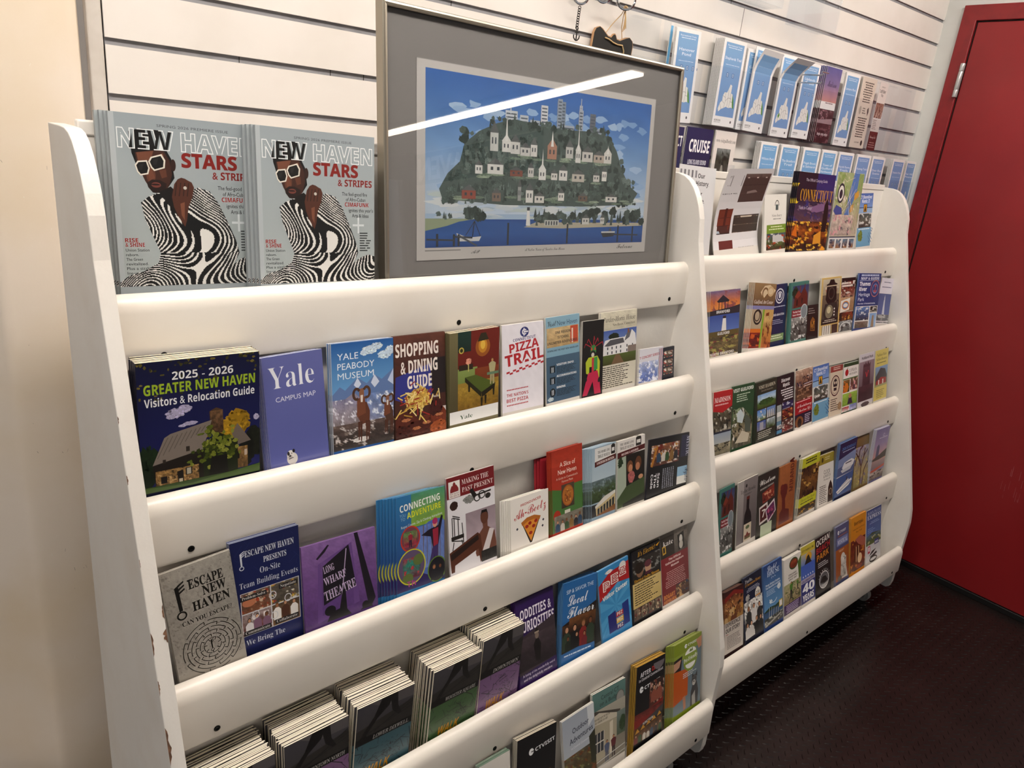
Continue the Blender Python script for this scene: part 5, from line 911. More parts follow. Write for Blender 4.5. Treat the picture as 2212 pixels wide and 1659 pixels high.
def a_hamden(A):
    A.R(0, 0, 1, 1, '34382c', '2c3226'); A.T('VISIT HAMDEN', .10, .92, .125, .06, 'e0dcc8', 's', off=-.012); A.T('Town of the Sleeping Giant', .22, .80, .175, .025, 'b8b4a4', 'i'); A.G(.05, .22, .96, .46, '8ab0dc b8ccdc 5a7a3a 4a5a2a', 8, 6, .12, 2); A.K(.5, .36, .42, .06, '3a5a2a', 2, .3); A.G(.05, .48, .48, .66, '5a8ad0 8ab0d8 7a8a4a', 5, 5, .15, 3, 'e0d8c8', .15); A.G(.52, .48, .96, .66, '6a90c8 9a9a98', 5, 5, .2, 4); [A.R(.56 + i * .09, .53, .59 + i * .09, .65, 'e0dcd0') for i in range(4)]; A.G(.05, .68, .48, .84, '4a6ab0 8a8a98', 5, 4, .2, 5); A.R(.18, .70, .36, .84, 'a8a8b4'); A.G(.52, .68, .96, .84, 'b8c4cc 4a5a2a', 5, 4, .3, 6); A.L(.10, .87, .9, 1, 4, 'c8c8bc')
def a_discover(A):
    A.R(0, 0, 1, 1, '261f26'); A.T('Discover', .24, .76, .12, .06, 'f0eef0', 'b'); A.T('Mystic', .34, .74, .205, .06, 'f0eef0', 'b'); A.L(.16, .25, .94, .46, 5, 'e0dce0', 'r', th=.5); A.R(0, .50, .26, .78, 'a8b0b0'); A.R(0, .62, .26, .70, 'e4e4e0'); A.R(0, .78, .26, .86, '6a90a8'); A.T('PGO', .02, .28, .92, .07, 'f0f0f0', 'b'); A.R(0, .94, .30, 1, '4a8ab0'); A.G(.32, .48, .96, .60, '2a2a5a 3a3a6a', 4, 3, .2, 2, 'd0d0e0', .2); A.G(.32, .61, .96, .78, '8a3a2a 6a2a24', 5, 5, .5, 3, 'd8a060 2a1a1a', .3); A.G(.32, .80, .96, 1, '4a3a34 8a3a34', 5, 5, .5, 4, 'c8c0b8', .25)
def a_nl(A):
    A.R(0, 0, 1, 1, '8a6a58', '6a3a34'); A.G(0, 0, 1, .55, 'b89a88 9a7460 5a4034 6a5040', 8, 8, .25, 2, 'd0b8a8', .15); A.T('NL', .06, .40, .285, .08, '1e2848', 'b', sh=.1); A.T('250', .42, .98, .265, .13, '1e1a2a', 's'); A.L(.5, .30, .95, .33, 1, 'e8e0d8'); A.X(.50, .27, .98, .26, .02, 'c9c4d0'); A.G(.1, .34, .9, .52, '4a3428 7a5a44', 7, 5, .4, 4, 'a8846a', .2); A.R(0, .54, 1, .78, 'a8202c'); A.L(.08, .555, .9, .585, 1, 'f0d0d0'); A.T('A Revolutionary', .12, .96, .665, .05, 'f4e4e4', 'c'); A.T('Maritime Life', .22, .92, .745, .05, 'f4e4e4', 'c'); A.R(0, .78, 1, 1, '261a3a'); A.E(.26, .92, .24, .10, '8a5a34'); A.E(.28, .94, .12, .08, '2a1a14'); A.L(.58, .82, .95, .98, 5, 'c8c0d8')
def a_seal(A):
    A.R(0, 0, 1, 1, 'd6c9b6'); A.R(0, 0, 1, .12, '9a4a44'); A.L(.12, .03, .9, .10, 2, 'e8d8cc', 'c'); A.O(.42, .40, .38, .21, .05, '5a2a34', 32); A.O(.42, .40, .29, .16, .015, '5a2a34', 28); A.E(.42, .36, .17, .10, '2e2a30'); A.R(.30, .36, .54, .50, '3a343a'); A.E(.36, .34, .05, .03, 'd6c9b6'); A.E(.50, .34, .05, .03, 'd6c9b6'); A.R(.30, .42, .54, .44, 'd6c9b6'); A.L(.10, .66, .80, .92, 6, '4a3a34'); A.K(.86, .84, .2, .1, 'a88a6a', 3)
def a_lyman(A):
    A.R(0, 0, 1, .10, '2e5236'); A.R(0, .07, 1, 1, 'ece8e4'); A.E(.22, .19, .11, .07, 'b8262c'); A.X(.22, .13, .28, .09, .03, '4a6a2a'); A.T('LYMAN', .38, .88, .19, .065, '3a3438', 's', off=-.01); A.T('ORCHARDS', .38, .92, .255, .045, '3a3438', 's', off=-.012); A.R(0, .31, 1, .335, '4a7a3a'); A.G(.02, .34, .46, .60, '8a6a3a 4a5a2a', 4, 5, .3, 2, 'd8782a', .3); A.E(.24, .50, .13, .10, 'd8822a'); A.G(.50, .33, 1, .58, '6a5a4a 8a4a4a', 5, 5, .4, 3, 'e0c0b0', .2); A.man(.78, .58, .22, 'e0a0a8', '3a3a5a'); A.G(.02, .62, 1, .88, 'a8c85a 7aa03a', 6, 5, .2, 4); A.P([(.36, .86), (.44, .72), (.62, .72), (.72, .86)], '3a3050'); A.E(.53, .69, .10, .05, 'c09070'); A.G(.02, .90, .48, 1, 'b0303a d8d4d0', 4, 3, .4, 5); A.G(.52, .88, 1, 1, '7a8ac0 b8b8d8', 4, 3, .3, 6)
def a_hubbard(A):
    A.R(0, 0, 1, 1, '6a5a66'); A.R(0, 0, 1, .15, 'd4d0d8'); A.T('Hubbard Park', .14, .90, .105, .05, '2a2438', 'b', off=.006); A.R(0, .15, 1, .95, 'a08e98', '4a3440'); A.P([(.24, .62), (.26, .24), (.30, .18), (.36, .22), (.42, .16), (.50, .22), (.58, .15), (.66, .22), (.74, .18), (.76, .62)], '5a3a48'); A.G(.28, .26, .74, .62, '6a4a56 4a2e3a', 6, 7, .2, 2); A.X(.44, .36, .52, .46, .05, 'c0404a'); A.X(.62, .34, .52, .46, .05, 'c0404a'); A.G(0, .62, 1, .92, '5a3844 3e2832 4a3640', 8, 6, .2, 3); A.R(0, .92, 1, 1, 'd8d4d8'); A.K(.5, .99, .3, .05, '5a4a50', 2, .2)
def a_yellow(A):
    A.R(0, 0, 1, 1, 'ddd07a', 'd8ca6e'); A.T('Nathan Hale', .12, .86, .125, .055, '6a6230', 's', off=-.01); A.T('Schoolhouse', .10, .90, .21, .055, '6a6230', 's', off=-.01); A.L(.14, .25, .86, .29, 1, '6a6230', 'c'); A.R(.04, .33, 1, .72, '8aa8d0', '7a8a5a'); A.P([(.10, .52), (.44, .36), (.80, .40), (.96, .54), (.92, .60), (.50, .56), (.10, .66)], '4a4a50'); A.P([(.12, .62), (.50, .55), (.92, .58), (.92, .70), (.12, .72)], 'a83a34'); A.R(.30, .60, .38, .70, 'e8e0dc'); A.R(.62, .60, .70, .69, 'e8e0dc'); A.R(.04, .69, 1, .73, 'a8a878'); A.L(.2, .80, .85, .98, 5, '8a8244')
def a_wine(A):
    A.R(0, 0, 1, 1, 'a9a2a0', '6c6466'); A.R(.0, .0, .55, 1, 'b4aeac', '7a7274'); A.R(.3, 0, 1, 1, '8f8888', '5a5254'); A.K(.42, .10, .06, .035, '2a2628', 2, .5); A.T('Taylor Brooke', .14, .90, .205, .06, '2a2628', 's', off=-.012); A.T('WINERY', .34, .70, .255, .025, '3a3638'); A.P([(.46, .30), (.60, .30), (.60, .48), (.70, .56), (.74, .64), (.76, 1), (.36, 1), (.36, .64), (.38, .56), (.46, .48)], '15131a'); A.R(.455, .28, .61, .33, '6a2a22'); A.P([(.37, .72), (.75, .72), (.76, 1), (.37, 1)], 'd8ccb8'); A.E(.56, .78, .10, .03, '6a7a5a'); A.P([(.44, .94), (.56, .85), (.70, .94)], '8a3a34'); A.G(.42, .90, .72, .97, '8a3a34 5a6a3a', 4, 2, .4, 2)
def a_wisdom(A):
    A.R(0, 0, 1, 1, '33322f', '3c3b36'); A.T('Wisdom', .08, .84, .19, .09, 'f0eeea', 'c', rot=3); A.T('BREWING COMPANY', .12, .78, .265, .028, 'c8c4be', 'b', rot=3); A.P([(.22, .32), (.80, .24), (.84, .46), (.26, .50)], '8a3a2e'); A.G(.26, .32, .80, .46, '9a4030 6a2a24', 6, 4, .5, 2, 'd8a080', .2); A.P([(.10, .54), (.50, .50), (.56, .80), (.14, .84)], 'e0d8d4'); A.P([(.14, .57), (.46, .54), (.52, .77), (.17, .80)], '5a2426'); A.T('7', .24, .40, .73, .13, 'f0ece6', 'b'); A.P([(.40, .62), (.84, .50), (.94, .72), (.56, .88)], 'e0d4d8'); A.P([(.45, .64), (.82, .54), (.90, .71), (.57, .84)], '6a3060'); A.G(.52, .62, .84, .76, '7a3a6a 4a2448', 5, 4, .4, 3, 'c05a80', .3); A.R(.20, .86, .76, 1.15, 'c6d2b8')
def a_miranda(A):
    A.R(0, 0, 1, 1, 'a8683c', '9c5c34'); A.G(0, 0, 1, 1, 'ae6e42 9a5a32', 7, 10, .12, 2); A.T('MIRANDA', .86, 1.42, .50, .22, '6a2418', 'b', rot=90, off=.01); A.E(.32, .42, .22, .10, '6a2622'); A.P([(.20, .34), (.5, .34), (.52, .50), (.42, .58), (.46, .76), (.70, .80), (.74, 1), (.10, 1), (.12, .80), (.26, .74), (.22, .56), (.14, .46)], '6e2824'); A.E(.2, .36, .10, .05, '7a3028')
def a_lime(A):
    A.R(0, 0, 1, 1, 'c9cc3a', 'c4c83a'); A.L(.08, .04, .92, .13, 2, '4a4a1e', 'c', th=.6); A.R(0, .17, 1, .70, '3a2818', '5a3a20'); A.G(0, .17, 1, .70, '4a3420 8a6030 3a2416', 8, 8, .45, 2, 'd8b060 1a120c', .28); A.R(0, .70, 1, .86, 'd2d43c'); A.T('Discover New Haven', .12, .9, .775, .05, '3a3a18', 'i'); A.L(.12, .80, .85, .84, 1, '4a4a1e'); A.R(0, .86, 1, 1, '3a3018'); A.G(0, .86, 1, 1, '4a3a1c 2e2614', 6, 4, .4, 4, 'd8a83a', .15)
def a_clock(A):
    A.R(0, 0, 1, .19, 'a8983a', '9c8c32'); A.E(.26, .10, .06, .05, '4a4220'); A.L(.42, .06, .86, .14, 2, 'd8d0a0'); A.R(0, .19, 1, 1, 'e6e2dc'); A.T('CLOCK', .36, .78, .40, .08, '33302c', ''); A.T('& WATCH', .36, .80, .475, .06, '33302c', ''); A.T('MUSEUM', .38, .78, .53, .03, '6a6660', ''); A.L(.12, .62, .62, 1, 10, '5a5650'); A.P([(.66, 1), (.68, .70), (.74, .62), (.82, .56), (.92, .64), (.98, .74), (1, 1)], '3a2c22'); A.E(.84, .80, .10, .07, 'b8a890'); A.E(.84, .80, .08, .055, '4a3a30')
def a_ferry(A):
    A.R(0, 0, 1, 1, '222c5c', '2a3668'); A.T('2026 SCHEDULE', .14, .92, .145, .05, '5a8ac8', 'b'); A.L(.2, .17, .9, .21, 1, 'a8b8d8'); A.P([(0, .30), (1, .22), (1, .62), (0, .64)], '8a9cc4'); A.P([(0, .46), (1, .40), (1, .62), (0, .64)], '5a6e98'); A.P([(.26, .48), (.36, .40), (.60, .38), (.78, .37), (.98, .42), (.92, .50), (.50, .55), (.36, .55)], 'e8eaee'); A.R(.44, .41, .80, .43, '3a4460'); A.P([(.2, .52), (.9, .50), (.76, .57), (.30, .58)], 'd0d4dc'); A.R(0, .62, 1, .64, 'd8dce4'); A.P([(0, .64), (1, .62), (1, 1), (0, 1)], '3a64a0'); A.P([(.08, .90), (.30, .84), (.92, .76), (.96, .80), (.80, .88), (.20, .96)], 'eceef0'); A.P([(.36, .82), (.74, .74), (.78, .78), (.40, .85)], 'd8dce0'); A.R(.60, .69, .66, .76, '3a3a4a'); A.X(.16, .93, .9, .81, .02, '2a4a7a')
def a_brown(A):
    A.R(0, 0, 1, .22, '8a7248', '7c6640'); A.R(0, .20, 1, 1, '9a9aa8', '8a8268'); A.G(0, .2, 1, 1, 'a8a0b4 9a9486 b0a070 8a8450', 8, 12, .18, 2, 'c8b868 7a7488', .2)
    for a in (((.42, 1), (.48, .6), (.28, .4), (.10, .3)), ((.48, .62), (.66, .42), (.92, .3)), ((.3, .42), (.38, .26), (.6, .2)), ((.58, 1), (.70, .7), (.95, .55)), ((.2, .36), (.05, .55)), ((.66, .42), (.74, .26))):
        for p, q_ in zip(a, a[1:]): A.X(*p, *q_, .055, '5a3c34')
def a_lilac(A):
    A.R(0, 0, 1, .66, '8a88b0', 'd8a884'); A.G(0, 0, 1, .6, '8884ae a89ac0 d8a898', 5, 6, .06, 2); A.O(.62, .14, .08, .03, .02, 'd8d4e8', 14, 20, 330); A.L(.30, .18, .9, .22, 1, 'd8d4e4', 'c'); A.P([(.2, .60), (.22, .34), (.34, .30), (.42, .36), (.44, .60)], '5a5e80'); A.P([(0, .58), (.5, .52), (1, .44), (1, .60), (0, .64)], '4a4038'); A.R(0, .62, 1, .78, 'b89a98', '8a7880'); A.P([(0, .80), (1, .74), (1, .79), (0, .86)], 'c85a3a'); A.R(0, .84, 1, 1, 'b8a8a0'); A.G(0, .84, 1, 1, 'c0b4ac 6a5a54', 6, 4, .4, 3, '4a2a24', .25)
def a_experience(A):
    A.R(0, 0, 1, .16, '3a1c1c', '6a2420'); A.G(0, .06, 1, .50, '4a2020 a06a40 c08a5a 8a6a54', 10, 9, .35, 2, 'e0b070 3a1a18', .3); A.P([(0, .10), (.5, .02), (1, .10), (1, .16), (.5, .09), (0, .18)], '8a2a24'); A.C(.02, .24, .98, .42, 8, 3, 'c0904a 8a5a34 d0b080'); A.C(.0, .34, 1, .54, 6, 5, 'b08850 7a4a30 c8a878'); A.R(0, .50, 1, 1, 'd4ccc4'); A.T('EXPERIENCE', .06, .84, .575, .065, '221a1c', 'b', off=.006); A.T('OUR STORY', .06, .82, .665, .065, '221a1c', 'b', off=.006); A.L(.08, .69, .2, .71, 1, 'b03a34'); A.L(.14, .73, .92, .95, 9, '5a5254', th=.35)
def a_uncommon(A):
    A.R(0, 0, 1, .40, '1c2038', '242a48'); A.T('Truths,', .10, .50, .10, .05, 'e8e8ec', 'i'); A.T('& Uncommon History', .10, .95, .155, .045, 'd8a23a', 's', off=-.01); A.L(.14, .20, .9, .27, 3, 'b0b4c8', 'c'); A.E(.76, .36, .15, .10, 'e8e4dc'); A.P([(.62, .38), (.90, .38), (.84, .46), (.68, .46)], 'd8902a'); A.T('250', .66, .86, .375, .05, '3a2a2a', 's'); A.G(0, .40, 1, 1, 'a8a6a4 d8d6d2 6a6866 3a3838', 10, 10, .5, 3, '1a1a1a f0eeea', .4); A.K(.20, .34, .14, .07, 'b8b4b0', 2, .4); A.C(.1, .48, .98, .80, 3, 4, '17171a 3a3a3c e0dedc'); A.C(.0, .70, 1, 1, 4, 6, '1a1a1c d8d6d2 2a2a2c')
def a_light(A):
    A.R(0, 0, 1, .74, '2c4a86', '6a9cc8'); A.T('Light', .20, .72, .115, .085, 'd8e4f4', 'c', off=-.004); A.T('HOUSE', .20, .86, .20, .08, 'd8e4f4', 's', off=-.01); A.T('INN', .40, .66, .255, .03, 'b8c8e4', 's', off=-.01); A.T('Three Distinct Rooms,', .10, .88, .345, .032, 'e4ecf6', 'b'); A.T('Two Beautiful Locations', .10, .90, .39, .032, 'e4ecf6', 'b'); A.L(.14, .42, .8, .52, 4, 'b8cce4'); A.K(.82, .44, .12, .06, 'e0e8f0', 2, .4); A.K(.36, .62, .10, .04, 'd8e4ee', 3, .5); A.O(.5, .56, .22, .10, .02, 'e8f0f4', 16, 30, 170); A.P([(0, .74), (.3, .70), (.6, .72), (1, .68), (1, .76), (0, .80)], '2e4a3a'); A.R(0, .76, 1, .90, '3a5a80', '4a6a8c'); A.G(0, .86, 1, 1, '3a4240 5a5a54 2a2a28', 8, 5, .4, 4, 'b8b8b0', .2)
    for i in range(5): A.X(.25 + i * .12, .88, .28 + i * .12, .70 + i * .02, .012, 'e0e0dc')
    A.X(.04, .98, .9, .90, .05, 'b0aca4'); A.R(.80, .68, .98, .80, 'd8c03a'); A.R(.83, .695, .96, .785, 'e8e6ee')
def a_bikes(A):
    A.R(0, 0, 1, .46, 'e4e0da'); A.E(.56, .14, .26, .105, '3a5a30'); A.E(.56, .14, .22, .08, '8a3a24'); A.G(.42, .09, .70, .19, 'a85a34 6a2a1c', 4, 3, .3, 2); A.P([(.80, .16), (1, .06), (1, .48), (.88, .48), (.84, .30)], '5a7a3a'); A.T('ORGANIC', .26, .74, .33, .03, '3a3428', 'b'); A.T('ADVENTURES', .24, .78, .375, .03, '3a3428', 'b'); A.T('SINCE 1981', .28, .74, .42, .03, '3a3428', 'b'); A.R(0, .46, 1, .82, 'b0a07c', '9a8a64'); A.G(0, .46, 1, .80, 'a8a880 b4a684 8a7c58', 8, 7, .2, 3, '5a6a3a', .15)
    for u, v, h in ((.42, .80, .30), (.80, .70, .18)): A.man(u, v - .06, h, '5a8a3a', '2a2a30'); A.O(u, v - .01, .13, .06, .025, '2a2a2c', 18)
    A.R(0, .82, 1, 1, '4a2a6a', '3c2258'); A.L(.10, .84, .9, .99, 5, 'c8b8d8', 'c')
def a_forty(A):
    A.R(0, 0, 1, .14, 'c8c050', 'd0b848'); A.T('CITY PARKS & REC', .08, .94, .10, .035, '3a3a24', 'b'); A.R(0, .14, 1, .34, 'b8b4a0', '6a84c0'); A.E(.55, .22, .22, .08, 'd8a83a'); A.P([(.24, .34), (.44, .20), (.56, .18), (.70, .30), (.80, .34)], '2a2820'); A.R(0, .33, 1, .58, '4a6ac0', '5a78c4'); [A.E(.16 + i * .17, .53, .03, .015, 'e4e8f0') for i in range(5)]; A.R(0, .57, 1, .645, 'b0a8c0'); A.T('CELEBRATING', .06, .94, .63, .035, '2a2a6a', 'b'); A.R(0, .645, 1, 1, '38408a', '2e3478'); A.T('40', .12, .94, .815, .145, 'f4f4f8', 'b', off=.02); A.T('YEARS', .12, .90, .96, .105, 'f4f4f8', 'b', off=.015)
def a_ocean(A):
    A.R(0, 0, 1, 1, '1c1a1e', '19171a'); A.T('OCEAN', .06, .96, .155, .10, 'e4dcd8', 'b', rot=5, sh=.15); A.T('BEACH', .06, .98, .285, .10, 'b83438', 'b', rot=5, sh=.15); A.T('PARK', .08, .90, .415, .105, 'd08a34', 'b', rot=5, sh=.15); A.L(.16, .46, .9, .56, 3, 'c8c4c8'); A.E(.55, .80, .33, .155, 'e4e4e4'); A.E(.55, .80, .30, .14, '6a6a6e'); A.P([(.28, .82), (.42, .73), (.66, .74), (.82, .84), (.6, .86), (.40, .84)], '141416'); [A.O(.55, .86 + i * .02, .22, .03, .02, 'e0e0e0', 12, 10, 170) for i in range(3)]; A.L(.3, .70, .8, .72, 1, '2a2a2c')
    for i in range(9): a = rad(200 + i * 18); A.P([(.55 + .36 * cos(a) - .02, .80 + .17 * sin(a)), (.55 + .44 * cos(a), .80 + .205 * sin(a)), (.55 + .36 * cos(a) + .02, .80 + .17 * sin(a))], 'e4e4e4')
def a_sculpt(A):
    A.R(0, 0, 1, .42, '5a6084', '555a80'); ct(A, .20, .12, .8, 'e4e6ee'); A.L(.16, .18, .9, .22, 1, 'a06a5a'); A.R(.08, .22, .94, .36, '7a84b0'); A.T('MYSTICAL', .14, .90, .335, .075, 'd8dce8', 's'); A.R(0, .42, 1, 1, 'a8622e', '9a5628'); A.L(.16, .45, .7, .49, 2, 'e0c0a0', 'c'); A.E(.55, .62, .17, .10, 'd8d4cc'); A.P([(.36, .98), (.38, .76), (.46, .68), (.68, .68), (.80, .78), (.90, 1)], 'ccc8c0'); A.G(.40, .60, .80, .96, 'dcd8d2 a8a29a', 7, 8, .2, 3, '7a746c', .15); A.K(.3, .96, .2, .06, '6a645c', 4)
def a_beer(A):
    A.R(0, 0, 1, .42, 'd8962c', 'd08a26'); A.T('Beertopia', .20, .80, .16, .065, '4a2a14', 'b'); A.T('Connecticut Craft Brewery', .12, .92, .245, .032, '4a2a14', 's', off=-.01); A.T('Beer Trail', .34, .74, .305, .032, '4a2a14', 's', off=-.01); A.R(0, .42, 1, 1, '5a2420', '4a1c18'); A.G(0, .42, 1, 1, '6a2a22 8a4020 4a1c18', 8, 9, .35, 2, 'd08a3a', .12); A.P([(.3, .42), (.66, .38), (1, .48), (1, .62), (.8, .60), (.5, .52)], 'b06a58'); A.P([(.24, .88), (.28, .52), (.62, .56), (.70, .90)], '7a4424'); [A.X(.30 + i * .08, .56, .32 + i * .09, .84, .04, 'd8b890' if i % 2 else '3a1c14') for i in range(5)]; A.E(.64, .80, .15, .09, 'e8c8a0'); A.K(.6, .94, .25, .05, '8a3a20', 3)
def a_island(A):
    A.R(0, 0, 1, .50, '34508a', '5a78ac'); A.T('BLOCK ISLAND', .08, .94, .095, .055, 'c0cce4', 's', off=-.012); A.T('EXPRESS', .06, .98, .185, .075, 'e8eef6', 's', off=-.006); A.L(.2, .24, .9, .30, 2, '9ab0d8', 'c'); A.L(.10, .36, .6, .46, 3, '8aa4d0'); A.P([(0, .52), (.4, .46), (1, .50), (1, .68), (0, .70)], '4a5e44'); A.G(0, .5, 1, .70, '5a7a8a 4a5e3a 6a7a4a', 7, 5, .25, 3, 'b8b890', .1); A.R(0, .68, 1, 1, 'c8ccd0', 'e0e0e0'); A.R(.56, .62, .86, .72, '3a4a84'); A.T('BOO!', .60, .82, .70, .04, 'e8ecf4', 'b'); A.R(.12, .70, .28, .84, 'c0405a'); A.R(.15, .72, .25, .80, 'e8d8dc'); A.P([(.2, .90), (.4, .82), (.7, .80), (.5, .86)], '1e1e20'); A.O(.5, .98, .26, .06, .05, '1e1e20', 20); A.P([(.26, .92), (.7, .86), (.76, .90), (.4, .95)], '1e1e20')
def trail(name, icons=2, tint='84aed6', grn=1):
    def a(A):
        A.R(0, 0, 1, 1, 'f0eeee'); A.R(.10, .035, .90, .885, tint, '7fa2cf'); A.T('Recreational Trails', .18, .82, .075, .017, 'eef4fa'); A.L(.22, .088, .8, .106, 1, 'dce8f4', 'c'); ls = name.split('|')
        for i, tx in enumerate(ls): wd_ = min(.36, .045 * len(tx)); A.T(tx, .5 - wd_, .5 + wd_, .225 + i * .048, .031, 'f2f7fb')
        A.L(.2, .232 + len(ls) * .048, .82, .246 + len(ls) * .048, 1, 'd4e2f0', 'c')
        for i in range(icons): A.R(.30 + i * .24, .375, .40 + i * .24, .425, '4a72a4'); A.R(.32 + i * .24, .381, .38 + i * .24, .419, 'c8dcee'); A.X(.35 + i * .24, .388, .35 + i * .24, .415, .025, '4a72a4')
        m = [(.16, .80), (.22, .73), (.30, .70), (.30, .64), (.36, .60), (.46, .60), (.52, .55), (.56, .50), (.64, .51), (.64, .60), (.72, .61), (.80, .68), (.84, .77), (.72, .765), (.62, .775), (.50, .765), (.40, .785), (.30, .80), (.20, .835)]
        A.P(m, 'e8e6e2')
        for p, q_ in (((.30, .70), (.40, .73)), ((.40, .60), (.44, .70)), ((.44, .70), (.40, .78)), ((.52, .56), (.54, .66)), ((.54, .66), (.44, .70)), ((.54, .66), (.66, .66)), ((.62, .60), (.66, .70)), ((.66, .66), (.62, .77)), ((.54, .66), (.54, .76)), ((.66, .70), (.78, .70)), ((.3, .64), (.42, .66)), ((.22, .74), (.30, .80))): A.X(*p, *q_, .012, 'a8a8a8')
        A.P([(.72, .61), (.80, .68), (.85, .78), (.78, .765), (.74, .70)] if grn else [(.24, .74), (.30, .70), (.36, .73), (.30, .77)], '5c9a4a'); A.T('SCRCOG', .08, .36, .945, .022, '3a3a3e', 'b'); A.L(.08, .955, .36, .97, 1, '9a9a9a'); A.E(.82, .94, .035, .016, '6a6a70')
    return a
def a_dusk(A):
    A.R(0, 0, 1, .42, '6a6a98', 'c08e94'); A.G(0, .0, 1, .45, '62639a 8a7ca4 c8948e', 5, 6, .08, 2); A.T('Madison', .20, .80, .25, .08, '2a2448', 'c'); A.L(.3, .46, .8, .49, 1, '8a7078'); A.R(0, .55, 1, 1, '4a2e38', '3a2028'); A.G(0, .56, 1, .74, '5a4248 3a2830', 9, 5, .3, 3, 'a08088', .15); A.P([(0, .70), (1, .66), (1, .74), (0, .78)], 'a08a90'); A.G(0, .74, 1, 1, '4a2e36 3a2028', 9, 7, .3, 4, '7a5a60', .2); A.T('begin, stay, enjoy', .16, .86, .90, .035, 'd8c8cc', 'b')
def a_text(A):
    A.R(0, 0, 1, 1, 'd8cdc2'); A.L(.14, .06, .90, .36, 9, '5a544e', 'c', th=.5); A.E(.24, .46, .08, .06, 'b0a89e'); A.P([(.72, .43), (.80, .40), (.84, .47), (.78, .53)], '3a3634'); A.L(.4, .42, .66, .52, 3, '5a544e'); A.L(.14, .56, .90, .86, 9, '5a544e', 'c', th=.5); A.T('GUILFORD', .30, .62, .93, .022, '3a3634', 's'); A.E(.80, .92, .07, .04, '4a4644')
def a_craft(A):
    A.R(0, 0, 1, .42, 'ddd4d0'); A.T('CONNECTICUT', .26, .70, .075, .018, '4a3a38', 's'); A.T('Craft Beer', .12, .84, .15, .05, '2a2224', 'b'); A.T('Map', .36, .62, .20, .04, '4a3a38', 's'); A.G(.04, .30, .96, .52, 'a07a6a c0a498', 9, 6, .2, 2, '6a3a2e', .3); A.R(0, .53, 1, .72, 'd8d0cc'); A.L(.1, .55, .66, .70, 6, '8a807c'); A.R(0, .72, 1, 1, '6a3434', '5a2a2a'); A.T('Brewery Trail', .14, .84, .82, .04, 'e0c8c4', 'c'); A.L(.1, .88, .9, .98, 3, 'b08a88', 'c')
def a_cruise(A):
    A.R(0, 0, 1, .52, '24255c', '201f50'); A.T('CRUISE', .16, .92, .27, .14, 'f4f4f6', 'b', off=.012); A.T('LONG ISLAND SOUND', .18, .88, .415, .055, 'e4e4ee', 'b'); A.R(0, .52, 1, 1.1, '8aa8c8', 'b8b0a8'); A.P([(0, 1.1), (0, .80), (.2, .76), (.34, .82), (.34, 1.1)], 'a0664a'); A.P([(.48, 1.1), (.60, .80), (.78, .66), (1, .60), (1, 1.1)], 'b8502e'); A.R(.40, .70, .46, .90, 'a89a8a'); A.L(.62, .74, .98, 1.0, 6, 'e8a890', th=.2); [A.X(.02 + i * .08, .55, .06 + i * .08, .80, .012, '4a5a7a') for i in range(4)]
def a_visitg(A):
    A.R(0, 0, 1, 1.1, 'e4deda'); A.T('www.visitguilfordct.com', .06, .97, .13, .045, '2a2a2e', 's', off=-.012); A.R(.16, .20, .80, .54, '3a3a34'); A.G(.16, .20, .80, .54, '8a9090 3a4034 4a4a42 6a645a', 7, 6, .3, 2, '20241e', .2); A.P([(.40, .54), (.46, .40), (.52, .40), (.62, .54)], 'a8a49a'); A.L(.2, .57, .8, .61, 1, '6a6a6a', 'c'); A.G(.16, .64, .80, 1.1, '5a6a84 8a7a5a a08a60', 7, 6, .3, 3, '2a3024', .25)

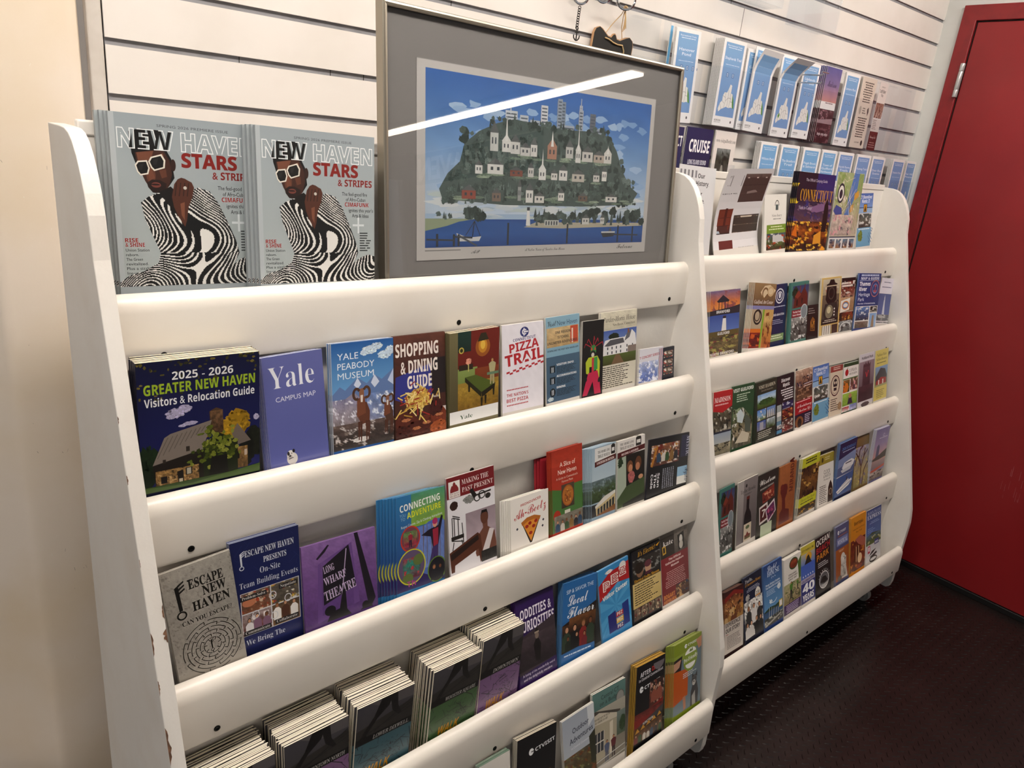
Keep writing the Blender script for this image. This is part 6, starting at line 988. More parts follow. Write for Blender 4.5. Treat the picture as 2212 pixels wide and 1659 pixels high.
def a_print(A):                                       # the framed view: a plain wooded hill town over a harbour
    A.R(0, 0, 1, 1, 'c6c4c2'); A.R(.0, .0, 1, .003, 'b0aeac')
    X_, Y_ = (lambda f: (f - .064) / .594), (lambda f: (.334 - f) / .310)
    a, b_, c, d = X_(.0805), Y_(.322), X_(.6455), Y_(.0445)
    A.R(a, b_, c, d, '4a7aba', 'b8cce0'); A.G(a, b_, c, Y_(.10), '3f70b4 5482be 7fa4d0 a8c0dc c3d3e2', 16, 12, .07, 2)
    r = random.Random(12)
    for i in range(90): u, v = r.uniform(.10, .63), r.uniform(.14, .28); A.P([(X_(u) + r.uniform(.012, .035) * cos(t * .7), Y_(v) + r.uniform(.012, .03) * sin(t * .7)) for t in range(9)], r.choice(['8fb0d8', '9dbadc', '86a8d2', 'abc4e0']))
    for i in range(110): u, v = r.uniform(.10, .62), r.uniform(.094, .135); A.P([(X_(u) + r.uniform(.02, .05) * cos(t * .7), Y_(v) + r.uniform(.006, .016) * sin(t * .7)) for t in range(9)], r.choice(['c9d4dc', 'bccbd8', 'd6dde0', 'b0c2d2', 'c2d0d0']))
    A.R(a, Y_(.091), c, d, '2f5b9c', '27508e'); A.G(a, Y_(.088), c, d, '34619f 3a66a6 2a5392', 18, 6, .06, 5)
    A.P([(a, Y_(.092)), (X_(.19), Y_(.092)), (X_(.15), Y_(.087)), (X_(.125), Y_(.08)), (a, Y_(.072))], '9aa68c')
    for u, h, w_, c1 in ((.262, .275, .028, 'c8d0d8'), (.292, .270, .020, 'c0c8d0'), (.318, .264, .024, 'b4bcc6'), (.341, .291, .017, 'd0d4d8'), (.384, .302, .022, '8a98a8'), (.380, .306, .012, '9aa6b4'), (.436, .300, .008, 'b8c0cc'), (.437, .292, .012, 'a8b0bc'), (.470, .288, .016, '747a84'), (.405, .262, .03, 'a8b2be'), (.487, .262, .02, 'a0aab6')):
        A.R(X_(u - w_ / 2), Y_(h), X_(u + w_ / 2), Y_(.235), c1)
        for k in range(9): A.R(X_(u - w_ / 2 + .002), Y_(h - .004 - k * .0058), X_(u + w_ / 2 - .002), Y_(h - .0062 - k * .0058), '5a6674')
    A.X(X_(.260), Y_(.290), X_(.260), Y_(.27), .004, 'c8d0d8'); A.X(X_(.436), Y_(.312), X_(.436), Y_(.29), .004, 'a8b0bc')
    hill = [(.115, .124), (.108, .140), (.125, .165), (.15, .185), (.16, .215), (.19, .236), (.23, .252), (.27, .262), (.33, .256), (.40, .254), (.46, .256), (.52, .250), (.545, .225), (.565, .19), (.59, .16), (.62, .145), (.60, .122), (.45, .116), (.25, .116)]
    A.P([(X_(p), Y_(q_)) for p, q_ in hill], '586866')  # hill paled to grey: reflection haze of the glass put into the print
    def band(n, u0, u1, v0, v1, s0, s1, pal, sd):
        r = random.Random(sd)
        for i in range(n):
            u, v, q_ = X_(r.uniform(u0, u1)), Y_(r.uniform(v0, v1)), r.uniform(s0, s1) * .62
            if r.random() < .3: A.P([(u - q_ * .45, v + q_ * 1.6), (u, v - q_ * 2.0), (u + q_ * .45, v + q_ * 1.6)], r.choice(pal))
            else: A.K(u, v, q_, q_ * 1.6, r.choice(pal), i + sd, .45, 11)
    dk = ['3f4f4c', '4a5a57', '556562', '62726f', '384845']; md = ['5a6c68', '6a7b77', '50615d', '788884']  # tree tones greyed and lightened with the same painted glass haze
    band(130, .21, .53, .215, .262, .012, .03, dk, 1); band(34, .155, .20, .185, .238, .012, .03, dk, 2)
    band(170, .15, .57, .172, .208, .012, .028, md + dk, 3); band(190, .122, .605, .138, .170, .012, .030, dk + md, 4); band(150, .115, .615, .120, .142, .010, .026, md + dk, 5)
    for v, u0, u1 in ((.126, .13, .60), (.165, .15, .56), (.200, .17, .53)):
        for i in range(16): A.K(X_(r.uniform(u0, u1)), Y_(v + r.uniform(-.004, .004)), .03, .008, r.choice(['8d9e8e', '9aaa98', '7c8f80']), i, .3)
    def hs(u, v, w_, h, wl='d8dad8', rf='6a6e70', sp=0):
        A.R(X_(u), Y_(v + h), X_(u + w_), Y_(v), wl); A.P([(X_(u - .001), Y_(v + h)), (X_(u + w_ / 2), Y_(v + h * 1.65)), (X_(u + w_ + .001), Y_(v + h))], rf if not sp else wl)
        for k in range(2): A.R(X_(u + w_ * (.2 + .4 * k)), Y_(v + h * .75), X_(u + w_ * (.36 + .4 * k)), Y_(v + h * .4), '4a545c')
        if sp: A.P([(X_(u + w_ * .35), Y_(v + h)), (X_(u + w_ * .5), Y_(v + sp)), (X_(u + w_ * .65), Y_(v + h))], 'e0e2e0')
    for u, v, w_, h, sp, wl in ((.215, .206, .018, .030, 0, 'c8ccca'), (.242, .206, .020, .018, .062, 'd8dad8'), (.262, .204, .022, .020, 0, 'd0d2d0'), (.285, .202, .024, .014, 0, 'c8cac8'), (.31, .202, .016, .02, 0, 'd8d8d6'), (.352, .200, .024, .022, .05, 'b08a78'), (.40, .204, .020, .02, 0, 'c4c6c4'), (.427, .197, .014, .022, .072, 'd8dad8'), (.445, .200, .03, .018, 0, 'ccccc8'), (.478, .200, .03, .014, 0, 'b8aea4'), (.508, .20, .022, .018, .034, 'd4d4d0'),
                                 (.183, .167, .016, .014, 0, 'dcdedc'), (.21, .168, .036, .016, 0, 'd8dad8'), (.262, .166, .030, .010, 0, '8a5a4e'), (.305, .166, .014, .016, 0, 'd0d0ce'), (.332, .162, .018, .018, .055, 'e0e2e0'), (.364, .163, .016, .012, 0, 'd8d8d4'), (.385, .163, .022, .018, 0, 'dcdcda'), (.42, .162, .034, .014, 0, 'c4c0b8'), (.48, .164, .018, .012, 0, 'd0d0cc'), (.505, .166, .014, .018, 0, 'e0e0dc'),
                                 (.155, .125, .03, .014, 0, '9a5a4e'), (.222, .122, .02, .014, 0, '8a7a70'), (.282, .124, .008, .024, 0, 'a8acac'), (.302, .121, .018, .022, 0, 'dedfdc'), (.324, .121, .024, .012, 0, 'd8d8d4'), (.385, .126, .016, .014, 0, 'e0e0dc'), (.44, .126, .026, .010, 0, '7a6a60'), (.52, .126, .034, .010, 0, 'd8d8d4')): hs(u, v, w_, h, wl, sp=sp)
    A.P([(X_(.30), Y_(.077)), (X_(.33), Y_(.086)), (X_(.64), Y_(.085)), (X_(.64), Y_(.079)), (X_(.40), Y_(.0745))], 'b9b4a4'); band(40, .325, .46, .086, .104, .018, .032, dk, 7); band(34, .46, .64, .086, .110, .022, .044, dk, 8); band(14, .165, .205, .094, .108, .02, .036, dk, 9); band(6, .105, .135, .092, .100, .012, .02, dk, 10)
    A.P([(X_(.305), Y_(.080)), (X_(.307), Y_(.108)), (X_(.313), Y_(.108)), (X_(.316), Y_(.080))], 'e2e4e2'); A.R(X_(.3065), Y_(.113), X_(.3135), Y_(.107), '3a4048'); A.R(X_(.352), Y_(.090), X_(.39), Y_(.080), 'c8ccc8'); [A.R(X_(.355 + i * .007), Y_(.088), X_(.3585 + i * .007), Y_(.081), '48525a') for i in range(5)]; hs(.455, .082, .02, .012, 'd0d2ce'); hs(.508, .083, .012, .012, 'd0d2ce')
    A.P([(X_(.145), Y_(.068)), (X_(.152), Y_(.054)), (X_(.195), Y_(.054)), (X_(.200), Y_(.062)), (X_(.17), Y_(.060))], 'd0d4d6'); A.X(X_(.180), Y_(.062), X_(.184), Y_(.088), .003, '3a3a3c'); A.X(X_(.184), Y_(.088), X_(.198), Y_(.062), .002, '3a3a3c'); A.X(X_(.184), Y_(.088), X_(.165), Y_(.064), .002, '3a3a3c')
    A.P([(X_(.512), Y_(.066)), (X_(.52), Y_(.056)), (X_(.552), Y_(.058)), (X_(.556), Y_(.066))], '3a4048'); A.P([(X_(.535), Y_(.068)), (X_(.541), Y_(.076)), (X_(.546), Y_(.068))], '5a6068'); A.R(X_(.514), Y_(.068), X_(.556), Y_(.065), 'd0d4d4')
    for u, t_ in ((.105, .067), (.140, .066), (.150, .066), (.262, .085), (.415, .083), (.565, .080), (.612, .078)): A.X(X_(u), Y_(t_), X_(u), Y_(.046), .0075, '3c4248')
    for u0, u1, v in ((.083, .14, .058), (.14, .18, .062), (.545, .63, .062)): A.X(X_(u0), Y_(v), X_(u1), Y_(v - .002), .005, '4a5058')
    A.X(X_(.15), Y_(.064), X_(.19), Y_(.046), .005, '5a6068')
    A.L(a + .0, Y_(.0405), X_(.17), Y_(.0365), 1, '8a8886'); A.T('AP', X_(.178), X_(.198), Y_(.033), .018, '4a4846', 'c'); A.T('A Visitor Vision of Greater New Haven', X_(.305), X_(.41), Y_(.034), .016, '4a4846', 'c'); A.T('Falcone', X_(.565), X_(.615), Y_(.033), .026, '4a4846', 'c')

# ------------------------------------------------------------------ filling the racks: pocket, depth, left edge, width, roll, visible height, lean
PL = {
'guide': (1, 2, -0.0012, 0.0268, 0.1542, 0.0157, 0.1750, 0.0151, 0.00000),
'yalemap': (1, 2, -0.0012, 0.1980, 0.0913, -0.0351, 0.1575, 0.1113, -0.00096),
'peabody': (1, 2, -0.0012, 0.2971, 0.1070, 0.0100, 0.1665, 0.1159, -0.00038),
'shopping': (1, 2, -0.0012, 0.4085, 0.1003, 0.0112, 0.1651, 0.1555, 0.00000),
'cafe': (1, 2, -0.0012, 0.5165, 0.1087, -0.0194, 0.1604, 0.0966, 0.00000),
'pizza': (1, 2, 0.0018, 0.6389, 0.1037, -0.0044, 0.1613, 0.1554, 0.00000),
'visitnh': (1, 2, -0.0012, 0.7487, 0.0918, -0.0244, 0.1654, 0.1588, 0.00000),
'lobster': (1, 2, -0.0012, 0.8452, 0.0626, -0.0005, 0.1513, 0.1484, 0.00000),
'pardee': (1, 2, 0.0048, 0.9069, 0.1139, -0.0095, 0.1609, 0.1484, 0.00000),
'concert': (1, 2, -0.0012, 1.0258, 0.0831, 0.0173, 0.0740, 0.1599, 0.00000),
'darkcard': (1, 2, 0.0028, 1.1143, 0.0437, -0.0221, 0.0665, 0.1627, 0.00000),
'escape': (1, 3, -0.0012, 0.0375, 0.0909, -0.0772, 0.1540, 0.1082, 0.00000),
'presents': (1, 3, 0.0070, 0.1183, 0.1001, 0.0006, 0.1675, 0.1152, 0.00000),
'longwharf': (1, 3, -0.0012, 0.2188, 0.1238, 0.0178, 0.1292, 0.1831, 0.00000),
'connect': (1, 3, -0.0012, 0.3786, 0.0962, 0.0284, 0.1654, 0.1565, -0.00489),
'past': (1, 3, -0.0012, 0.4877, 0.1051, -0.0088, 0.1721, 0.1852, 0.00000),
'beetz': (1, 3, -0.0012, 0.6270, 0.0973, 0.0066, 0.0981, 0.1813, -0.00350),
'slice': (1, 3, -0.0012, 0.7361, 0.0857, -0.0089, 0.1674, 0.1837, -0.00192),
'motion': (1, 3, 0.0018, 0.8513, 0.0733, -0.0049, 0.1492, 0.1702, -0.00320),
'member': (1, 3, -0.0012, 0.9280, 0.0901, 0.0037, 0.1485, 0.1807, 0.00000),
'mystic': (1, 3, -0.0012, 1.0262, 0.1482, 0.0693, 0.1253, 0.1797, 0.00000),
'mapb': (1, 4, 0.0008, 0.1580, 0.1045, -0.0107, 0.1283, 0.0351, 0.00000),
'mapc': (1, 4, 0.0008, 0.2694, 0.1057, 0.0321, 0.1353, -0.0002, 0.00000),
'mapd': (1, 4, 0.0008, 0.4150, 0.1033, 0.0245, 0.1339, -0.0013, 0.00000),
'mape': (1, 4, 0.0008, 0.5242, 0.0979, 0.0117, 0.1474, 0.0160, 0.00000),
'oddities': (1, 4, 0.0008, 0.6314, 0.0996, -0.0108, 0.1690, 0.2328, -0.00062),
'local': (1, 4, 0.0008, 0.7415, 0.0994, 0.0859, 0.1614, 0.2101, -0.00009),
'pez': (1, 4, 0.0008, 0.8670, 0.0979, -0.0656, 0.1535, 0.2140, 0.00000),
'electric': (1, 4, 0.0008, 0.9719, 0.1002, -0.0128, 0.1628, 0.2288, 0.00000),
'kate': (1, 4, 0.0008, 1.0756, 0.1043, -0.0173, 0.1700, 0.2395, 0.00000),
'line': (1, 5, 0.0022, 0.4939, 0.0735, 0.0362, 0.1785, 0.2227, 0.00000),
'taco': (1, 5, 0.0022, 0.5746, 0.1036, 0.0907, 0.1820, 0.2105, 0.00000),
'outdoor': (1, 5, 0.0022, 0.7145, 0.0931, -0.0169, 0.1645, 0.2269, 0.00000),
'budget': (1, 5, 0.0098, 0.8004, 0.1062, 0.0531, 0.1710, 0.2269, 0.00000),
'dark': (1, 5, 0.0022, 0.9257, 0.1023, 0.0738, 0.1835, 0.1976, -0.00029),
'pet': (1, 5, 0.0022, 1.0709, 0.1092, 0.0426, 0.1777, 0.2140, -0.00220),
'history': (2, 1, 0.0088, 0.0460, 0.1480, 0.0316, 0.2085, 0.1323, 0.00000),
'marcel': (2, 1, -0.0012, 0.2225, 0.2073, -0.0505, 0.1996, 0.1905, 0.00000),
'leaflet': (2, 1, -0.0012, 0.4327, 0.1121, -0.0499, 0.1481, 0.1721, 0.00000),
'camping': (2, 1, -0.0012, 0.5632, 0.2111, 0.0134, 0.2169, 0.0871, -0.00377),
'map': (2, 1, 0.0048, 0.8038, 0.1690, 0.0020, 0.2277, 0.0932, 0.00000),
'shore1': (2, 1, 0.0028, 0.9860, 0.0989, -0.0434, 0.1674, 0.1589, 0.00000),
'branford': (2, 2, -0.0012, 0.1590, 0.1328, -0.0077, 0.1666, 0.1698, -0.00350),
'artcenter': (2, 2, -0.0012, 0.3389, 0.1106, 0.0844, 0.1753, 0.1571, -0.00420),
'navy': (2, 2, 0.0088, 0.4481, 0.0950, -0.0219, 0.1643, 0.1571, 0.00000),
'twain': (2, 2, -0.0012, 0.5470, 0.1012, -0.0287, 0.1676, 0.1615, 0.00000),
'darkleaf': (2, 2, -0.0012, 0.6534, 0.0668, 0.0024, 0.0989, 0.2138, 0.00000),
'derby': (2, 2, -0.0012, 0.7253, 0.1235, -0.0150, 0.1734, 0.1744, 0.00000),
'collage': (2, 2, 0.0018, 0.8531, 0.0932, 0.0030, 0.1685, 0.1689, 0.00000),
'thames': (2, 2, -0.0012, 0.9523, 0.1603, 0.0440, 0.1758, 0.1708, 0.00000),
'curled': (2, 2, 0.0028, 1.1195, 0.0976, 0.0948, 0.1538, 0.1671, 0.00000),
'madison': (2, 3, -0.0012, 0.1497, 0.0851, 0.0294, 0.1678, 0.1933, 0.00000),
'guilford': (2, 3, 0.0028, 0.2410, 0.1034, 0.0089, 0.1695, 0.1791, 0.00000),
'hamden': (2, 3, -0.0012, 0.3581, 0.1022, -0.0388, 0.1639, 0.1845, -0.00095),
'discover': (2, 3, -0.0012, 0.4666, 0.0911, -0.0370, 0.1662, 0.1999, 0.00000),
'nl': (2, 3, -0.0012, 0.5661, 0.0988, -0.0380, 0.1687, 0.2009, 0.00000),
'niantic': (2, 3, -0.0012, 0.6686, 0.0984, -0.0274, 0.1682, 0.2135, 0.00000),
'seal': (2, 3, -0.0012, 0.7721, 0.0796, 0.0015, 0.1579, 0.2060, 0.00000),
'lyman': (2, 3, -0.0012, 0.8545, 0.1009, 0.0016, 0.1564, 0.1939, 0.00000),
'hubbard': (2, 3, -0.0012, 0.9652, 0.1086, -0.0144, 0.1723, 0.1978, 0.00000),
'yellow': (2, 3, -0.0012, 1.0819, 0.0992, -0.0198, 0.1721, 0.2004, 0.00000),
'twain2': (2, 4, 0.0008, 0.1727, 0.0670, -0.0531, 0.1865, 0.1395, 0.00000),
'wine': (2, 4, 0.0008, 0.2585, 0.0955, -0.0517, 0.1835, 0.1478, 0.00000),
'wisdom': (2, 4, 0.0008, 0.3585, 0.1051, -0.0443, 0.1795, 0.1572, 0.00000),
'miranda': (2, 4, 0.0008, 0.4675, 0.0907, -0.0502, 0.1812, 0.1433, 0.00000),
'lime': (2, 4, 0.0008, 0.5839, 0.1045, -0.0369, 0.1818, 0.1199, -0.00160),
'clock': (2, 4, 0.0008, 0.7048, 0.0997, 0.0083, 0.1604, 0.2172, 0.00000),
'ferry': (2, 4, 0.0008, 0.8137, 0.1148, -0.0316, 0.1828, 0.1123, -0.00002),
'brown': (2, 4, 0.0038, 0.9531, 0.1039, 0.0027, 0.1692, 0.2124, 0.00000),
'lilac': (2, 4, 0.0008, 1.0602, 0.1032, 0.0067, 0.1834, 0.1019, -0.00004),
'experience': (2, 5, 0.0022, 0.1651, 0.0886, 0.0192, 0.1751, 0.2342, -0.00200),
'uncommon': (2, 5, 0.0030, 0.2687, 0.0913, -0.0506, 0.1807, 0.2469, 0.00000),
'lighthouse': (2, 5, 0.0022, 0.3646, 0.0983, -0.0271, 0.1850, 0.2467, 0.00000),
'bikes': (2, 5, 0.0022, 0.4684, 0.0961, -0.0175, 0.1736, 0.2275, 0.00000),
'forty': (2, 5, 0.0022, 0.5677, 0.0844, -0.0127, 0.1819, 0.2437, 0.00000),
'ocean': (2, 5, 0.0022, 0.6593, 0.0924, -0.0229, 0.1821, 0.2534, 0.00000),
'sculpt': (2, 5, 0.0022, 0.7858, 0.0873, -0.0232, 0.1853, 0.2395, 0.00000),
'beer': (2, 5, 0.0022, 0.8817, 0.1060, -0.0017, 0.1902, 0.2234, 0.00000),
'island': (2, 5, 0.0022, 0.9966, 0.1125, 0.0181, 0.1827, 0.2443, 0.00000),
'mapa': (1, 4, 0.0008, 0.0350, 0.1110, -0.0262, 0.1223, 0.0349, 0.00000),
}
# key: (art, copies behind the front one, spacing, thickness, label, category, label of the copies)
ST = {
'guide': (a_guide, 7, .0036, .0031, 'thick navy visitors guide with a stone farmhouse and tree on its cover', 'booklet', 'navy visitors guide stacked behind the front copy'),
'yalemap': (a_yalemap, 7, .0014, .0011, 'lavender blue campus map leaflet with a small white bulldog at its foot', 'leaflet', 'lavender campus map stacked behind the front copy'),
'peabody': (a_peabody, 6, .0016, .0013, 'museum leaflet with bighorn rams before snowy blue mountains', 'leaflet', 'ram museum leaflet stacked behind the front copy'),
'shopping': (a_shopping, 4, .0014, .0012, 'brown dining guide with french fries over glazed meat on its cover', 'booklet', 'brown dining guide stacked behind the front copy'),
'cafe': (a_cafe, 4, .0030, .0028, 'thick booklet with a painted red room and green billiard table', 'booklet', 'red room booklet stacked behind the front copy'),
'pizza': (a_pizza, 3, .0014, .0012, 'white pizza trail leaflet with big red lettering and red checks', 'leaflet', 'white pizza trail leaflet stacked behind the front copy'),
'visitnh': (a_visit, 2, .0012, .0010, 'slate blue visitor card with three white headings', 'leaflet', 'slate blue visitor card stacked behind the front copy'),
'lobster': (a_lobster, 3, .0014, .0012, 'narrow black leaflet with a dancer in a green insect mask and pink trousers', 'leaflet', 'black insect mask leaflet stacked behind the front copy'),
'pardee': (a_pardee, 4, .0014, .0011, 'tan leaflet with a white colonial house under blue sky', 'leaflet', 'white colonial house leaflet stacked behind the front copy'),
'concert': (a_concert, 3, .0012, .0010, 'short white concert series card sunk low behind the lip', 'leaflet', 'short concert card stacked behind the front copy'),
'darkcard': (a_darkcard, 3, .0012, .0010, 'narrow dark card with three stage photos at the right panel', 'leaflet', 'narrow dark stage card stacked behind the front copy'),
'escape': (a_escape, 3, .0014, .0011, 'grey speckled leaflet with a black key and round maze', 'leaflet', 'grey maze leaflet stacked behind the front copy'),
'presents': (a_presents, 5, .0016, .0013, 'navy team building leaflet with four jigsaw photos', 'leaflet', 'navy jigsaw leaflet stacked behind the front copy'),
'longwharf': (a_longwharf, 2, .0014, .0012, 'purple theatre programme showing a hand holding a banner', 'booklet', 'purple theatre programme stacked behind the front copy'),
'connect': (a_connect, 6, .0018, .0012, 'blue and green ropes course leaflet with round photos', 'leaflet', 'ropes course leaflet fanned out behind the front copy'),
'past': (a_past, 2, .0014, .0012, 'white museum leaflet with dark red header, chair and piano', 'leaflet', 'dark red header museum leaflet behind the front copy'),
'beetz': (a_beetz, 5, .0018, .0014, 'short off-white card with one pizza slice and red script', 'leaflet', 'pizza slice card stacked behind the front copy'),
'slice': (a_slice, 4, .0012, .0010, 'red and green leaflet with a round pizza photo', 'leaflet', 'red and green pizza leaflet behind the front copy'),
'motion': (a_motion, 8, .0013, .0010, 'trolley museum leaflet with a yellow tram under trees', 'leaflet', 'yellow tram leaflet stacked behind the front copy'),
'member': (a_member, 4, .0013, .0010, 'trolley museum membership leaflet with children at a dark window', 'leaflet', 'membership leaflet stacked behind the front copy'),
'mystic': (a_mystic, 2, .0014, .0012, 'black leaflet with sideways lettering leaning at the right panel', 'leaflet', 'black sideways leaflet behind the front copy'),
'mapa': (walkmap('HILL', '8a6a88'), 21, .0027, .0021, 'leftmost folded walking map on the fourth shelf, at the chipped panel', 'folded map', 'walking map packed behind the leftmost front one'),
'mapb': (walkmap('DOWNTOWN NORTH', '8a6a90'), 21, .0027, .0021, 'folded walking map with mauve street plan, second from the chipped panel', 'folded map', 'walking map packed behind the left mauve one'),
'mapc': (walkmap('LOWER DIXWELL', '4a6e78'), 21, .0027, .0021, 'folded walking map with teal street plan', 'folded map', 'walking map packed behind the teal one'),
'mapd': (walkmap('WOOSTER SQUARE', '4f7048'), 21, .0027, .0021, 'folded walking map with green street plan', 'folded map', 'walking map packed behind the green one'),
'mape': (walkmap('DOWNTOWN', '8a6a94'), 20, .0027, .0021, 'folded walking map with mauve plan beside the purple oddities leaflet', 'folded map', 'walking map packed behind the right mauve one'),
'oddities': (a_oddities, 6, .0014, .0011, 'purple oddities leaflet with a dark figure in mist', 'leaflet', 'purple oddities leaflet behind the front copy'),
'local': (a_local, 9, .0015, .0011, 'bright blue leaflet with white script over a band photo', 'leaflet', 'bright blue script leaflet behind the front copy'),
'pez': (a_pez, 2, .0014, .0012, 'sky blue visitor centre leaflet with red banner', 'leaflet', 'sky blue visitor centre leaflet behind the front copy'),
'electric': (a_electric, 3, .0014, .0012, 'black and tan trolley leaflet with yellow lettering', 'leaflet', 'black and tan trolley leaflet behind the front copy'),
'kate': (a_kate, 1, .0014, .0012, 'dark red museum leaflet with grey portrait header', 'leaflet', 'dark red portrait leaflet behind the front copy'),
'line': (a_line, 6, .0016, .0012, 'white biking leaflet at the bottom edge, lowest shelf', 'leaflet', 'biking leaflet with green back behind the front copy'),
'taco': (a_taco, 6, .0018, .0012, 'black taco leaflet with orange lettering on the lowest shelf', 'leaflet', 'black taco leaflet behind the front copy'),
'outdoor': (a_outdoor, 3, .0018, .0012, 'grey sky outdoor leaflet with autumn trees', 'leaflet', 'outdoor leaflet behind the front copy'),
'budget': (a_budget, 3, .0018, .0012, 'grey green leaflet with two people before a columned museum', 'leaflet', 'columned museum leaflet behind the front copy'),
'dark': (a_dark, 7, .0020, .0012, 'black nightlife leaflet with red letters and yellow parasols', 'leaflet', 'black nightlife leaflet behind the front copy'),
'pet': (a_pet, 7, .0016, .0012, 'lime headed leaflet with a grey terrier and orange skirt', 'leaflet', 'terrier leaflet behind the front copy'),
'history': (a_history, 0, .001, .0004, 'tall white sheet with black lettering behind the near rack panel', 'flyer', ''),
'marcel': (a_marcel, 1, .0012, .0006, 'white curling sheet with hotel photos and brick tower', 'flyer', 'white hotel sheet behind the front one'),
'leaflet': (a_leaflet, 3, .0016, .0012, 'small white leaflet with green band and garden photo', 'leaflet', 'green band leaflet behind the front copy'),
'camping': (a_camping, 3, .0030, .0026, 'dark glossy camping guide with big yellow title', 'booklet', 'camping guide stacked behind the front copy'),
'map': (a_map, 1, .0014, .0012, 'green and blue coastal road map leaning beside the camping guide', 'folded map', 'coastal road map behind the front copy'),
'shore1': (a_shore, 0, .001, .001, 'pale blue shoreline leaflet alone at the right end of the top shelf', 'leaflet', ''),
'branford': (a_branford, 4, .0014, .0011, 'leaflet of three photos with a sunset gazebo on top', 'leaflet', 'sunset gazebo leaflet behind the front copy'),
'artcenter': (a_art, 4, .0017, .0013, 'brown art centre leaflet with ribbon and vessel, leaning right', 'leaflet', 'brown art centre leaflet behind the front copy'),
'navy': (a_navy, 1, .0014, .001, 'navy leaflet with round white badge and green foot label', 'leaflet', 'navy badge leaflet behind the front copy'),
'twain': (a_twain, 4, .0014, .0011, 'teal edged leaflet with red brick mansion, second shelf of the far rack', 'leaflet', 'teal brick mansion leaflet behind the front copy'),
'darkleaf': (a_darkleaf, 0, .001, .001, 'short dark brown leaflet with gold building sunk low', 'leaflet', ''),
'derby': (a_derby, 3, .0014, .0012, 'cream bordered leaflet with a bowler hatted figure', 'leaflet', 'bowler hat leaflet behind the front copy'),
'collage': (a_collage, 2, .0014, .001, 'leaflet with red photo collage left of the blue river map', 'leaflet', 'red collage leaflet behind the front copy'),
'thames': (a_thames, 3, .0014, .0012, 'blue river park map with anchor badge', 'leaflet', 'blue anchor badge map behind the front copy'),
'curled': (a_curled, 0, .001, .0006, 'curled lilac leaflet bending away at the right panel', 'leaflet', ''),
'madison': (a_madison, 3, .0014, .0011, 'leaflet with red curved header over old street photos', 'leaflet', 'red header leaflet behind the front copy'),
'guilford': (a_guilford, 2, .0014, .0011, 'green headed leaflet with a sunny village street', 'leaflet', 'green village leaflet behind the front copy'),
'hamden': (a_hamden, 4, .0016, .0012, 'dark olive leaflet with grid of hill and town photos', 'leaflet', 'dark olive leaflet behind the front copy'),
'discover': (a_discover, 2, .0014, .0011, 'black leaflet with white heading and stacked food photos', 'leaflet', 'black food photo leaflet behind the front copy'),
'nl': (a_nl, 2, .0014, .0011, 'leaflet with large anniversary numerals and red script box', 'leaflet', 'anniversary leaflet behind the front copy'),
'niantic': (a_shore, 1, .0014, .0011, 'pale blue shoreline leaflet on the third shelf of the far rack', 'leaflet', 'third shelf shoreline leaflet behind the front copy'),
'seal': (a_seal, 2, .0014, .0011, 'beige leaflet with round maroon seal', 'leaflet', 'beige seal leaflet behind the front copy'),
'lyman': (a_lyman, 4, .0014, .0011, 'white orchard leaflet with red apple', 'leaflet', 'orchard leaflet behind the front copy'),
'hubbard': (a_hubbard, 1, .0014, .0011, 'mauve leaflet with a stone castle tower', 'leaflet', 'castle tower leaflet behind the front copy'),
'yellow': (a_yellow, 1, .0014, .0011, 'pale yellow schoolhouse leaflet with a red building', 'leaflet', 'yellow schoolhouse leaflet behind the front copy'),
'twain2': (a_twain, 1, .0014, .0011, 'teal edged leaflet with red brick mansion, fourth shelf of the far rack', 'leaflet', 'fourth shelf mansion leaflet behind the front copy'),
'wine': (a_wine, 1, .0014, .0011, 'grey winery leaflet with one dark wine bottle', 'leaflet', 'wine bottle leaflet behind the front copy'),
'wisdom': (a_wisdom, 0, .001, .0012, 'dark brewery leaflet with tilted photos and pale green note', 'leaflet', ''),
'miranda': (a_miranda, 2, .0014, .0011, 'orange brown leaflet with sideways red lettering', 'leaflet', 'orange brown leaflet behind the front copy'),
'lime': (a_lime, 4, .0016, .0012, 'lime yellow leaflet with dark interior photo', 'leaflet', 'lime yellow leaflet behind the front copy'),
'clock': (a_clock, 4, .0014, .0011, 'white clock museum leaflet with olive header', 'leaflet', 'clock museum leaflet behind the front copy'),
'ferry': (a_ferry, 5, .0016, .0013, 'navy timetable leaflet with two white ferries', 'leaflet', 'ferry timetable leaflet behind the front copy'),
'brown': (a_brown, 3, .0016, .0012, 'leaflet with bare branches under an ochre header', 'leaflet', 'bare branches leaflet behind the front copy'),
'lilac': (a_lilac, 5, .0020, .0013, 'lilac sunset leaflet fanned at the right panel', 'leaflet', 'lilac sunset leaflet behind the front copy'),
'experience': (a_experience, 5, .0018, .0012, 'leaflet with a crowded theatre hall and black bold heading', 'leaflet', 'theatre hall leaflet behind the front copy'),
'uncommon': (a_uncommon, 2, .0014, .0011, 'navy history leaflet with round gold badge and old engraving', 'leaflet', 'engraving leaflet behind the front copy'),
'lighthouse': (a_light, 3, .0014, .0011, 'blue inn leaflet with boats at a harbour', 'leaflet', 'blue harbour inn leaflet behind the front copy'),
'bikes': (a_bikes, 6, .0016, .0012, 'white and purple leaflet with cyclists on a dirt track', 'leaflet', 'cyclists leaflet behind the front copy'),
'forty': (a_forty, 2, .0014, .0011, 'blue leaflet with large white numeral forty', 'leaflet', 'blue anniversary park leaflet behind the front copy'),
'ocean': (a_ocean, 1, .0014, .0011, 'black beach park leaflet with white whale badge', 'leaflet', 'black whale badge leaflet behind the front copy'),
'sculpt': (a_sculpt, 3, .0018, .0012, 'slate and orange leaflet with a white curly statue', 'leaflet', 'curly statue leaflet behind the front copy'),
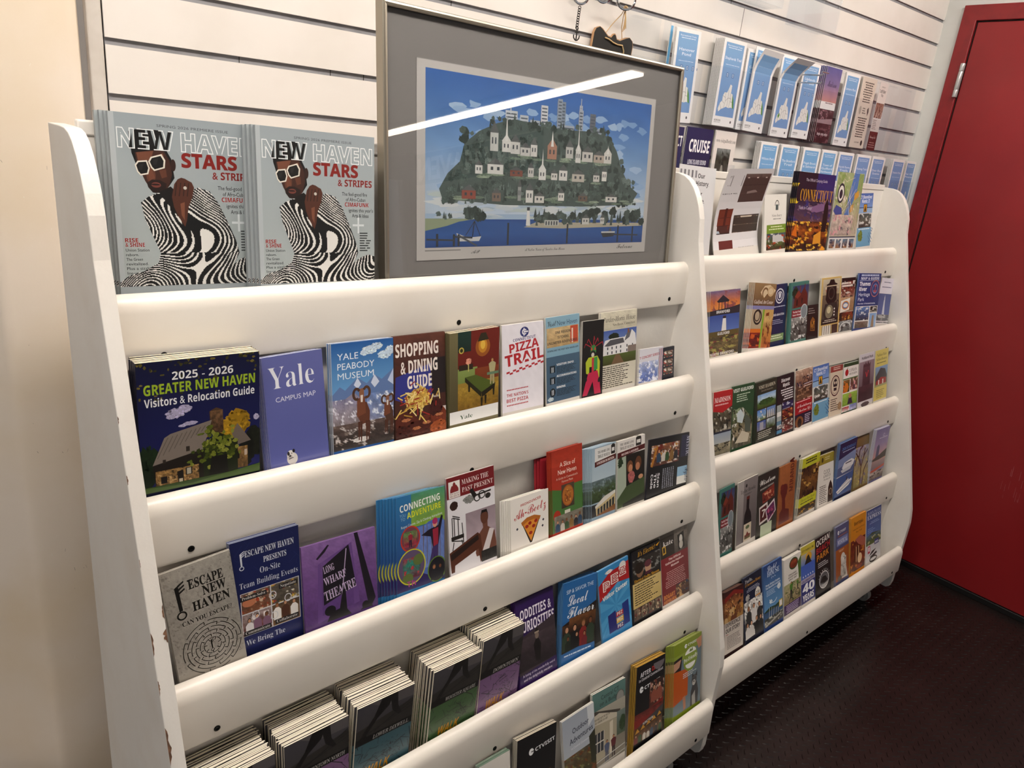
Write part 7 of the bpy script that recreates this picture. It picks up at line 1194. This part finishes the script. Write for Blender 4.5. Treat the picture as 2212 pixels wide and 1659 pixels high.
'beer': (a_beer, 4, .0016, .0012, 'orange topped beer trail leaflet with a pouring hand', 'leaflet', 'orange beer trail leaflet behind the front copy'),
'island': (a_island, 1, .0014, .0012, 'blue island ferry leaflet at the right end of the lowest shelf', 'leaflet', 'island ferry leaflet behind the front copy'),
}
BASE = dict(guide=('14183f', 'efe3c8'), yalemap=('6f74ad', 'c9cce0'), peabody=('2d67a8', 'd8dfe8'), shopping=('5a3027', '6a4a40'), cafe=('7d7656', 'efe3c0'), lobster=('131015', 'e0dcd6'), darkcard=('1c1e30', '2a2c40'), escape=('a7a29a', 'b8b2aa'), presents=('1f2758', '8a90a8'), longwharf=('5a3a78', '8a6aa0'), connect=('3a7fb0', '6a9cc4'),
            past=('e2e0e4', 'c9c0c0'), slice=('b5402c', 'b04a38'), motion=('9fb4c4', 'b8c8d4'), mystic=('14141c', '3a3a44'), oddities=('3c2062', '5a3a80'), local=('2f6ea8', '6a9ccc'), pez=('3f8fc4', '8ab8dc'), electric=('1c1a20', '3a3840'), taco=('17161b', 'd8d0c0'), dark=('16141a', 'd0a850'), pet=('8a9a2c', 'a8b06a'), camping=('1e1528', '4a4450'), navy=('27305c', '4a5280'), twain=('4a8078', '5a8a80'), darkleaf=('2a201e', '4a3a34'), discover=('261f26', '4a444a'), guilford=('2f5638', '3a6044'), hamden=('34382c', '5a5e50'), lyman=('2e5236', 'c9d0c4'),
            wisdom=('33322f', '5a5854'), twain2=('4a8078', '5a8a80'), ferry=('222c5c', '6a84b0'), brown=('8a7248', 'a89468'), lilac=('8a88b0', 'd8d8e4'), experience=('3a1c1c', '7a5a50'), uncommon=('1c2038', '4a5068'), lighthouse=('2c4a86', '6a88b8'), ocean=('1c1a1e', '4a484c'), sculpt=('5a6084', '9a9cb0'), beer=('d8962c', 'd8a050'), line=('dcd8d2', '5a7a68'), miranda=('a8683c', 'a8704a'), thames=('2a4686', '6a80b0'))
for k_ in ('mapa', 'mapb', 'mapc', 'mapd', 'mape'): BASE[k_] = ('33312f', 'efe8d8')
def copy_tree(o, mw):
    c = o.copy(); COL.objects.link(c); c.matrix_world = mw
    for ch in o.children:
        d = ch.copy(); COL.objects.link(d); d.parent = c
    return c
def paged(name, art, mw, w, vis, hd, th, cover, page, page_c='e6dcc4'):     # a booklet: wrap-round cover and a block of pages
    H = vis + hd; t = empty(name, mw); A = Art(w, vis, hd, .0002, cover, page_c); art(A)
    A.y = 0.0
    A._put([(x, y, z) for x in (-w / 2 - .0003, -w / 2) for y in (0, th) for z in (0, H)], [(0, 1, 3, 2), (4, 6, 7, 5), (0, 2, 6, 4), (1, 5, 7, 3)], [lin(cover)] * 4)
    A._put([(x, y, z) for x in (-w / 2, w / 2) for y in (th - .0002, th) for z in (0, H)], [(0, 4, 5, 1), (2, 3, 7, 6), (0, 1, 3, 2), (4, 6, 7, 5), (0, 2, 6, 4), (1, 5, 7, 3)], [lin(cover)] * 6)
    ob('cover', A.mesh('cover'), t)
    mb = MB(); mb.box(-w / 2 + .0002, w / 2 - .0008, .00025, th - .00025, .0006, H - .0001); p = mb.build('page_block', M[page], t)
    return t
RB = random.Random(21)
PAGED = {'guide': 'pages', 'cafe': 'pages', 'camping': 'paper'}
BEND = {'marcel': lambda u, t: (0, -.055 * max(0, t - .32) ** 1.3 * (1 if t > .32 else 0) + .020 * sin(pi * t), 0), 'curled': lambda u, t: (.018 * max(0, t - .35) ** 1.5, .006 * max(0, t - .35) - .02 * max(0, t - .6) ** 2, 0),
        'escape': lambda u, t: (0, .003 * max(0, t - .6), 0), 'thames': lambda u, t: (.008 * max(0, t - .4), 0, 0)}
for key, (art, n, gap, th, label, cat, clab) in ST.items():
    k, t, d, x, w, r, v, lean, fan = PL[key]
    hd = HD - abs(sin(r)) * w * .8 - .0008; mw = spot(k, t, d, x, w, r, v, lean); mw = mw @ Matrix.Translation((0, 0, HD - hd))
    cover, page = BASE.get(key, ('dcd8d2', 'e6e2da'))
    nm = {'booklet': 'booklet', 'leaflet': 'leaflet', 'folded map': 'folded_map', 'flyer': 'flyer'}[cat]
    if key in PAGED: o = paged(nm, art, mw, w, v, hd, th, cover, PAGED[key])
    else:
        A = Art(w, v, hd, th, cover, page); art(A); o = ob(nm, A.mesh(nm, BEND.get(key)), mw=mw)
    tag(o, label, cat)
    mp = key.startswith('map') and len(key) == 4
    dz = 0.0
    for j in range(1, n + 1):
        if mp: dz = .00045 * j + RB.uniform(-.0011, .0011); jx = RB.uniform(-.0022, .0022) - .00035 * j; jr = RB.uniform(-.007, .007)
        else: dz = RB.uniform(-.0010, .0004) if key not in PAGED else RB.uniform(-.0005, .0005); jx = RB.uniform(-.0004, .0004) + fan * j; jr = RB.uniform(-.0018, .0018)
        m2 = mw @ Matrix.Translation((jx, gap * j, dz)) @ Matrix.Rotation(jr, 4, 'Y')
        c = copy_tree(o, m2); tag(c, clab, cat, clab)
# the two stacks of glossy magazines with the zebra striped suit
for lab, d, x in (('glossy magazine with a zebra striped suit, beside the left rack panel', .027, .0435), ('glossy magazine with a zebra striped suit, beside the framed picture', .0, .2160)):
    mw = spot(1, 1, d, x, .183, rad(1.0), .212, rad(4.6 if d else 5.9)) @ Matrix.Translation((0, 0, .003))
    o = paged('magazine', a_nhmag, mw, .183, .212, .0785, .0056, 'a9b1b5', 'paper'); tag(o, lab, 'magazine')
    for j in range(1, 4):
        c = copy_tree(o, mw @ Matrix.Translation((-.0032 * j + RB.uniform(-.001, .001), .0062 * j, RB.uniform(0, .001)))); l2 = 'zebra suit magazine behind the front one by the ' + ('left panel' if d else 'framed picture'); tag(c, l2, 'magazine', l2)
# loose red cards peeping out left of the pizza leaflet
A = Art(.060, .150, .08, .0008, 'a8303c', '8a2a34'); cmesh = A.mesh('card')
k, t, d, x, w, r, v, lean, fan = PL['slice']
for j in range(3):
    c = ob('card', cmesh, mw=spot(1, 3, .018 + .0016 * j, x - .020 - .0035 * j, .060, rad(1.5 - j), .150, lean - rad(1)) @ Matrix.Translation((0, 0, .003))); tag(c, 'plain red card edge showing left of the red and green pizza leaflet', 'card', 'red cards left of the pizza leaflet')

# ------------------------------------------------------------------ framed picture standing in the top pocket
tl = math.atan(.1)
fm = RK[1][0] @ Matrix(((1, 0, 0, .421), (0, cos(tl), sin(tl), -.2945 - .0835 * sin(tl)), (0, -sin(tl), cos(tl), LZ[0] - .0030 - .0835 * cos(tl)), (0, 0, 0, 1)))
fm = RK[1][0] @ Matrix.Translation((.421, -.2935, FZ - .300)) @ Matrix.Rotation(-tl, 4, 'X') @ Matrix.Translation((.369, 0, -.0845))
FW, FH = .738, .4895
P_ = empty('framed_picture', fm)
pw = .0085
for name, prof, x0, x1, ax in (('top', None, 0, 0, 0),):
    pass
def moulding(a, b_, ins, axis):
    mb = MB(); sec = [(0, .001), (.0012, 0), (.0045, -.0006), (pw - .001, .0005), (pw, .002), (pw, .006), (.0035, .006), (.0035, .020), (0, .020)]
    n = len(sec)
    if axis == 'h': A0 = [(a + (s if ins else 0), y, (b_ - s) if b_ > .2 else b_ + s) for s, y in sec]; 
    return mb
corners = [(-FW / 2, 0), (FW / 2, 0), (FW / 2, FH), (-FW / 2, FH)]; inw = [(1, 1), (-1, 1), (-1, -1), (1, -1)]
sec = [(0, .0012), (.0012, 0), (.004, -.0008), (pw - .0012, 0), (pw, .0015), (pw, .0055), (.0030, .0055), (.0030, .020), (0, .020)]
for i in range(4):
    j = (i + 1) % 4; mb = MB(); ns = len(sec)
    ra = [(corners[i][0] + inw[i][0] * s, y, corners[i][1] + inw[i][1] * s) for s, y in sec]; rb = [(corners[j][0] + inw[j][0] * s, y, corners[j][1] + inw[j][1] * s) for s, y in sec]
    mb.add(ra + rb, [(q, (q + 1) % ns, ns + (q + 1) % ns, ns + q) for q in range(ns)] + [tuple(range(ns)), tuple(range(ns, 2 * ns))[::-1]])
    mb.build('frame_bar', M['frame'], P_, .0004)
mb = MB(); mb.box(-FW / 2 + .0034, FW / 2 - .0034, .0075, .0185, .0034, FH - .0034); mb.build('mat_board', mat('grey_mat_board', '7f7c7b', .8, bump=(300, .03)), P_)
A = Art(.594, .310, 0.0, .0008, 'c6c4c2', 'c6c4c2'); a_print(A); pr = ob('art_print', A.mesh('art_print', mat_='matte'), P_); pr.location = (-.369 + .064 + .297, .0066, .0845 + .0245)
mb = MB(); mb.box(-FW / 2 + .0036, FW / 2 - .0036, .0022, .0024, .0036, FH - .0036); mb.build('glass', M['glass'], P_)
tag(P_, 'framed print of a wooded hill town above a harbour, standing in the top shelf', 'picture')

# ------------------------------------------------------------------ leaflets in the wall holders: x, width, top, height, roll, name
def wl(x, w, zt, h, y, art, label, n=0, roll=0.0, lean=.02, bend=None, gap=.0022, cat='leaflet', clab=None, base='e9e7e6', jx=-.0006):
    A = Art(w, h, 0.0, .0010, base, 'dcd9d6'); art(A)
    mw = Matrix.Translation((x + w / 2, y, zt - h)) @ Matrix.Rotation(-lean, 4, 'X') @ Matrix.Rotation(roll, 4, 'Y')
    o = tag(ob('leaflet', A.mesh('leaflet', bend), mw=mw), label, cat)
    for j in range(1, n + 1):
        c = ob('leaflet', A.mesh('leaflet') if bend and j == 1 else (c.data if bend else o.data), mw=mw @ Matrix.Translation((jx * j, gap * j, .0015 * (j % 2)))); l2 = clab or label + ', copies behind'; tag(c, l2, cat, l2)
YF = -.0405
wl(1.2105, .011, 1.770, .205, -.026, lambda A: A.R(.1, .03, .9, .9, '6fb0d8'), 'sliver of a pale blue leaflet at the holder edge beside the picture frame')
wl(1.224, .094, 1.762, .21, YF, trail('Hanover|Pond', 4), 'leftmost blue trail leaflet, leaning in the holder beside the picture frame', 2, rad(-2), clab='leftmost blue trail leaflet copies behind')
wl(1.4075, .098, 1.766, .208, YF, trail("Shepherds Trail", 2), 'upright blue trail leaflet on the thick white-edged stack', 10, rad(0), gap=.0025, clab='white-edged trail leaflet stacked behind the upright one', jx=-.0003)
wl(1.526, .096, 1.758, .202, YF + .008, trail('Genesee', 2), 'paler blue trail leaflet behind the first bending one', 2, clab='paler blue trail leaflet copies behind')
bendf = lambda k, s: (lambda u, t: (s * max(0, t - .74) * .35, -k * max(0, t - .72) ** 1.35, -k * .35 * max(0, t - .76) ** 1.5))
wl(1.548, .095, 1.765, .210, YF, trail('Sugarloaf', 2), 'blue trail leaflet bending forward, left of the two bent ones', 1, rad(1.5), bend=bendf(.11, .08), clab='straight trail leaflet behind the left bent one')
wl(1.684, .092, 1.765, .213, YF, trail('Paul Ozie|Trail & Forest', 2, grn=0), 'blue trail leaflet folded sharply forward in front of the steel prongs', 2, rad(0), bend=bendf(.20, .16), clab='straight trail leaflet behind the sharply folded one')
wl(1.795, .092, 1.762, .206, YF, trail('Uplands|Trails', 3), 'blue trail leaflet under the double steel prong hook', 2, clab='trail leaflet copies under the prong hook')
wl(1.925, .088, 1.766, .213, YF, a_dusk, 'purple dusk leaflet with a beach crowd between the blue ones', 6, gap=.0035, clab='purple dusk leaflet copies behind', jx=-.0035)
wl(2.043, .090, 1.764, .212, YF, trail('Lantern Park', 2), 'blue trail leaflet between the purple dusk and the beige text sheet', 2, clab='trail leaflet copies beside the beige sheet', jx=-.0004)
wl(2.150, .096, 1.765, .212, YF, a_text, 'beige sheet covered in small dark text upside down', 3, gap=.004, clab='beige text sheet copies behind', jx=.003)
wl(2.270, .058, 1.763, .211, YF, a_craft, 'narrow white and brown beer leaflet in the wall holder')
wl(1.318, .112, 1.545, .215, YF, a_cruise, 'navy and brick boat trip leaflet in the lower wall holder', 2, rad(0), clab='boat trip leaflet copies behind', jx=-.0005)
wl(1.2625, .044, 1.543, .21, YF, lambda A: (A.R(0, 0, 1, .5, '24255c'), A.T('CT', .5, .95, .22, .12, 'f0f0f2', 'b'), A.R(0, .5, 1, 1, '4a3a34')), 'navy leaflet edge half hidden by the picture frame')
wl(1.441, .096, 1.546, .215, YF, a_visitg, 'white leaflet with two street photos in the lower wall holder', 1, rad(0), clab='street photo leaflet copy behind')
for x, w, nm_, lb, n in ((1.660, .091, 'Wilcox Park', 'first blue trail leaflet of the lower row, left end', 5), (1.7665, .101, 'The Branford|Trail', 'second blue trail leaflet of the lower row', 3), (1.891, .100, 'Pisgah Brook|& Saltmarsh', 'third blue trail leaflet of the lower row', 3), (2.003, .094, 'Town of|Guilford|Northwoods', 'fourth blue trail leaflet of the lower row', 2), (2.110, .101, 'North Farms|Trails', 'fifth blue trail leaflet of the lower row', 2), (2.232, .099, 'Nutmeg Trails', 'sixth blue trail leaflet of the lower row', 2),
                         (2.342, .096, 'Deer Run|Scenic', 'seventh blue trail leaflet of the lower row, left of the gap', 2), (2.500, .095, 'Timberlin Park', 'blue trail leaflet right of the gap in the lower row', 4), (2.612, .080, 'Fair Hill|Preserve', 'last blue trail leaflet of the lower row beside the door wall', 2)):
    wl(x, w, 1.534, .212, YF, trail(nm_, 3, '7fb2dc' if x < 2.1 else '84a4d4'), lb, n, clab=lb + ', copies behind', gap=.0032, jx=-.0005)
